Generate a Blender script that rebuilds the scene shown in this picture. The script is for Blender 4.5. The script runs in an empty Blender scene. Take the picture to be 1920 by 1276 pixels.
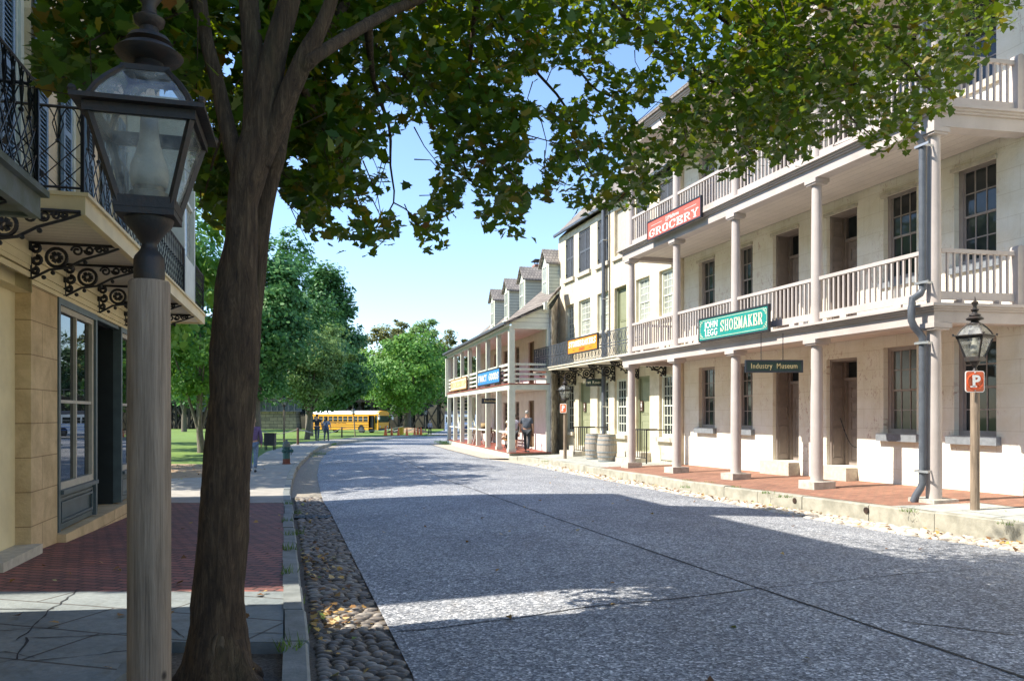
import bpy, math, random
import numpy as np
from mathutils import Vector, Matrix
random.seed(7)
RNG = np.random.default_rng(11)
PI = math.pi
C = bpy.context.scene.collection
# ------------------------------------------------------------------ survey of the place
# the eye stands at the origin, 1.6 m up, looking along +Y; figures read off the photograph are turned into places
F, CX, HY, EYE = 1450.0, 960.0, 776.0, 1.6
def lerp(t, pts): return float(np.interp(t, [p[0] for p in pts], [p[1] for p in pts]))
G_PTS = [(-30, .1), (0, 0), (13, -.2), (25, -.33), (34, -.33), (52, -.37), (84, -.92), (110, -.97), (600, -.97)]
SL_PTS = [(-30, .3), (0, .17), (4.3, .13), (8.58, .083), (13.3, -.097), (20, -.14), (28, -.17), (38, -.2), (52, -.22), (60, -.35), (84, -.78), (110, -.85), (600, -.85)]
SR_PTS = [(-30, .5), (0, .2), (13.4, .05), (25, -.133), (31, -.2), (60, -.2)]
def G(y): return lerp(y, G_PTS)
def SL(y): return lerp(y, SL_PTS)
def SR(y): return lerp(y, SR_PTS)
def gp(px, py, zf):
    y = 20.0
    for _ in range(60): y = .5 * y + .5 * (EYE - zf(y)) * F / (py - HY)
    return (px - CX) / F * y, y
def at(px, y): return (px - CX) / F * y
def zat(py, y): return EYE + (HY - py) / F * y
class Frame:
    """a facade: X runs along the wall to the right as seen from the street, Y goes into the building"""
    def __init__(s, nx, ny, d, side):
        # plane n.P = d ; side=+1 building lies on +n side
        s.yx, s.yy = (nx * side, ny * side)
        s.ang = math.atan2(-s.yx, s.yy)
        s.xx, s.xy = math.cos(s.ang), math.sin(s.ang)
        s.ox, s.oy = nx * d, ny * d
    def loc(s, px, py, c=0.0):
        dx, dy, dz = (px - CX) / F, 1.0, (HY - py) / F
        t = (c + s.ox * s.yx + s.oy * s.yy) / (dx * s.yx + dy * s.yy)
        X, Y = dx * t - s.ox, dy * t - s.oy
        return X * s.xx + Y * s.xy, EYE + dz * t
    def x(s, px, c=0.0): return s.loc(px, 700, c)[0]
    def z(s, px, py, c=0.0): return s.loc(px, py, c)[1]
    def world(s, x, y, z=0): return Vector((s.ox + x * s.xx + y * s.yx, s.oy + x * s.xy + y * s.yy, z))
def mkframe(vpx, lateral, side):
    t = (CX - vpx) / F; th = math.atan(t)
    return Frame(math.cos(th), math.sin(th), lateral, side)
RF = mkframe(510, 12.7, 1)      # white gallery building and bakery
LF = mkframe(568, -2.857, -1)   # shop on the left
FF = mkframe(613, 9.48, 1)      # far porch building
# ------------------------------------------------------------------ mesh helper
class MB:
    def __init__(s): s.v = []; s.f = []
    def add(s, vs, fs):
        b = len(s.v); s.v += [tuple(p) for p in vs]; s.f += [tuple(i + b for i in f) for f in fs]; return s
    def quad(s, a, b, c, d): return s.add([a, b, c, d], [(0, 1, 2, 3)])
    def box(s, x0, x1, y0, y1, z0, z1):
        if x0 > x1: x0, x1 = x1, x0
        if y0 > y1: y0, y1 = y1, y0
        if z0 > z1: z0, z1 = z1, z0
        return s.add([(x0,y0,z0),(x1,y0,z0),(x1,y1,z0),(x0,y1,z0),(x0,y0,z1),(x1,y0,z1),(x1,y1,z1),(x0,y1,z1)],
                     [(0,3,2,1),(4,5,6,7),(0,1,5,4),(1,2,6,5),(2,3,7,6),(3,0,4,7)])
    def hexa(s, p):   # 8 points: bottom ring then top ring
        return s.add(p, [(0,3,2,1),(4,5,6,7),(0,1,5,4),(1,2,6,5),(2,3,7,6),(3,0,4,7)])
    def beam(s, p0, p1, w, h):
        p0, p1 = Vector(p0), Vector(p1); d = (p1 - p0).normalized()
        up = Vector((0,0,1)) if abs(d.z) < .95 else Vector((0,1,0))
        a = d.cross(up).normalized() * w / 2; b = a.cross(d).normalized() * h / 2
        return s.hexa([p0-a-b, p0+a-b, p1+a-b, p1-a-b, p0-a+b, p0+a+b, p1+a+b, p1-a+b])
    def tube(s, pts, r, n=6, cap=True, closed=False):
        pts = [Vector(p) for p in pts]; m = len(pts); rs = r if isinstance(r, (list, tuple)) else [r] * m
        ref = None; vs = []
        for i, p in enumerate(pts):
            if closed: d = (pts[(i+1) % m] - pts[i-1])
            else: d = (pts[min(i+1, m-1)] - pts[max(i-1, 0)])
            d = d.normalized() if d.length > 1e-9 else Vector((0,0,1))
            if ref is None:
                ref = d.orthogonal().normalized()
            ref = (ref - d * ref.dot(d))
            ref = ref.normalized() if ref.length > 1e-6 else d.orthogonal().normalized()
            b = d.cross(ref)
            for k in range(n):
                a = 2 * PI * (k + .5) / n
                vs.append(p + (ref * math.cos(a) + b * math.sin(a)) * rs[i])
        fs = []
        for i in range(m if closed else m - 1):
            j = (i + 1) % m
            for k in range(n): fs.append((i*n+k, i*n+(k+1)%n, j*n+(k+1)%n, j*n+k))
        if cap and not closed: fs += [tuple(range(n-1, -1, -1)), tuple(range((m-1)*n, m*n))]
        return s.add(vs, fs)
    def lathe(s, cx, cy, prof, n=16, ph=0.0, sx=1.0, sy=1.0):
        vs = []; m = len(prof)
        for r, z in prof:
            for k in range(n):
                a = 2*PI*k/n + ph; vs.append((cx + r*sx*math.cos(a), cy + r*sy*math.sin(a), z))
        fs = [(i*n+k, i*n+(k+1)%n, (i+1)*n+(k+1)%n, (i+1)*n+k) for i in range(m-1) for k in range(n)]
        fs += [tuple(range(n-1, -1, -1)), tuple(range((m-1)*n, m*n))]
        return s.add(vs, fs)
    def sphere(s, c, r, nu=10, nv=6):
        rx, ry, rz = r if isinstance(r, (list, tuple)) else (r, r, r)
        prof = [(max(1e-4, math.sin(PI*i/nv)), -math.cos(PI*i/nv)) for i in range(nv+1)]
        vs = [(c[0]+rx*q*math.cos(2*PI*k/nu), c[1]+ry*q*math.sin(2*PI*k/nu), c[2]+rz*z) for q, z in prof for k in range(nu)]
        return s.add(vs, [(i*nu+k, i*nu+(k+1)%nu, (i+1)*nu+(k+1)%nu, (i+1)*nu+k) for i in range(nv) for k in range(nu)])
    def prism(s, poly, y0, y1):   # poly in (x,z), extruded along y
        n = len(poly)
        vs = [(x, y0, z) for x, z in poly] + [(x, y1, z) for x, z in poly]
        return s.add(vs, [tuple(range(n)), tuple(range(2*n-1, n-1, -1))] + [(i, i+n, (i+1)%n+n, (i+1)%n) for i in range(n)])
    def prismx(s, poly, x0, x1):  # poly in (y,z), extruded along x
        n = len(poly)
        vs = [(x0, y, z) for y, z in poly] + [(x1, y, z) for y, z in poly]
        return s.add(vs, [tuple(range(n-1, -1, -1)), tuple(range(n, 2*n))] + [(i, (i+1)%n, (i+1)%n+n, i+n) for i in range(n)])
    def wall(s, x0, x1, z0, z1, y, ops, depth):
        """front face at y with real openings and their reveals"""
        xs = sorted({x0, x1, *[min(max(o[i], x0), x1) for o in ops for i in (0, 1)]})
        zs = sorted({z0, z1, *[min(max(o[i], z0), z1) for o in ops for i in (2, 3)]})
        for i in range(len(xs)-1):
            for j in range(len(zs)-1):
                cx, cz = (xs[i]+xs[i+1])/2, (zs[j]+zs[j+1])/2
                if any(o[0] < cx < o[1] and o[2] < cz < o[3] for o in ops): continue
                s.quad((xs[i],y,zs[j]), (xs[i+1],y,zs[j]), (xs[i+1],y,zs[j+1]), (xs[i],y,zs[j+1]))
        for a, b, c, d in [o[:4] for o in ops]:
            e = y + depth
            s.quad((a,y,c),(a,y,d),(a,e,d),(a,e,c)); s.quad((b,y,d),(b,y,c),(b,e,c),(b,e,d))
            s.quad((a,y,d),(b,y,d),(b,e,d),(a,e,d)); s.quad((b,y,c),(a,y,c),(a,e,c),(b,e,c))
        return s
    def build(s, name, mat, parent=None, smooth=None):
        me = bpy.data.meshes.new(name); me.from_pydata(s.v, [], s.f); me.validate()
        if smooth:
            me.shade_smooth()
            if smooth is not True: me.set_sharp_from_angle(angle=math.radians(smooth))
        o = bpy.data.objects.new(name, me); C.objects.link(o)
        if mat is not None: me.materials.append(mat)
        if parent is not None: o.parent = parent
        return o
def tag(o, label=None, cat=None, group=None, kind=None):
    if label: o['label'] = label
    if cat: o['category'] = cat
    if group: o['group'] = group
    if kind: o['kind'] = kind
    return o
def empty(name, loc, rz, label, cat, group=None):
    o = bpy.data.objects.new(name, None); C.objects.link(o); o.empty_display_size = .2
    o.location = loc; o.rotation_euler = (0, 0, rz)
    return tag(o, label, cat, group)
def dup(root, loc, rz=None, label=None, group=None, scale=None):
    def cp(o, par):
        c = o.copy(); C.objects.link(c)
        if par is not None: c.parent = par
        for ch in [q for q in list(C.objects) if q.parent == o]: cp(ch, c)
        return c
    r = cp(root, None); r.location = loc
    if rz is not None: r.rotation_euler = (0, 0, rz)
    if scale: r.scale = (scale,)*3
    if label: r['label'] = label
    if group: r['group'] = group
    return r
def arr_mesh(name, verts, nper, mat, parent=None, rnd=None, smooth=False):
    """verts: (faces*nper, 3) array, every face has its own nper vertices"""
    verts = np.ascontiguousarray(verts, dtype=np.float32); nv = len(verts); nf = nv // nper
    me = bpy.data.meshes.new(name)
    me.vertices.add(nv); me.vertices.foreach_set('co', verts.ravel())
    me.loops.add(nv); me.loops.foreach_set('vertex_index', np.arange(nv, dtype=np.int32))
    me.polygons.add(nf); me.polygons.foreach_set('loop_start', np.arange(0, nv, nper, dtype=np.int32))
    me.update(calc_edges=True)
    if rnd is not None:
        at_ = me.attributes.new('rnd', 'FLOAT', 'FACE'); at_.data.foreach_set('value', np.ascontiguousarray(rnd, dtype=np.float32))
    me.materials.append(mat)
    o = bpy.data.objects.new(name, me); C.objects.link(o)
    if parent is not None: o.parent = parent
    return o
# ------------------------------------------------------------------ materials
def nmat(name):
    m = bpy.data.materials.new(name); m.use_nodes = True; nt = m.node_tree
    for n in list(nt.nodes): nt.nodes.remove(n)
    out = nt.nodes.new('ShaderNodeOutputMaterial'); b = nt.nodes.new('ShaderNodeBsdfPrincipled')
    nt.links.new(b.outputs[0], out.inputs[0]); return m, nt, b, out
def N(nt, t, **kw):
    n = nt.nodes.new('ShaderNode' + t)
    for k, v in kw.items():
        if k in n.inputs: n.inputs[k].default_value = v
        else: setattr(n, k, v)
    return n
def coords(nt, scale=(1,1,1), swap=None):
    tc = N(nt, 'TexCoord'); mp = N(nt, 'Mapping'); mp.inputs['Scale'].default_value = scale
    if swap:
        sp = N(nt, 'SeparateXYZ'); cb = N(nt, 'CombineXYZ'); nt.links.new(tc.outputs['Object'], sp.inputs[0])
        for i, ch in enumerate(swap): nt.links.new(sp.outputs['XYZ'.index(ch)], cb.inputs[i])
        nt.links.new(cb.outputs[0], mp.inputs[0])
    else: nt.links.new(tc.outputs['Object'], mp.inputs[0])
    return mp.outputs[0]
def ramp(nt, fac, stops):
    r = N(nt, 'ValToRGB'); el = r.color_ramp.elements
    while len(el) < len(stops): el.new(.5)
    for e, (p, c) in zip(el, stops): e.position = p; e.color = (c[0], c[1], c[2], 1)
    nt.links.new(fac, r.inputs[0]); return r.outputs[0]
def noise(nt, vec, scale, detail=4, rough=.6, dist=0):
    n = N(nt, 'TexNoise'); n.inputs['Scale'].default_value = scale; n.inputs['Detail'].default_value = detail
    n.inputs['Roughness'].default_value = rough; n.inputs['Distortion'].default_value = dist
    nt.links.new(vec, n.inputs['Vector']); return n.outputs['Fac']
def mix(nt, a, b, fac, mode='MIX'):
    m = N(nt, 'Mix', data_type='RGBA', blend_type=mode)
    def put(sock, v):
        if isinstance(v, (int, float)): sock.default_value = v
        elif isinstance(v, (tuple, list)): sock.default_value = (v[0], v[1], v[2], 1)
        else: nt.links.new(v, sock)
    put(m.inputs[0], fac); put(m.inputs[6], a); put(m.inputs[7], b); return m.outputs[2]
def bump(nt, b, h, strength=.3, dist=.02):
    n = N(nt, 'Bump'); n.inputs['Strength'].default_value = strength; n.inputs['Distance'].default_value = dist
    nt.links.new(h, n.inputs['Height']); nt.links.new(n.outputs[0], b.inputs['Normal']); return n
def mat(name, c1, c2=None, scale=6, rough=.75, bmp=.15, bsc=40, stretch=(1,1,1), metal=0, spec=None, lo=.35, hi=.65, det=5):
    m, nt, b, out = nmat(name); v = coords(nt, stretch)
    if c2 is None: c2 = tuple(x * .75 for x in c1)
    n1 = noise(nt, v, scale, det); nt.links.new(ramp(nt, n1, [(lo, c2), (hi, c1)]), b.inputs['Base Color'])
    b.inputs['Roughness'].default_value = rough; b.inputs['Metallic'].default_value = metal
    if spec is not None: b.inputs['Specular IOR Level'].default_value = spec
    if bmp: bump(nt, b, noise(nt, v, bsc, 3), bmp, .01)
    return m
def brickmat(name, cols, mortar, bw, bh, ms, swap, rough=.85, bmp=.4, off=.5, stain=None, sq=1.0, var=1.0, rot=0):
    m, nt, b, out = nmat(name); v = coords(nt, (1,1,1), swap)
    if rot:
        mp = N(nt, 'Mapping'); mp.inputs['Rotation'].default_value = (0, 0, rot); nt.links.new(v, mp.inputs[0]); v = mp.outputs[0]
    # ragged edges: joints wander a little
    nz = N(nt, 'TexNoise'); nz.inputs['Scale'].default_value = 3 / bw * .2; nt.links.new(v, nz.inputs['Vector'])
    ad = N(nt, 'VectorMath', operation='MULTIPLY_ADD'); ad.inputs[1].default_value = (bh * .12,) * 3
    nt.links.new(nz.outputs['Color'], ad.inputs[0]); nt.links.new(v, ad.inputs[2])
    t = N(nt, 'TexBrick'); t.offset = off; t.squash = sq
    for k, val in (('Scale', 1), ('Mortar Size', ms), ('Brick Width', bw), ('Row Height', bh), ('Mortar Smooth', .2), ('Bias', 0)):
        t.inputs[k].default_value = val
    t.inputs['Color1'].default_value = (*cols[0], 1); t.inputs['Color2'].default_value = (*cols[1], 1); t.inputs['Mortar'].default_value = (*mortar, 1)
    nt.links.new(ad.outputs[0], t.inputs['Vector'])
    col = t.outputs['Color']
    n1 = noise(nt, v, 1.3, 6, .65); col = mix(nt, col, ramp(nt, n1, [(.3, (.62,.62,.62)), (.7, (1.15,1.12,1.1))]), .8 * var, 'MULTIPLY')
    n2 = noise(nt, v, 22, 4); col = mix(nt, col, ramp(nt, n2, [(.3, (.75,.75,.75)), (.7, (1.15,1.15,1.15))]), .7 * var, 'MULTIPLY')
    if stain: 
        n3 = noise(nt, v, 2.2, 6, .7, .6); col = mix(nt, col, stain, ramp(nt, n3, [(.58, (0,0,0)), (.72, (.7,.7,.7))]))
    nt.links.new(col, b.inputs['Base Color']); b.inputs['Roughness'].default_value = rough
    mm = N(nt, 'Math', operation='MULTIPLY_ADD'); mm.inputs[1].default_value = -1
    nt.links.new(t.outputs['Fac'], mm.inputs[0]); nt.links.new(n2, mm.inputs[2])
    bump(nt, b, mm.outputs[0], bmp, .01); return m
def wallmat(name, base, dark, joint=None, streak=.5, swap='XZY', bw=.95, bh=.43, red=None, blotch=2.0, bstr=.55):
    m, nt, b, out = nmat(name); v = coords(nt, (1,1,1), swap)
    n1 = noise(nt, v, blotch, 7, .65, .3); col = ramp(nt, n1, [(.3, dark), (.62, base)])
    vs = coords(nt, (2.2, .18, 1), swap); n2 = noise(nt, vs, 2.4, 6, .7)
    col = mix(nt, col, tuple(x * .55 for x in dark), ramp(nt, n2, [(.56, (0,0,0)), (.8, (streak,)*3)]))
    h = noise(nt, v, 18, 6, .7)
    if joint:
        t = N(nt, 'TexBrick'); t.offset = .5
        for k, val in (('Scale', 1), ('Mortar Size', .006), ('Brick Width', bw), ('Row Height', bh), ('Mortar Smooth', .3)): t.inputs[k].default_value = val
        t.inputs['Color1'].default_value = (1,1,1,1); t.inputs['Color2'].default_value = (.975,.97,.96,1); t.inputs['Mortar'].default_value = (*joint, 1)
        nt.links.new(v, t.inputs['Vector']); col = mix(nt, col, t.outputs['Color'], 1.0, 'MULTIPLY')
    if red:   # flaked veins where older coats show
        vr = coords(nt, (9, 3.5, 1), swap); n4 = noise(nt, vr, 1.6, 8, .75, 1.2)
        n5 = noise(nt, v, .9, 3)
        f1 = ramp(nt, n4, [(.56, (0,0,0)), (.585, (1,1,1))]); f2 = ramp(nt, n5, [(.5, (0,0,0)), (.62, (.65,.65,.65))])
        col = mix(nt, col, red, mix(nt, f1, f2, 1.0, 'MULTIPLY'))
    nt.links.new(col, b.inputs['Base Color']); b.inputs['Roughness'].default_value = .9
    n7 = noise(nt, v, 55, 5, .8); col2 = mix(nt, col, ramp(nt, n7, [(.28, (.74,.70,.65)), (.44, (1,1,1))]), .6, 'MULTIPLY'); nt.links.new(col2, b.inputs['Base Color'])
    bump(nt, b, h, bstr, .02); return m
def glassmat(name, tint, rough=.04, wob=.02, spec=.38):
    m, nt, b, out = nmat(name); v = coords(nt)
    nt.links.new(ramp(nt, noise(nt, v, 1.1, 3), [(.35, tuple(t*.5 for t in tint)), (.65, tint)]), b.inputs['Base Color'])
    b.inputs['Roughness'].default_value = rough; b.inputs['IOR'].default_value = 1.5; b.inputs['Specular IOR Level'].default_value = spec
    bump(nt, b, noise(nt, v, 2.5, 2), wob, .05); return m
def leafmat(name, stops, trans=.35, tcol=(.25,.4,.03), rough=.5):
    m, nt, b, out = nmat(name); a = N(nt, 'Attribute', attribute_name='rnd')
    col = ramp(nt, a.outputs['Fac'], stops); nt.links.new(col, b.inputs['Base Color']); b.inputs['Roughness'].default_value = rough
    t = N(nt, 'BsdfTranslucent'); mx = N(nt, 'MixShader'); mx.inputs[0].default_value = trans
    nt.links.new(mix(nt, col, tcol, .5), t.inputs['Color'])
    nt.links.new(b.outputs[0], mx.inputs[1]); nt.links.new(t.outputs[0], mx.inputs[2]); nt.links.new(mx.outputs[0], out.inputs[0]); return m
def clearglass(name, alpha=.8, tint=(.75,.78,.76)):
    m, nt, b, out = nmat(name); v = coords(nt)
    tr = N(nt, 'BsdfTransparent'); tr.inputs[0].default_value = (*tint, 1); gl = N(nt, 'BsdfGlossy'); gl.inputs['Roughness'].default_value = .06
    df = N(nt, 'BsdfDiffuse'); df.inputs[0].default_value = (.66,.66,.60,1)
    m1 = N(nt, 'MixShader'); m2 = N(nt, 'MixShader'); m1.inputs[0].default_value = .10
    nt.links.new(tr.outputs[0], m1.inputs[1]); nt.links.new(gl.outputs[0], m1.inputs[2])
    nt.links.new(ramp(nt, noise(nt, v, 9, 5, .7), [(.4, (.06,)*3), (.75, (1-alpha+.2,)*3)]), m2.inputs[0])
    nt.links.new(m1.outputs[0], m2.inputs[1]); nt.links.new(df.outputs[0], m2.inputs[2]); nt.links.new(m2.outputs[0], out.inputs[0]); return m
M = {}
M['white_wall'] = wallmat('limewashed_stone', (.85,.81,.70), (.755,.70,.56), (.82,.79,.74), .28, red=(.36,.18,.12))
M['cream_wall'] = wallmat('cream_stucco', (.72,.645,.49), (.54,.46,.315), None, .4)
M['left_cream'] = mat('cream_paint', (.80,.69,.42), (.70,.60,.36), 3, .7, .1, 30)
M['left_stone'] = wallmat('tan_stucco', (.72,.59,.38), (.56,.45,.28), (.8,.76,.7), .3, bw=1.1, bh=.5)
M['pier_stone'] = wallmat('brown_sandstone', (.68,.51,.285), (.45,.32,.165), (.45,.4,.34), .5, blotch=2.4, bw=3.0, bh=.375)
M['gallery'] = wallmat('warm_grey_paint', (.475,.425,.395), (.385,.34,.315), None, .3, blotch=1.1, bstr=.12)
M['ceiling'] = brickmat('boarded_ceiling', ((.60,.54,.47), (.57,.51,.45)), (.36,.31,.27), 60, .24, .006, 'XYZ', .7, .1, var=.4)
M['iron'] = mat('black_iron', (.016,.016,.018), (.009,.009,.009), 20, .5, .15, 60)
M['iron_rust'] = mat('black_iron_rusty', (.016,.0145,.014), (.026,.017,.013), 14, .55, .2, 60, lo=.5, hi=.3)
M['window_white'] = mat('pale_green_white_paint', (.66,.68,.58), (.58,.6,.5), 6, .55, .05)
M['window_grey'] = mat('mauve_grey_paint', (.36,.31,.285), (.31,.27,.25), 6, .6, .05)
M['sill'] = mat('blue_grey_stone', (.22,.24,.26), (.16,.175,.19), 12, .85, .3)
M['sill_pale'] = mat('pale_stone', (.58,.53,.43), (.44,.40,.32), 9, .85, .3)
M['plinth'] = mat('weathered_plinth_stone', (.52,.49,.43), (.36,.33,.28), 7, .9, .5, 25)
M['pane'] = glassmat('old_glass', (.035,.042,.045))
M['pane_blind'] = glassmat('glass_before_blind', (.13,.125,.11), .12)
M['pane_bright'] = glassmat('glass_before_curtain', (.42,.45,.40), .1)
M['pane_shop'] = glassmat('shop_glass', (.012,.016,.016), .01, .004, .95)
M['door_mauve'] = mat('mauve_grey_door_paint', (.30,.25,.22), (.25,.21,.185), 5, .5, .05)
M['door_green'] = mat('olive_green_door_paint', (.27,.285,.175), (.235,.25,.15), 4, .55, .05)
M['shutter'] = mat('slate_blue_paint', (.085,.095,.11), (.06,.068,.08), 8, .6, .05)
M['shutter_blue'] = mat('blue_grey_paint', (.17,.24,.30), (.13,.19,.24), 8, .55, .05)
M['shop_green'] = mat('dark_slate_green_paint', (.09,.125,.13), (.07,.095,.10), 5, .45, .05)
M['shop_dark'] = mat('dark_green_door_paint', (.018,.024,.024), (.012,.016,.016), 5, .5, .05)  # dark green door paint, also used in the bus doorway
M['sash_cream'] = mat('sash_cream_paint', (.50,.46,.37), (.43,.39,.31), 8, .6, .05)
M['slate'] = brickmat('wood_shingles', ((.21,.18,.16), (.29,.26,.22)), (.07,.06,.05), .18, .16, .012, 'XZY', .9, .5)
M['shingle_top'] = brickmat('weathered_shingles', ((.26,.235,.21), (.36,.325,.28)), (.10,.09,.08), .16, .15, .012, 'YZX', .9, .5)
M['clap'] = brickmat('grey_green_clapboard', ((.50,.545,.46), (.53,.57,.485)), (.22,.25,.21), 30, .16, .012, 'YZX', .7, .3, var=.35)
M['clap_front'] = brickmat('pale_clapboard', ((.62,.64,.55), (.65,.66,.57)), (.30,.31,.27), 30, .2, .012, 'YZX', .7, .3, var=.35)
M['trim'] = mat('pale_green_trim', (.60,.615,.52), (.52,.535,.45), 5, .6, .05)
M['pink_wall'] = wallmat('pale_pink_plaster', (.77,.69,.66), (.66,.58,.55), None, .15)
M['iron_blue'] = mat('blue_grey_iron', (.075,.095,.125), (.05,.065,.09), 14, .5, .1)
M['rubble'] = mat('rubble_stone', (.62,.58,.52), (.28,.25,.215), 3.2, .95, .9, 9, lo=.42, hi=.6)
M['porch_red'] = mat('red_porch_paint', (.33,.095,.065), (.25,.075,.055), 4, .6, .05)
M['redbrick'] = brickmat('red_brick', ((.36,.14,.085), (.27,.10,.065)), (.35,.31,.27), .21, .07, .008, 'XZY')
M['pipe'] = mat('slate_grey_pipe', (.095,.108,.128), (.07,.08,.097), 8, .45, .05)
M['bark'] = None
M['green_sign_dark'] = mat('dark_green_sign', (.02,.05,.03), (.016,.04,.024), 6, .5, .05)
M['black_sign'] = mat('black_sign_edge', (.022,.027,.034), (.017,.02,.026), 6, .5, .05)
M['gold'] = mat('gold_lettering', (.58,.46,.22), (.50,.39,.18), 6, .5, 0)
M['letter_white'] = mat('white_lettering', (.85,.83,.78), (.8,.78,.73), 6, .5, 0)
M['letter_cream'] = mat('cream_lettering', (.82,.76,.55), (.77,.71,.5), 6, .5, 0)
M['sign_red'] = mat('coral_red_sign', (.68,.115,.075), (.61,.10,.066), 3, .5, .03)
M['sign_teal'] = mat('teal_sign', (.012,.25,.215), (.010,.22,.185), 3, .5, .03)
M['sign_orange'] = mat('orange_sign', (.82,.27,.02), (.76,.24,.018), 3, .5, .03)
M['sign_blue'] = mat('blue_sign', (.045,.24,.62), (.035,.2,.55), 3, .5, .03)
M['sign_cream'] = mat('cream_sign', (.75,.66,.42), (.68,.6,.38), 3, .5, .03)
M['brown'] = mat('brown_sign', (.06,.03,.018), (.05,.025,.015), 5, .6, .03)
M['orange_red'] = mat('orange_red_enamel', (.72,.11,.03), (.66,.1,.026), 3, .4, .02)
M['steel'] = mat('galvanised_steel', (.42,.43,.44), (.34,.35,.36), 20, .4, .05, metal=.6)
M['brown_door'] = mat('brown_door_paint', (.20,.135,.08), (.15,.10,.06), 5, .6, .05)
M['soffit'] = brickmat('boarded_soffit', ((.72,.67,.54), (.69,.64,.51)), (.42,.38,.30), 60, .14, .006, 'YXZ', .7, .1, var=.4)
M['mossy'] = mat('mossy_slate_paint', (.21,.235,.235), (.13,.15,.08), 3, .8, .3)
M['sign_edge_brown'] = mat('brown_orange_edge', (.36,.17,.06), (.3,.14,.05), 5, .6, .05)
# ------------------------------------------------------------------ boundaries of road and pavements, as curves in plan
def curve(pts, zf, ext=None):
    w = [gp(px, py, zf) for px, py in pts]; w = sorted((y, x) for x, y in w)
    if ext is not None:   # carry on straight behind the viewer
        (y0, x0), (y1, x1) = w[0], w[1]; s = ext; w = [(-14, x0 + s * (-14 - y0))] + w
    return w
KERB_L = curve([(585,1276),(565,1090),(549,950),(545,925),(547,905),(551,886.5),(560,869),(573,857),(585,846),(601,836),(624.6,829),(660,825.4),(719,820.6),(781,815),(838,812.6)], SL, -.27)
ROAD_L = curve([(780,1276),(690,1100),(620,960),(606,940),(598,910),(595,890),(599,867.5),(611,850),(631,837),(662,829.6),(700,825),(740,822),(790,817),(840,815.5)], G, -.2)
KERB_R = curve([(1000,858),(1061,867),(1320,907),(1600,942),(1920,983)], SR, -.36)
ROAD_R = curve([(1000,873),(1100,893),(1240,920),(1480,965),(1700,1003),(1920,1035)], G, -.36)
KERB_R = [p for p in KERB_R if p[0] < 33] + [(33.3, -.2)]
ROAD_R = [p for p in ROAD_R if p[0] < 30] + [(33, -.9), (42, -3.2), (51, -5.2), (53, -4.6), (55.5, 0), (58, 10), (62, 40), (95, 40)]
def kl(y): return lerp(y, KERB_L)
def rl(y): return lerp(y, ROAD_L)
def kr(y): return lerp(y, KERB_R)
def rr(y): return lerp(y, ROAD_R)
def road_z(x, y):
    a, b = rl(y), rr(y); s = min(1, max(0, (x - a) / (b - a)))
    return G(y) + .10 * (1 - (2 * s - 1) ** 2) * (1 if y < 40 else max(0, 1 - (y - 40) / 15))
WALL_L = lambda y: -2.958 - .2703 * y
def strip(name, ya, yb, dy, fa, fb, zf, n, mat_, zoff=0.0, jit=0.0):
    mb = MB(); ys = list(np.linspace(ya, yb, max(2, int((yb - ya) / dy) + 1))); vs = []
    for y in ys:
        a, b = fa(y), fb(y)
        for k in range(n + 1):
            x = a + (b - a) * k / n; vs.append((x, y, zf(x, y) + zoff + (random.uniform(-jit, jit) if jit else 0)))
    fs = [(i*(n+1)+k, i*(n+1)+k+1, (i+1)*(n+1)+k+1, (i+1)*(n+1)+k) for i in range(len(ys)-1) for k in range(n)]
    mb.add(vs, fs); return mb.build(name, mat_, None, True)
# materials of the ground
def road_material():
    m, nt, b, out = nmat('exposed_aggregate_road'); v = coords(nt)
    vo = N(nt, 'TexVoronoi'); vo.inputs['Scale'].default_value = 52; vo.inputs['Randomness'].default_value = 1; nt.links.new(v, vo.inputs['Vector'])
    sp = N(nt, 'SeparateColor'); nt.links.new(vo.outputs['Color'], sp.inputs[0])
    col = ramp(nt, sp.outputs[0], [(0, (.09,.098,.112)), (.32, (.185,.197,.215)), (.7, (.30,.312,.33)), (.88, (.43,.44,.455)), (1, (.68,.685,.69))])
    v2 = N(nt, 'TexVoronoi'); v2.inputs['Scale'].default_value = 95; nt.links.new(v, v2.inputs['Vector'])
    s2 = N(nt, 'SeparateColor'); nt.links.new(v2.outputs['Color'], s2.inputs[0])
    col = mix(nt, col, ramp(nt, s2.outputs[0], [(0, (.5,.5,.5)), (.5, (1,1,1)), (1, (1.7,1.7,1.7))]), .75, 'MULTIPLY')
    n1 = noise(nt, v, .55, 6, .6); col = mix(nt, col, ramp(nt, n1, [(.3, (.72,.72,.73)), (.7, (1.18,1.17,1.15))]), .9, 'MULTIPLY')
    n2 = noise(nt, v, 7, 4, .6); col = mix(nt, col, ramp(nt, n2, [(.35, (.7,.7,.7)), (.65, (1.2,1.2,1.2))]), .55, 'MULTIPLY')
    n5 = noise(nt, v, .9, 7, .7, 1.5); col = mix(nt, col, (.07,.068,.066), ramp(nt, n5, [(.60, (0,0,0)), (.74, (.5,.5,.5))]))
    n6 = noise(nt, coords(nt, (1,.35,1)), 2.3, 6, .75); col = mix(nt, col, (.25,.225,.19), ramp(nt, n6, [(.55, (0,0,0)), (.75, (.45,.45,.45))]))
    nt.links.new(col, b.inputs['Base Color']); b.inputs['Roughness'].default_value = .72
    mm = N(nt, 'Math', operation='MULTIPLY_ADD'); mm.inputs[1].default_value = .6
    nt.links.new(vo.outputs['Distance'], mm.inputs[0]); nt.links.new(sp.outputs[0], mm.inputs[2]); bump(nt, b, mm.outputs[0], .55, .012); return m
M['road'] = road_material()
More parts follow.
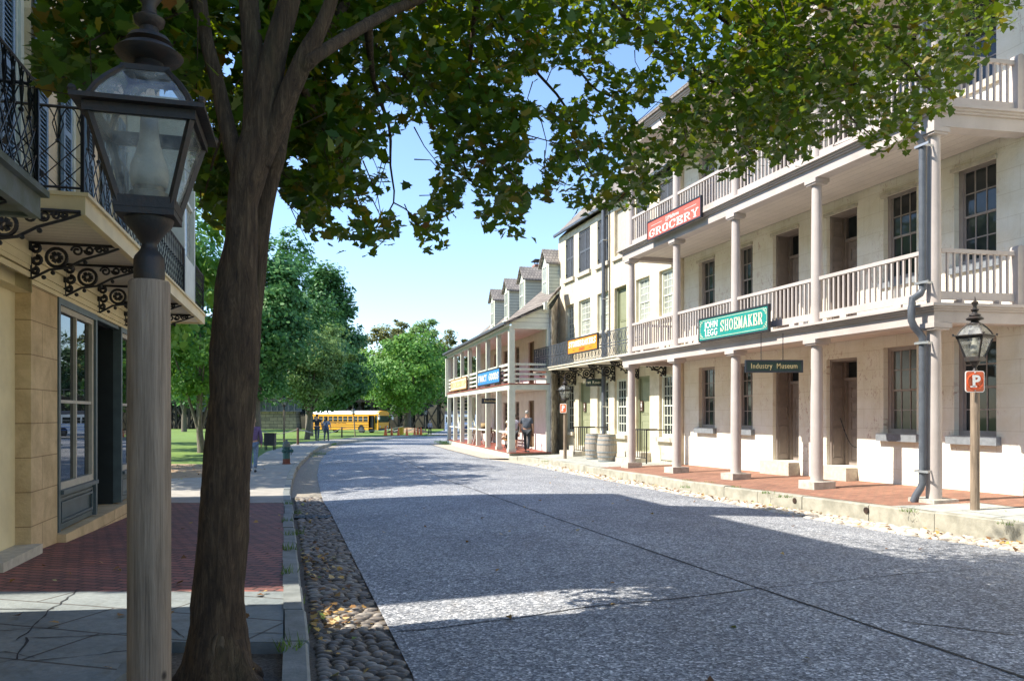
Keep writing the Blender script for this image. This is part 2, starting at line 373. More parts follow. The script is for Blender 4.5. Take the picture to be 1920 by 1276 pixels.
def lawn_material():
    m, nt, b, out = nmat('lawn_grass'); v = coords(nt)
    n1 = noise(nt, v, .35, 5); n2 = noise(nt, v, 9, 6, .75)
    c = ramp(nt, n1, [(.3, (.085,.155,.022)), (.7, (.15,.235,.035))]); c = mix(nt, c, ramp(nt, n2, [(.3, (.6,.62,.5)), (.7, (1.35,1.3,1.3))]), .85, 'MULTIPLY')
    nt.links.new(c, b.inputs['Base Color']); b.inputs['Roughness'].default_value = .9; bump(nt, b, n2, .8, .05); return m
M['lawn'] = lawn_material()
M['brick_l'] = brickmat('old_brick_paving', ((.35,.125,.088), (.20,.082,.064)), (.05,.033,.028), .205, .105, .011, 'XYZ', .7, 1.0, rot=.27)
M['brick_r'] = brickmat('red_brick_paving', ((.36,.175,.11), (.26,.12,.08)), (.20,.135,.09), .205, .105, .008, 'XYZ', .85, .5, rot=-.3)
def flag_material(name, c1, c2, bw, bh, rot):
    return brickmat(name, (c1, c2), (.09,.085,.075), bw, bh, .012, 'XYZ', .75, .5, rot=rot, stain=(.13,.13,.11), off=.37, sq=.8)
M['flag_l'] = flag_material('bluestone_flags', (.19,.225,.23), (.245,.275,.27), 1.5, .62, .27)
M['flag_r'] = flag_material('grey_green_flags', (.40,.42,.38), (.47,.48,.43), 1.3, .8, -.3)
M['concrete'] = mat('old_concrete', (.37,.345,.30), (.27,.255,.22), 3, .9, .3, 60)
M['kerb'] = mat('kerb_stone', (.40,.38,.31), (.25,.24,.19), 3.5, .9, .5, 30)
M['kerb_dark'] = mat('dark_kerb_stone', (.25,.265,.255), (.15,.165,.155), 3.5, .85, .5, 30)
M['gravel'] = mat('gutter_gravel', (.40,.36,.29), (.20,.17,.13), 26, .95, .8, 90)
M['gutter_pale'] = mat('pale_cobble_bed', (.55,.49,.40), (.30,.25,.19), 17, .95, .9, 40)
M['dirt'] = mat('leaf_strewn_dirt', (.40,.28,.165), (.25,.17,.10), 7, .95, .5, 60)
M['soil'] = mat('gravelly_soil', (.19,.16,.125), (.085,.07,.055), 40, .95, 1.0, 70)
def cobble_material():
    m, nt, b, out = nmat('river_cobbles'); a = N(nt, 'Attribute', attribute_name='rnd'); v = coords(nt)
    c = ramp(nt, a.outputs['Fac'], [(0, (.10,.085,.07)), (.4, (.18,.155,.13)), (.75, (.235,.205,.17)), (1, (.33,.305,.265))])
    c = mix(nt, c, ramp(nt, noise(nt, v, 30, 5), [(.3, (.65,.65,.65)), (.7, (1.2,1.2,1.2))]), .8, 'MULTIPLY')
    nt.links.new(c, b.inputs['Base Color']); b.inputs['Roughness'].default_value = .55; bump(nt, b, noise(nt, v, 60, 3), .2, .01); return m
M['cobble'] = cobble_material()
# the terrain, one sheet out past the trees
ys = [-60, -30, -10, 0, 6, 13, 17, 19, 22, 25, 28, 31, 34, 38, 43, 47, 52, 56, 60, 64, 68, 72, 76, 80, 84, 88, 92, 97, 104, 110, 150, 220, 330, 480]
def terrain_z(x, y): return SL(y) - .05 if y > 21 else G(y) - .30
mb = MB(); vs = []
for y in ys:
    k = kl(min(y, 90)); zl = SL(y) - .05 if y > 18 else G(y) - .3; zr = G(y) - .3 if y < 93 else G(y) - .05
    for x in (-420, -200, -120, -80, -60, -45, -34, -26, -20, -15.5): vs.append((min(x, k - 2), y, zl))
    vs += [(k - 1.0, y, zl), (k - .12, y, zl), (k - .06, y, zr)]
    for x in (2, 6, 10, 16, 24, 40, 70, 120, 200, 420): vs.append((max(x, k + 1), y, zr))
n = len(vs) // len(ys)
mb.add(vs, [(i*n+k, i*n+k+1, (i+1)*n+k+1, (i+1)*n+k) for i in range(len(ys)-1) for k in range(n-1)])
tag(mb.build('ground', M['lawn']), kind='structure')
def in_road(x, y): return rl(y) < x < rr(y)
# lawn rises above the general sheet only at pavement height; the road lies 4 mm steps above it
tag(strip('road', -12, 92, .5, rl, rr, road_z, 16, M['road'], .0), kind='structure')
def gut_z(x, y): return G(y) - .015
tag(strip('gutter_bed', -12, 30, .6, lambda y: kl(y) - .02, lambda y: rl(y) + .05, gut_z, 3, M['soil'], -.006), kind='structure')
tag(strip('gutter_gravel', 17.2, 60, .7, lambda y: kl(y) - .02, lambda y: rl(y) + .03, gut_z, 3, M['gravel'], .0), kind='structure')
tag(strip('gutter_right', -4, 33.2, .6, lambda y: rr(y) - .06, lambda y: kr(y) + .05, lambda x, y: G(y) - .01 - .03 * (x - rr(y)) , 4, M['gutter_pale'], .0, .006), kind='structure')
# left pavement: flags, a brick panel, flags, then concrete that follows the kerb
wl = lambda y: WALL_L(y) - .6
ki = lambda y: kl(y) - .16
lev = lambda x, y: SL(y)
PITY0, PITY1 = 3.4, 5.02
tag(strip('pavement_flags', -12, PITY0, .5, wl, ki, lev, 4, M['flag_l']), kind='structure')
tag(strip('pavement_flags', PITY0, PITY1, .3, wl, lambda y: kl(y) - 1.12, lev, 3, M['flag_l']), kind='structure')
tag(strip('pavement_flags', PITY1, 6.53, .3, wl, ki, lev, 4, M['flag_l']), kind='structure')
tag(strip('pavement_brick', 6.53, 14.9, .5, wl, ki, lev, 4, M['brick_l']), kind='structure')
tag(strip('tree_pit', PITY0 - .05, PITY1 + .05, .12, lambda y: kl(y) - 1.2, ki, lambda x, y: SL(y) - .075, 10, M['soil'], 0, .012), kind='structure')
mb = MB()
for a, b in ((PITY0, PITY1),):
    mb.box(kl(4.2) - 1.42, kl(4.2) - 1.12, a, b, SL(4.2) - .2, SL(4.2) - .004)
    mb.hexa([(kl(PITY1)-1.3, PITY1-.0, SL(5)-.2), (ki(PITY1), PITY1-.0, SL(5)-.2), (ki(PITY1), PITY1+.1, SL(5)-.2), (kl(PITY1)-1.3, PITY1+.1, SL(5)-.2),
             (kl(PITY1)-1.3, PITY1-.0, SL(5)-.004), (ki(PITY1), PITY1-.0, SL(5)-.004), (ki(PITY1), PITY1+.1, SL(5)-.004), (kl(PITY1)-1.3, PITY1+.1, SL(5)-.004)])
tag(mb.build('tree_pit_edge', M['kerb_dark']), kind='structure')
PATH = [gp(px, py, SL) for px, py in [(318,897),(380,894.5),(440,890),(466,884),(476,868),(486,855),(500,846),(530,838),(560,829.5),(593,826),(660,820),(740,816.6),(800,814.2),(838,812)]]
PATH = sorted((y, x) for x, y in PATH if True)
def pathl(y):
    if y < 19: return wl(y) - (0 if y < 16.5 else 6)
    return min(lerp(y, PATH), ki(y) - .4)
tag(strip('pavement_concrete', 14.9, 90, .6, pathl, ki, lev, 3, M['concrete'], .004), kind='structure')
def dirt_l(y): return -14 - .5 * (y - 17)
tag(strip('leaf_litter_dirt', 19.2, 27.5, .5, dirt_l, lambda y: pathl(y) + .3, lambda x, y: max(SL(y), terrain_z(x, y)) + .0, 4, M['dirt'], -.002), kind='structure')
# kerbs: one stone after another
def kerb(name, cur, y0, y1, side, zf, m_, w=.16, wob=.012, seglen=1.15):
    mb = MB(); y = y0
    while y < y1:
        L = random.uniform(.75, 1.35) * seglen / 1.15; a, b = y, min(y + L - .012, y1); dz = random.uniform(-.012, .006); dx = random.uniform(-wob, wob)
        xa, xb = cur(a) + dx, cur(b) + dx; za, zb = zf(a) + .012 + dz, zf(b) + .012 + dz; s = side * w; ga, gb = G(a) - .25, G(b) - .25
        ch = .018
        p = [(xa, a, ga), (xb, b, gb), (xb, b, zb - ch), (xa, a, za - ch), (xa + s * .12, a, za), (xb + s * .12, b, zb), (xb + s, b, zb), (xa + s, a, za), (xb + s, b, gb), (xa + s, a, ga)]
        mb.add(p, [(0,1,2,3), (3,2,5,4), (4,5,6,7), (7,6,8,9), (0,3,4,7,9), (1,8,6,5,2)])
        y += L
    return tag(mb.build(name, m_), kind='structure')
kerb('kerb', kl, -12, 19, -1, SL, M['kerb_dark'])
kerb('kerb', kl, 19, 90, -1, SL, M['kerb'], seglen=1.8)
kerb('kerb', kr, -4, 33.2, 1, SR, M['kerb'], w=.2, seglen=1.5)
# right pavement: grey flags near and far, red brick under the gallery
def rw(y):   # the white wall's foot in plan
    p = RF.world(0, .3); d = (RF.xx, RF.xy); t = (y - p.y) / d[1]; return p.x + d[0] * t
def rside(x, y): 
    a, b = kr(y), rw(y); return SR(y) + .12 * min(1, max(0, (x - a) / max(.5, b - a)))
krI = lambda y: kr(y) + .19
def cut(u):  # line across the pavement, perpendicular to the wall
    pass
tag(strip('pavement_right_flags', -4, 13.0, .5, krI, lambda y: rw(y) + 8, rside, 8, M['flag_r']), kind='structure')
tag(strip('pavement_right_flags', 25.2, 33.3, .5, krI, rw, rside, 4, M['flag_r']), kind='structure')
tag(strip('pavement_right_flags', 33.3, 40, .5, lambda y: .55 + (y-33.3) * .0, rw, rside, 4, M['flag_r'], -.02), kind='structure')
tag(strip('pavement_right_brick', 13.0, 25.2, .5, krI, rw, rside, 5, M['brick_r']), kind='structure')
# the brick apron runs on beside the wall past the corner column
tag(strip('pavement_right_brick', 6, 13.0, .5, lambda y: rw(y) - 1.75, rw, rside, 4, M['brick_r'], .006), kind='structure')
# cobbles of the left gutter: individually rounded stones, too many to count
tmpl = MB(); tmpl.sphere((0,0,0), 1.0, 9, 6); TV = np.array(tmpl.v); TF = [f for f in tmpl.f]
TQ = np.array([list(f) for f in TF])
allv = []; rn = []
y = 3.0
while y < 17.3:
    a, b = kl(y) + .05, rl(y) - .03; x = a + random.uniform(0, .05)
    row = random.uniform(.05, .072)
    while x < b:
        w = random.uniform(.07, .145); 
        if x + w > b + .05: break
        s = np.array([w * .54, row * random.uniform(.44, .54), random.uniform(.022, .032)]); ang = random.uniform(-.35, .35) + .22 * math.sin(y * 2)
        v = TV * s; ca, sa = math.cos(ang), math.sin(ang)
        v = np.stack([v[:,0]*ca - v[:,1]*sa, v[:,0]*sa + v[:,1]*ca, v[:,2]], 1)
        v = v + np.array([x + w / 2, y + random.uniform(-.02, .02), G(y) - .019 + random.uniform(-.006, .005)])
        allv.append(v[TQ].reshape(-1, 3)); rn.append(np.full(len(TQ), random.random())); x += w * 1.06
    y += row * 1.0
cob = arr_mesh('cobbles', np.concatenate(allv), 4, M['cobble'], None, np.concatenate(rn)); 
me = cob.data; bm_ = __import__('bmesh').new(); bm_.from_mesh(me); __import__('bmesh').ops.remove_doubles(bm_, verts=bm_.verts, dist=.0004); bm_.to_mesh(me); bm_.free(); me.shade_smooth()
tag(cob, 'rounded grey cobbles set along the left gutter between kerb and road', 'cobbles', kind='stuff')
# pale cobbles of the right gutter
allv = []; rn = []; y = 5.0
while y < 30:
    a, b = rr(y) + .02, kr(y) - .02; x = a; row = random.uniform(.10, .16)
    while x < b:
        w = random.uniform(.10, .22)
        if random.random() < .8:
            s = np.array([w * .5, row * .52, random.uniform(.025, .04)]); v = TV * s + np.array([x + w / 2, y + random.uniform(-.03, .03), G(y) - .012 - .03 * (x - a)])
            allv.append(v[TQ].reshape(-1, 3)); rn.append(np.full(len(TQ), random.random()))
        x += w
    y += row
def pale_cobble():
    m, nt, b, out = nmat('pale_limestone_cobbles'); a = N(nt, 'Attribute', attribute_name='rnd'); v = coords(nt)
    c = ramp(nt, a.outputs['Fac'], [(0, (.38,.32,.25)), (.6, (.56,.5,.41)), (1, (.68,.63,.54))])
    nt.links.new(mix(nt, c, ramp(nt, noise(nt, v, 25, 5), [(.3, (.7,.7,.7)), (.7, (1.15,1.15,1.15))]), .8, 'MULTIPLY'), b.inputs['Base Color']); b.inputs['Roughness'].default_value = .9; return m
M['pale_cobble'] = pale_cobble()
tag(arr_mesh('gutter_cobbles', np.concatenate(allv), 4, M['pale_cobble'], None, np.concatenate(rn)), 'pale cobbles in the gutter along the right kerb', 'cobbles', kind='stuff')
# joints and cracks of the road slab, tar-dark seams lying in the surface
def seam(pts, w, wob):
    mb = MB(); w3 = []
    P = []
    for (px, py) in pts:
        z = lambda y: G(y) + .08
        P.append(gp(px, py, z))
    Q = []
    for (x0, y0), (x1, y1) in zip(P[:-1], P[1:]):
        k = max(2, int(math.hypot(x1-x0, y1-y0) / .25))
        for i in range(k): Q.append((x0 + (x1-x0)*i/k + random.uniform(-wob, wob), y0 + (y1-y0)*i/k + random.uniform(-wob, wob)))
    Q.append(P[-1])
    for i, (x, y) in enumerate(Q):
        a = Q[max(0, i-1)]; c = Q[min(len(Q)-1, i+1)]; d = Vector((c[0]-a[0], c[1]-a[1])).normalized(); hw = w * random.uniform(.6, 1.3) / 2
        mb.v += [(x - d.y*hw, y + d.x*hw, road_z(x - d.y*hw, y + d.x*hw) + .004), (x + d.y*hw, y - d.x*hw, road_z(x + d.y*hw, y - d.x*hw) + .004)]
    mb.f = [(2*i, 2*i+1, 2*i+3, 2*i+2) for i in range(len(Q)-1)]
    return mb
M['tar'] = mat('tar_seam', (.03,.03,.03), (.018,.018,.018), 20, .8, .2)
sm = seam([(740,850),(781,874.6),(850,905),(913,927),(1053,977),(1220,1035),(1410,1101),(1701,1200),(1914,1273),(2300,1410)], .028, .006)
tag(sm.build('road_joint', M['tar']), kind='structure')
for pts, w in (([(742,1165),(830,1160),(960,1150),(1100,1135),(1220,1126),(1330,1116),(1440,1104)], .02), ([(1440,1104),(1560,1094),(1700,1078),(1830,1066)], .014), ([(1180,940),(1300,962),(1440,957)], .012),
               ([(1300,978),(1460,980)], .012), ([(1690,1170),(1780,1180),(1900,1195)], .018), ([(1100,985),(1250,975)], .01), ([(622,940),(800,930),(913,927)], .012), ([(600,868),(690,862),(781,874)], .02)):
    tag(seam(pts, w, .02).build('road_crack', M['tar']), kind='structure')
# drain grate across the left gutter
g0 = gp(590, 969, G); gy = g0[1]
dg = empty('drain_grate', (kl(gy) + .05, gy, G(gy) - .005), 0, 'black iron slotted drain grate across the left gutter', 'drain grate')
mb = MB(); W_ = rl(gy) - kl(gy) - .1
mb.box(0, W_, -.17, -.14, -.04, .02); mb.box(0, W_, .14, .17, -.04, .02); mb.box(0, .03, -.14, .14, -.04, .02); mb.box(W_-.03, W_, -.14, .14, -.04, .02)
for i in range(1, 11): mb.box(W_*i/11-.017, W_*i/11+.017, -.14, .14, -.035, .018)
mb.box(.03, W_-.03, -.012, .012, -.03, .021)
mb.build('grate', M['iron'], dg)
MB().quad((.03,-.14,-.012),(W_-.03,-.14,-.012),(W_-.03,.14,-.012),(.03,.14,-.012)).build('pit_shade', mat('drain_shade', (.004,.004,.004)), dg)  # black sheet standing for the unlit depth below the grate
# fallen leaves: heaps in the gutters, strays elsewhere
def leaf_outline():
    pr = [(0,-.5),(.22,-.36),(.5,-.32),(.36,-.08),(.55,.16),(.3,.14),(.24,.3),(0,.62)]
    pr = pr + [(-x, y) for x, y in reversed(pr[1:-1])]; return np.array([(x, y, 0) for x, y in pr])
LO = leaf_outline()
def leaf_cloud(pos, size, nrm=None, tilt=.5, curl=.25):
    """maple leaves, each its own polygon: returns (n*14,3)"""
    n = len(pos); k = len(LO)
    yaw = RNG.uniform(0, 2*PI, n); t1 = RNG.normal(0, tilt, n); t2 = RNG.normal(0, tilt, n)
    cy, sy = np.cos(yaw), np.sin(yaw)
    ux = np.stack([cy*np.cos(t1), sy*np.cos(t1), np.sin(t1)], 1); vx = np.stack([-sy*np.cos(t2), cy*np.cos(t2), np.sin(t2)], 1)
    nz = np.cross(ux, vx); nz /= np.linalg.norm(nz, axis=1)[:, None]
    s = RNG.uniform(size*.7, size*1.25, n) if np.isscalar(size) else size
    c = RNG.uniform(-curl, curl, n)
    L = LO
    out = pos[:, None, :] + s[:, None, None] * (ux[:, None, :] * L[None, :, 0:1] + vx[:, None, :] * L[None, :, 1:2] + nz[:, None, :] * (c[:, None] * np.abs(L[:, 0])[None, :] * 1.2 - .15 * c[:, None]*L[None, :, 1])[:, :, None])
    return out.reshape(-1, 3)
M['dead_leaf'] = leafmat('fallen_leaves', [(0, (.10,.045,.02)), (.35, (.24,.12,.04)), (.6, (.42,.24,.07)), (.8, (.55,.38,.10)), (.93, (.6,.47,.25)), (1, (.12,.26,.03))], .15, (.5,.3,.05), .8)
P = []
def scat(n, fx, zf):
    for _ in range(n):
        q = fx()
        if q: P.append((q[0], q[1], zf(*q) + .012 + random.random() * .02))
def gutl():
    y = random.choice([random.gauss(6.35, .35), random.gauss(8.6, .9), random.uniform(3.5, 17)]); t = min(.95, abs(random.gauss(.1, .3)))
    return (kl(y) + .06 + t * (rl(y) - kl(y)), y) if y > 3.4 else None
scat(210, gutl, lambda x, y: G(y) + .01)
def gutr():
    y = random.uniform(6, 28); t = 1 - min(.98, abs(random.gauss(0, .45))); return (rr(y) + t * (kr(y) - rr(y)) - .05, y)
scat(430, gutr, lambda x, y: G(y) + .0)
def walk(): y = random.uniform(4.2, 13); x = random.uniform(WALL_L(y) + .1, kl(y) - .1); return (x, y)
scat(52, walk, lambda x, y: SL(y))
def rd(): y = 4.5 + 22 * random.random() ** 2; x = random.uniform(rl(y), rr(y)); return (x, y)
scat(60, rd, road_z)
def drt(): y = random.uniform(19.5, 27); return (random.uniform(dirt_l(y) + 2, pathl(y) + .5), y)
scat(260, drt, lambda x, y: SL(y))
P = np.array(P); sz = RNG.uniform(.035, .075, len(P))
v = leaf_cloud(P, sz, None, .28, .45)
tag(arr_mesh('fallen_leaves', v, len(LO), M['dead_leaf'], None, RNG.uniform(0, 1, len(P))), 'brown and yellow fallen leaves in the gutters and on the paving', 'fallen leaves', kind='stuff')
# grass tufts in kerb joints
P = []; 
def tuft(x, y, z, n=26, r=.09, h=.10):
    for _ in range(n):
        a = random.uniform(0, 2*PI); q = r * math.sqrt(random.random()); bx, by = x + q*math.cos(a), y + q*math.sin(a); hh = h*random.uniform(.4,1.1); lx, ly = random.gauss(0,.035), random.gauss(0,.035); w = .006
        ca, sa = math.cos(a*3), math.sin(a*3)
        P.append([(bx-w*ca, by-w*sa, z), (bx+w*ca, by+w*sa, z), (bx+lx, by+ly, z+hh)])
for px, py in [(540,945),(556,952),(538,978),(560,988),(546,1003),(545,1030),(541,1075),(553,1195),(556,1170),(552,1110),(545,1215)]:
    x, y = gp(px, py, SL); tuft(x, y, SL(y) - (0 if px < 552 else .1))
for px, py in [(1290,900),(1330,905),(1380,913),(1440,923),(1470,930),(1704,956),(1755,941),(1880,962),(1890,980),(1021,864),(1285,912)]:
    x, y = gp(px, py, SR); tuft(x, y, SR(y) - .02, 40, .13, .08)
for px, py in [(590,850),(600,852),(583,856)]:
    x, y = gp(px, py, G); tuft(x, y, G(y), 60, .3, .2)
for _ in range(46):
    x, y = gp(random.uniform(820,862), random.uniform(828,834), G); tuft(x, y, G(y) + .03, 34, .35, .16)
tag(arr_mesh('grass_tufts', np.array(P).reshape(-1, 3), 3, leafmat('weeds', [(0, (.06,.13,.02)), (1, (.14,.24,.04))], .3), None, RNG.uniform(0, 1, len(P))), 'green weeds and grass tufts growing in the kerb joints', 'weeds', kind='stuff')
# bare grit beside the far porch

# cracks across the old flags
def flag_crack(pts, w):
    mb = MB(); P = [gp(a, b, lambda y: SL(y)) for a, b in pts]; Q = []
    for (x0, y0), (x1, y1) in zip(P[:-1], P[1:]):
        k = max(2, int(math.hypot(x1-x0, y1-y0) / .09))
        for i in range(k): Q.append((x0 + (x1-x0)*i/k + random.uniform(-.012, .012), y0 + (y1-y0)*i/k + random.uniform(-.012, .012)))
    Q.append(P[-1])
    for i, (x, y) in enumerate(Q):
        a = Q[max(0, i-1)]; c = Q[min(len(Q)-1, i+1)]; d = Vector((c[0]-a[0], c[1]-a[1])).normalized(); hw = w*random.uniform(.15, 1.0)/2
        mb.v += [(x - d.y*hw, y + d.x*hw, SL(y) + .004), (x + d.y*hw, y - d.x*hw, SL(y) + .004)]
    mb.f = [(2*i, 2*i+1, 2*i+3, 2*i+2) for i in range(len(Q)-1)]
    tag(mb.build('paving_crack', M['tar']), kind='structure')
for pts, w in (([(-60,1142),(20,1141),(90,1143),(100,1140)], .02), ([(145,1105),(110,1133),(92,1143),(50,1187),(30,1200)], .018), ([(-40,1183),(20,1181),(55,1178),(110,1176)], .014), ([(-30,1250),(30,1235),(50,1195),(80,1196),(150,1192),(245,1187)], .022), ([(60,1238),(150,1230),(245,1219)], .014), ([(-40,1225),(10,1222),(65,1232)], .014), ([(465,1133),(520,1134),(553,1126)], .016), ([(465,1187),(515,1186),(556,1190)], .014), ([(320,1175),(335,1190),(345,1195)], .014), ([(320,1110),(420,1112)], .008)): flag_crack(pts, w)

for px, py in ((1481, 938), (1597, 956)):     # rusty drain mouths in the kerb face
    x, y = gp(px, py, lambda t: SR(t) - .1); x = kr(y); q = MB(); d = Vector((.955, .296, 0)); c = Vector((x - .004, y, SR(y) - .10))
    q.tube([c - d*.012, c + d*.02], .055, 12); o = q.build('kerb_drain', M['drain_rust'] if 'drain_rust' in M else mat('drain_mouth', (.05,.025,.015), (.012,.008,.006), 12, .9, .2)); tag(o, kind='structure')
# ------------------------------------------------------------------ joinery
def window(par, x0, x1, z0, z1, y, cols, rt, rb, fm, pm, sill=None, fw=.06, split=.5, sillw=.1, silld=.12, sh=.13, label=None, dep=.09, bar=.022):
    """sash window: frame with glazing bars; its panes and sill are sub-parts"""
    mb = MB(); zm = z0 + (z1 - z0) * split
    mb.box(x0, x0+fw, y, y+dep, z0, z1); mb.box(x1-fw, x1, y, y+dep, z0, z1); mb.box(x0+fw, x1-fw, y, y+dep, z1-fw, z1); mb.box(x0+fw, x1-fw, y, y+dep, z0, z0+fw*1.2)
    a, b = x0+fw, x1-fw; c, d = z0+fw*1.2, z1-fw; st = .035
    if rb: 
        mb.box(a, b, y+.03, y+dep-.006, zm-.022, zm+.022)
        secs = ((c, zm-.022, rb, .045), (zm+.022, d, rt, .03))
    else: secs = ((c, d, rt, .035),)
    for (p, q, r, oy) in secs:
        mb.box(a, a+st, y+oy, y+oy+.03, p, q); mb.box(b-st, b, y+oy, y+oy+.03, p, q)
        for i in range(1, cols): xx = a + (b-a)*i/cols; mb.box(xx-bar/2, xx+bar/2, y+oy+.002, y+oy+.028, p, q)
        for j in range(1, r): zz = p + (q-p)*j/r; mb.box(a+st, b-st, y+oy+.004, y+oy+.026, zz-bar/2, zz+bar/2)
    w = mb.build('window', fm, par)
    if label: w['label'] = label
    g = MB()
    for (p, q, r, oy) in secs: g.quad((a, y+oy+.016, p), (b, y+oy+.016, p), (b, y+oy+.016, q), (a, y+oy+.016, q))
    g.build('pane', pm, w)
    if sill is not None: MB().box(x0-sillw, x1+sillw, -silld+.0, y+.01, z0-sh, z0-.002).build('sill', sill, w)
    return w
def panel_door(par, x0, x1, z0, z1, y, m_, leaves=2, rows=(.1,.3,.42,.58,.62,.78,.82,.97), transom=None, tm=None, knob=True, name='door'):
    """raised panels; a dark transom light above"""
    zt = transom if transom else z1
    mb = MB(); fw = .06
    mb.box(x0, x0+fw, y-.05, y+.06, z0, z1); mb.box(x1-fw, x1, y-.05, y+.06, z0, z1); mb.box(x0+fw, x1-fw, y-.05, y+.06, z1-fw, z1)
    a, b = x0+fw, x1-fw
    if transom: mb.box(a, b, y-.06, y+.06, zt, zt+.07)
    dr = mb.build('door', m_, par); lw = (b-a)/leaves
    for i in range(leaves):
        l = MB(); p, q = a+i*lw+.004, a+(i+1)*lw-.004; l.box(p, q, y+.02, y+.07, z0, zt-.003)
        for r in range(0, len(rows), 2):
            u, v = z0+(zt-z0)*rows[r], z0+(zt-z0)*rows[r+1]; m1, m2 = p+.11, q-.11; t = .05
            # moulded edge stands proud, field slopes in
            l.box(m1-.02, m2+.02, y+.005, y+.02, u-.02, u); l.box(m1-.02, m2+.02, y+.005, y+.02, v, v+.02); l.box(m1-.02, m1, y+.005, y+.02, u, v); l.box(m2, m2+.02, y+.005, y+.02, u, v)
            if m2-m1 > .14 and v-u > .14: l.hexa([(m1+t, y+.008, u+t), (m2-t, y+.008, u+t), (m2, y+.0199, u), (m1, y+.0199, u), (m1+t, y+.008, v-t), (m2-t, y+.008, v-t), (m2, y+.0199, v), (m1, y+.0199, v)])
        l.build('leaf', m_, dr)
    if knob: MB().sphere((a + lw*leaves*(.5 if leaves == 2 else .86) + (.07 if leaves == 2 else 0), y-.015, z0+1.0), .03, 8, 6).build('handle', M['iron'], dr, True)
    if transom: MB().quad((a, y+.03, zt+.07), (b, y+.03, zt+.07), (b, y+.03, z1-fw), (a, y+.03, z1-fw)).build('transom_pane', tm or M['pane'], dr)
    return dr
def shutter(par, x0, x1, z0, z1, y, m_, sideways=0, thick=.04, name='shutter', mid=True):
    mb = MB(); st = .05
    mb.box(x0, x0+st, y, y+thick, z0, z1); mb.box(x1-st, x1, y, y+thick, z0, z1)
    bars = [z0, (z0+z1)/2-.03, z1-.08] if mid else [z0, z1-.08]
    for zb in bars: mb.box(x0+st, x1-st, y, y+thick, zb, zb+.08)
    z = z0 + .1
    while z < z1 - .1:
        mb.hexa([(x0+st, y+.004, z), (x1-st, y+.004, z), (x1-st, y+.012, z), (x0+st, y+.012, z), (x0+st, y+.026, z+.045), (x1-st, y+.026, z+.045), (x1-st, y+.034, z+.045), (x0+st, y+.034, z+.045)]); z += .05
    mb.box(x0+st, x1-st, y+thick-.006, y+thick-.002, z0, z1)
    return mb.build(name, m_, par)
def text_mesh(s, size, mat_, parent, loc, rot, name='lettering', bold=.012, ext=.004, sx=1.0, align='CENTER', shear=0.0, spacing=1.0):
    cu = bpy.data.curves.new('txt', 'FONT'); cu.body = s; cu.size = size; cu.extrude = ext; cu.offset = bold * size; cu.align_x = align; cu.align_y = 'CENTER'; cu.shear = shear; cu.space_character = spacing; cu.resolution_u = 4
    t = bpy.data.objects.new('txt', cu); C.objects.link(t); dg_ = bpy.context.evaluated_depsgraph_get(); dg_.update()
    me = bpy.data.meshes.new_from_object(t.evaluated_get(dg_)); bpy.data.objects.remove(t); bpy.data.curves.remove(cu)
    R = Matrix.Translation(loc) @ rot.to_4x4() @ Matrix.Diagonal((sx, 1, 1, 1)); me.transform(R); me.name = name
    o = bpy.data.objects.new(name, me); C.objects.link(o); me.materials.append(mat_); o.parent = parent; return o
FRONT = Matrix.Rotation(PI/2, 3, 'X')      # text that faces -Y, reads along +X
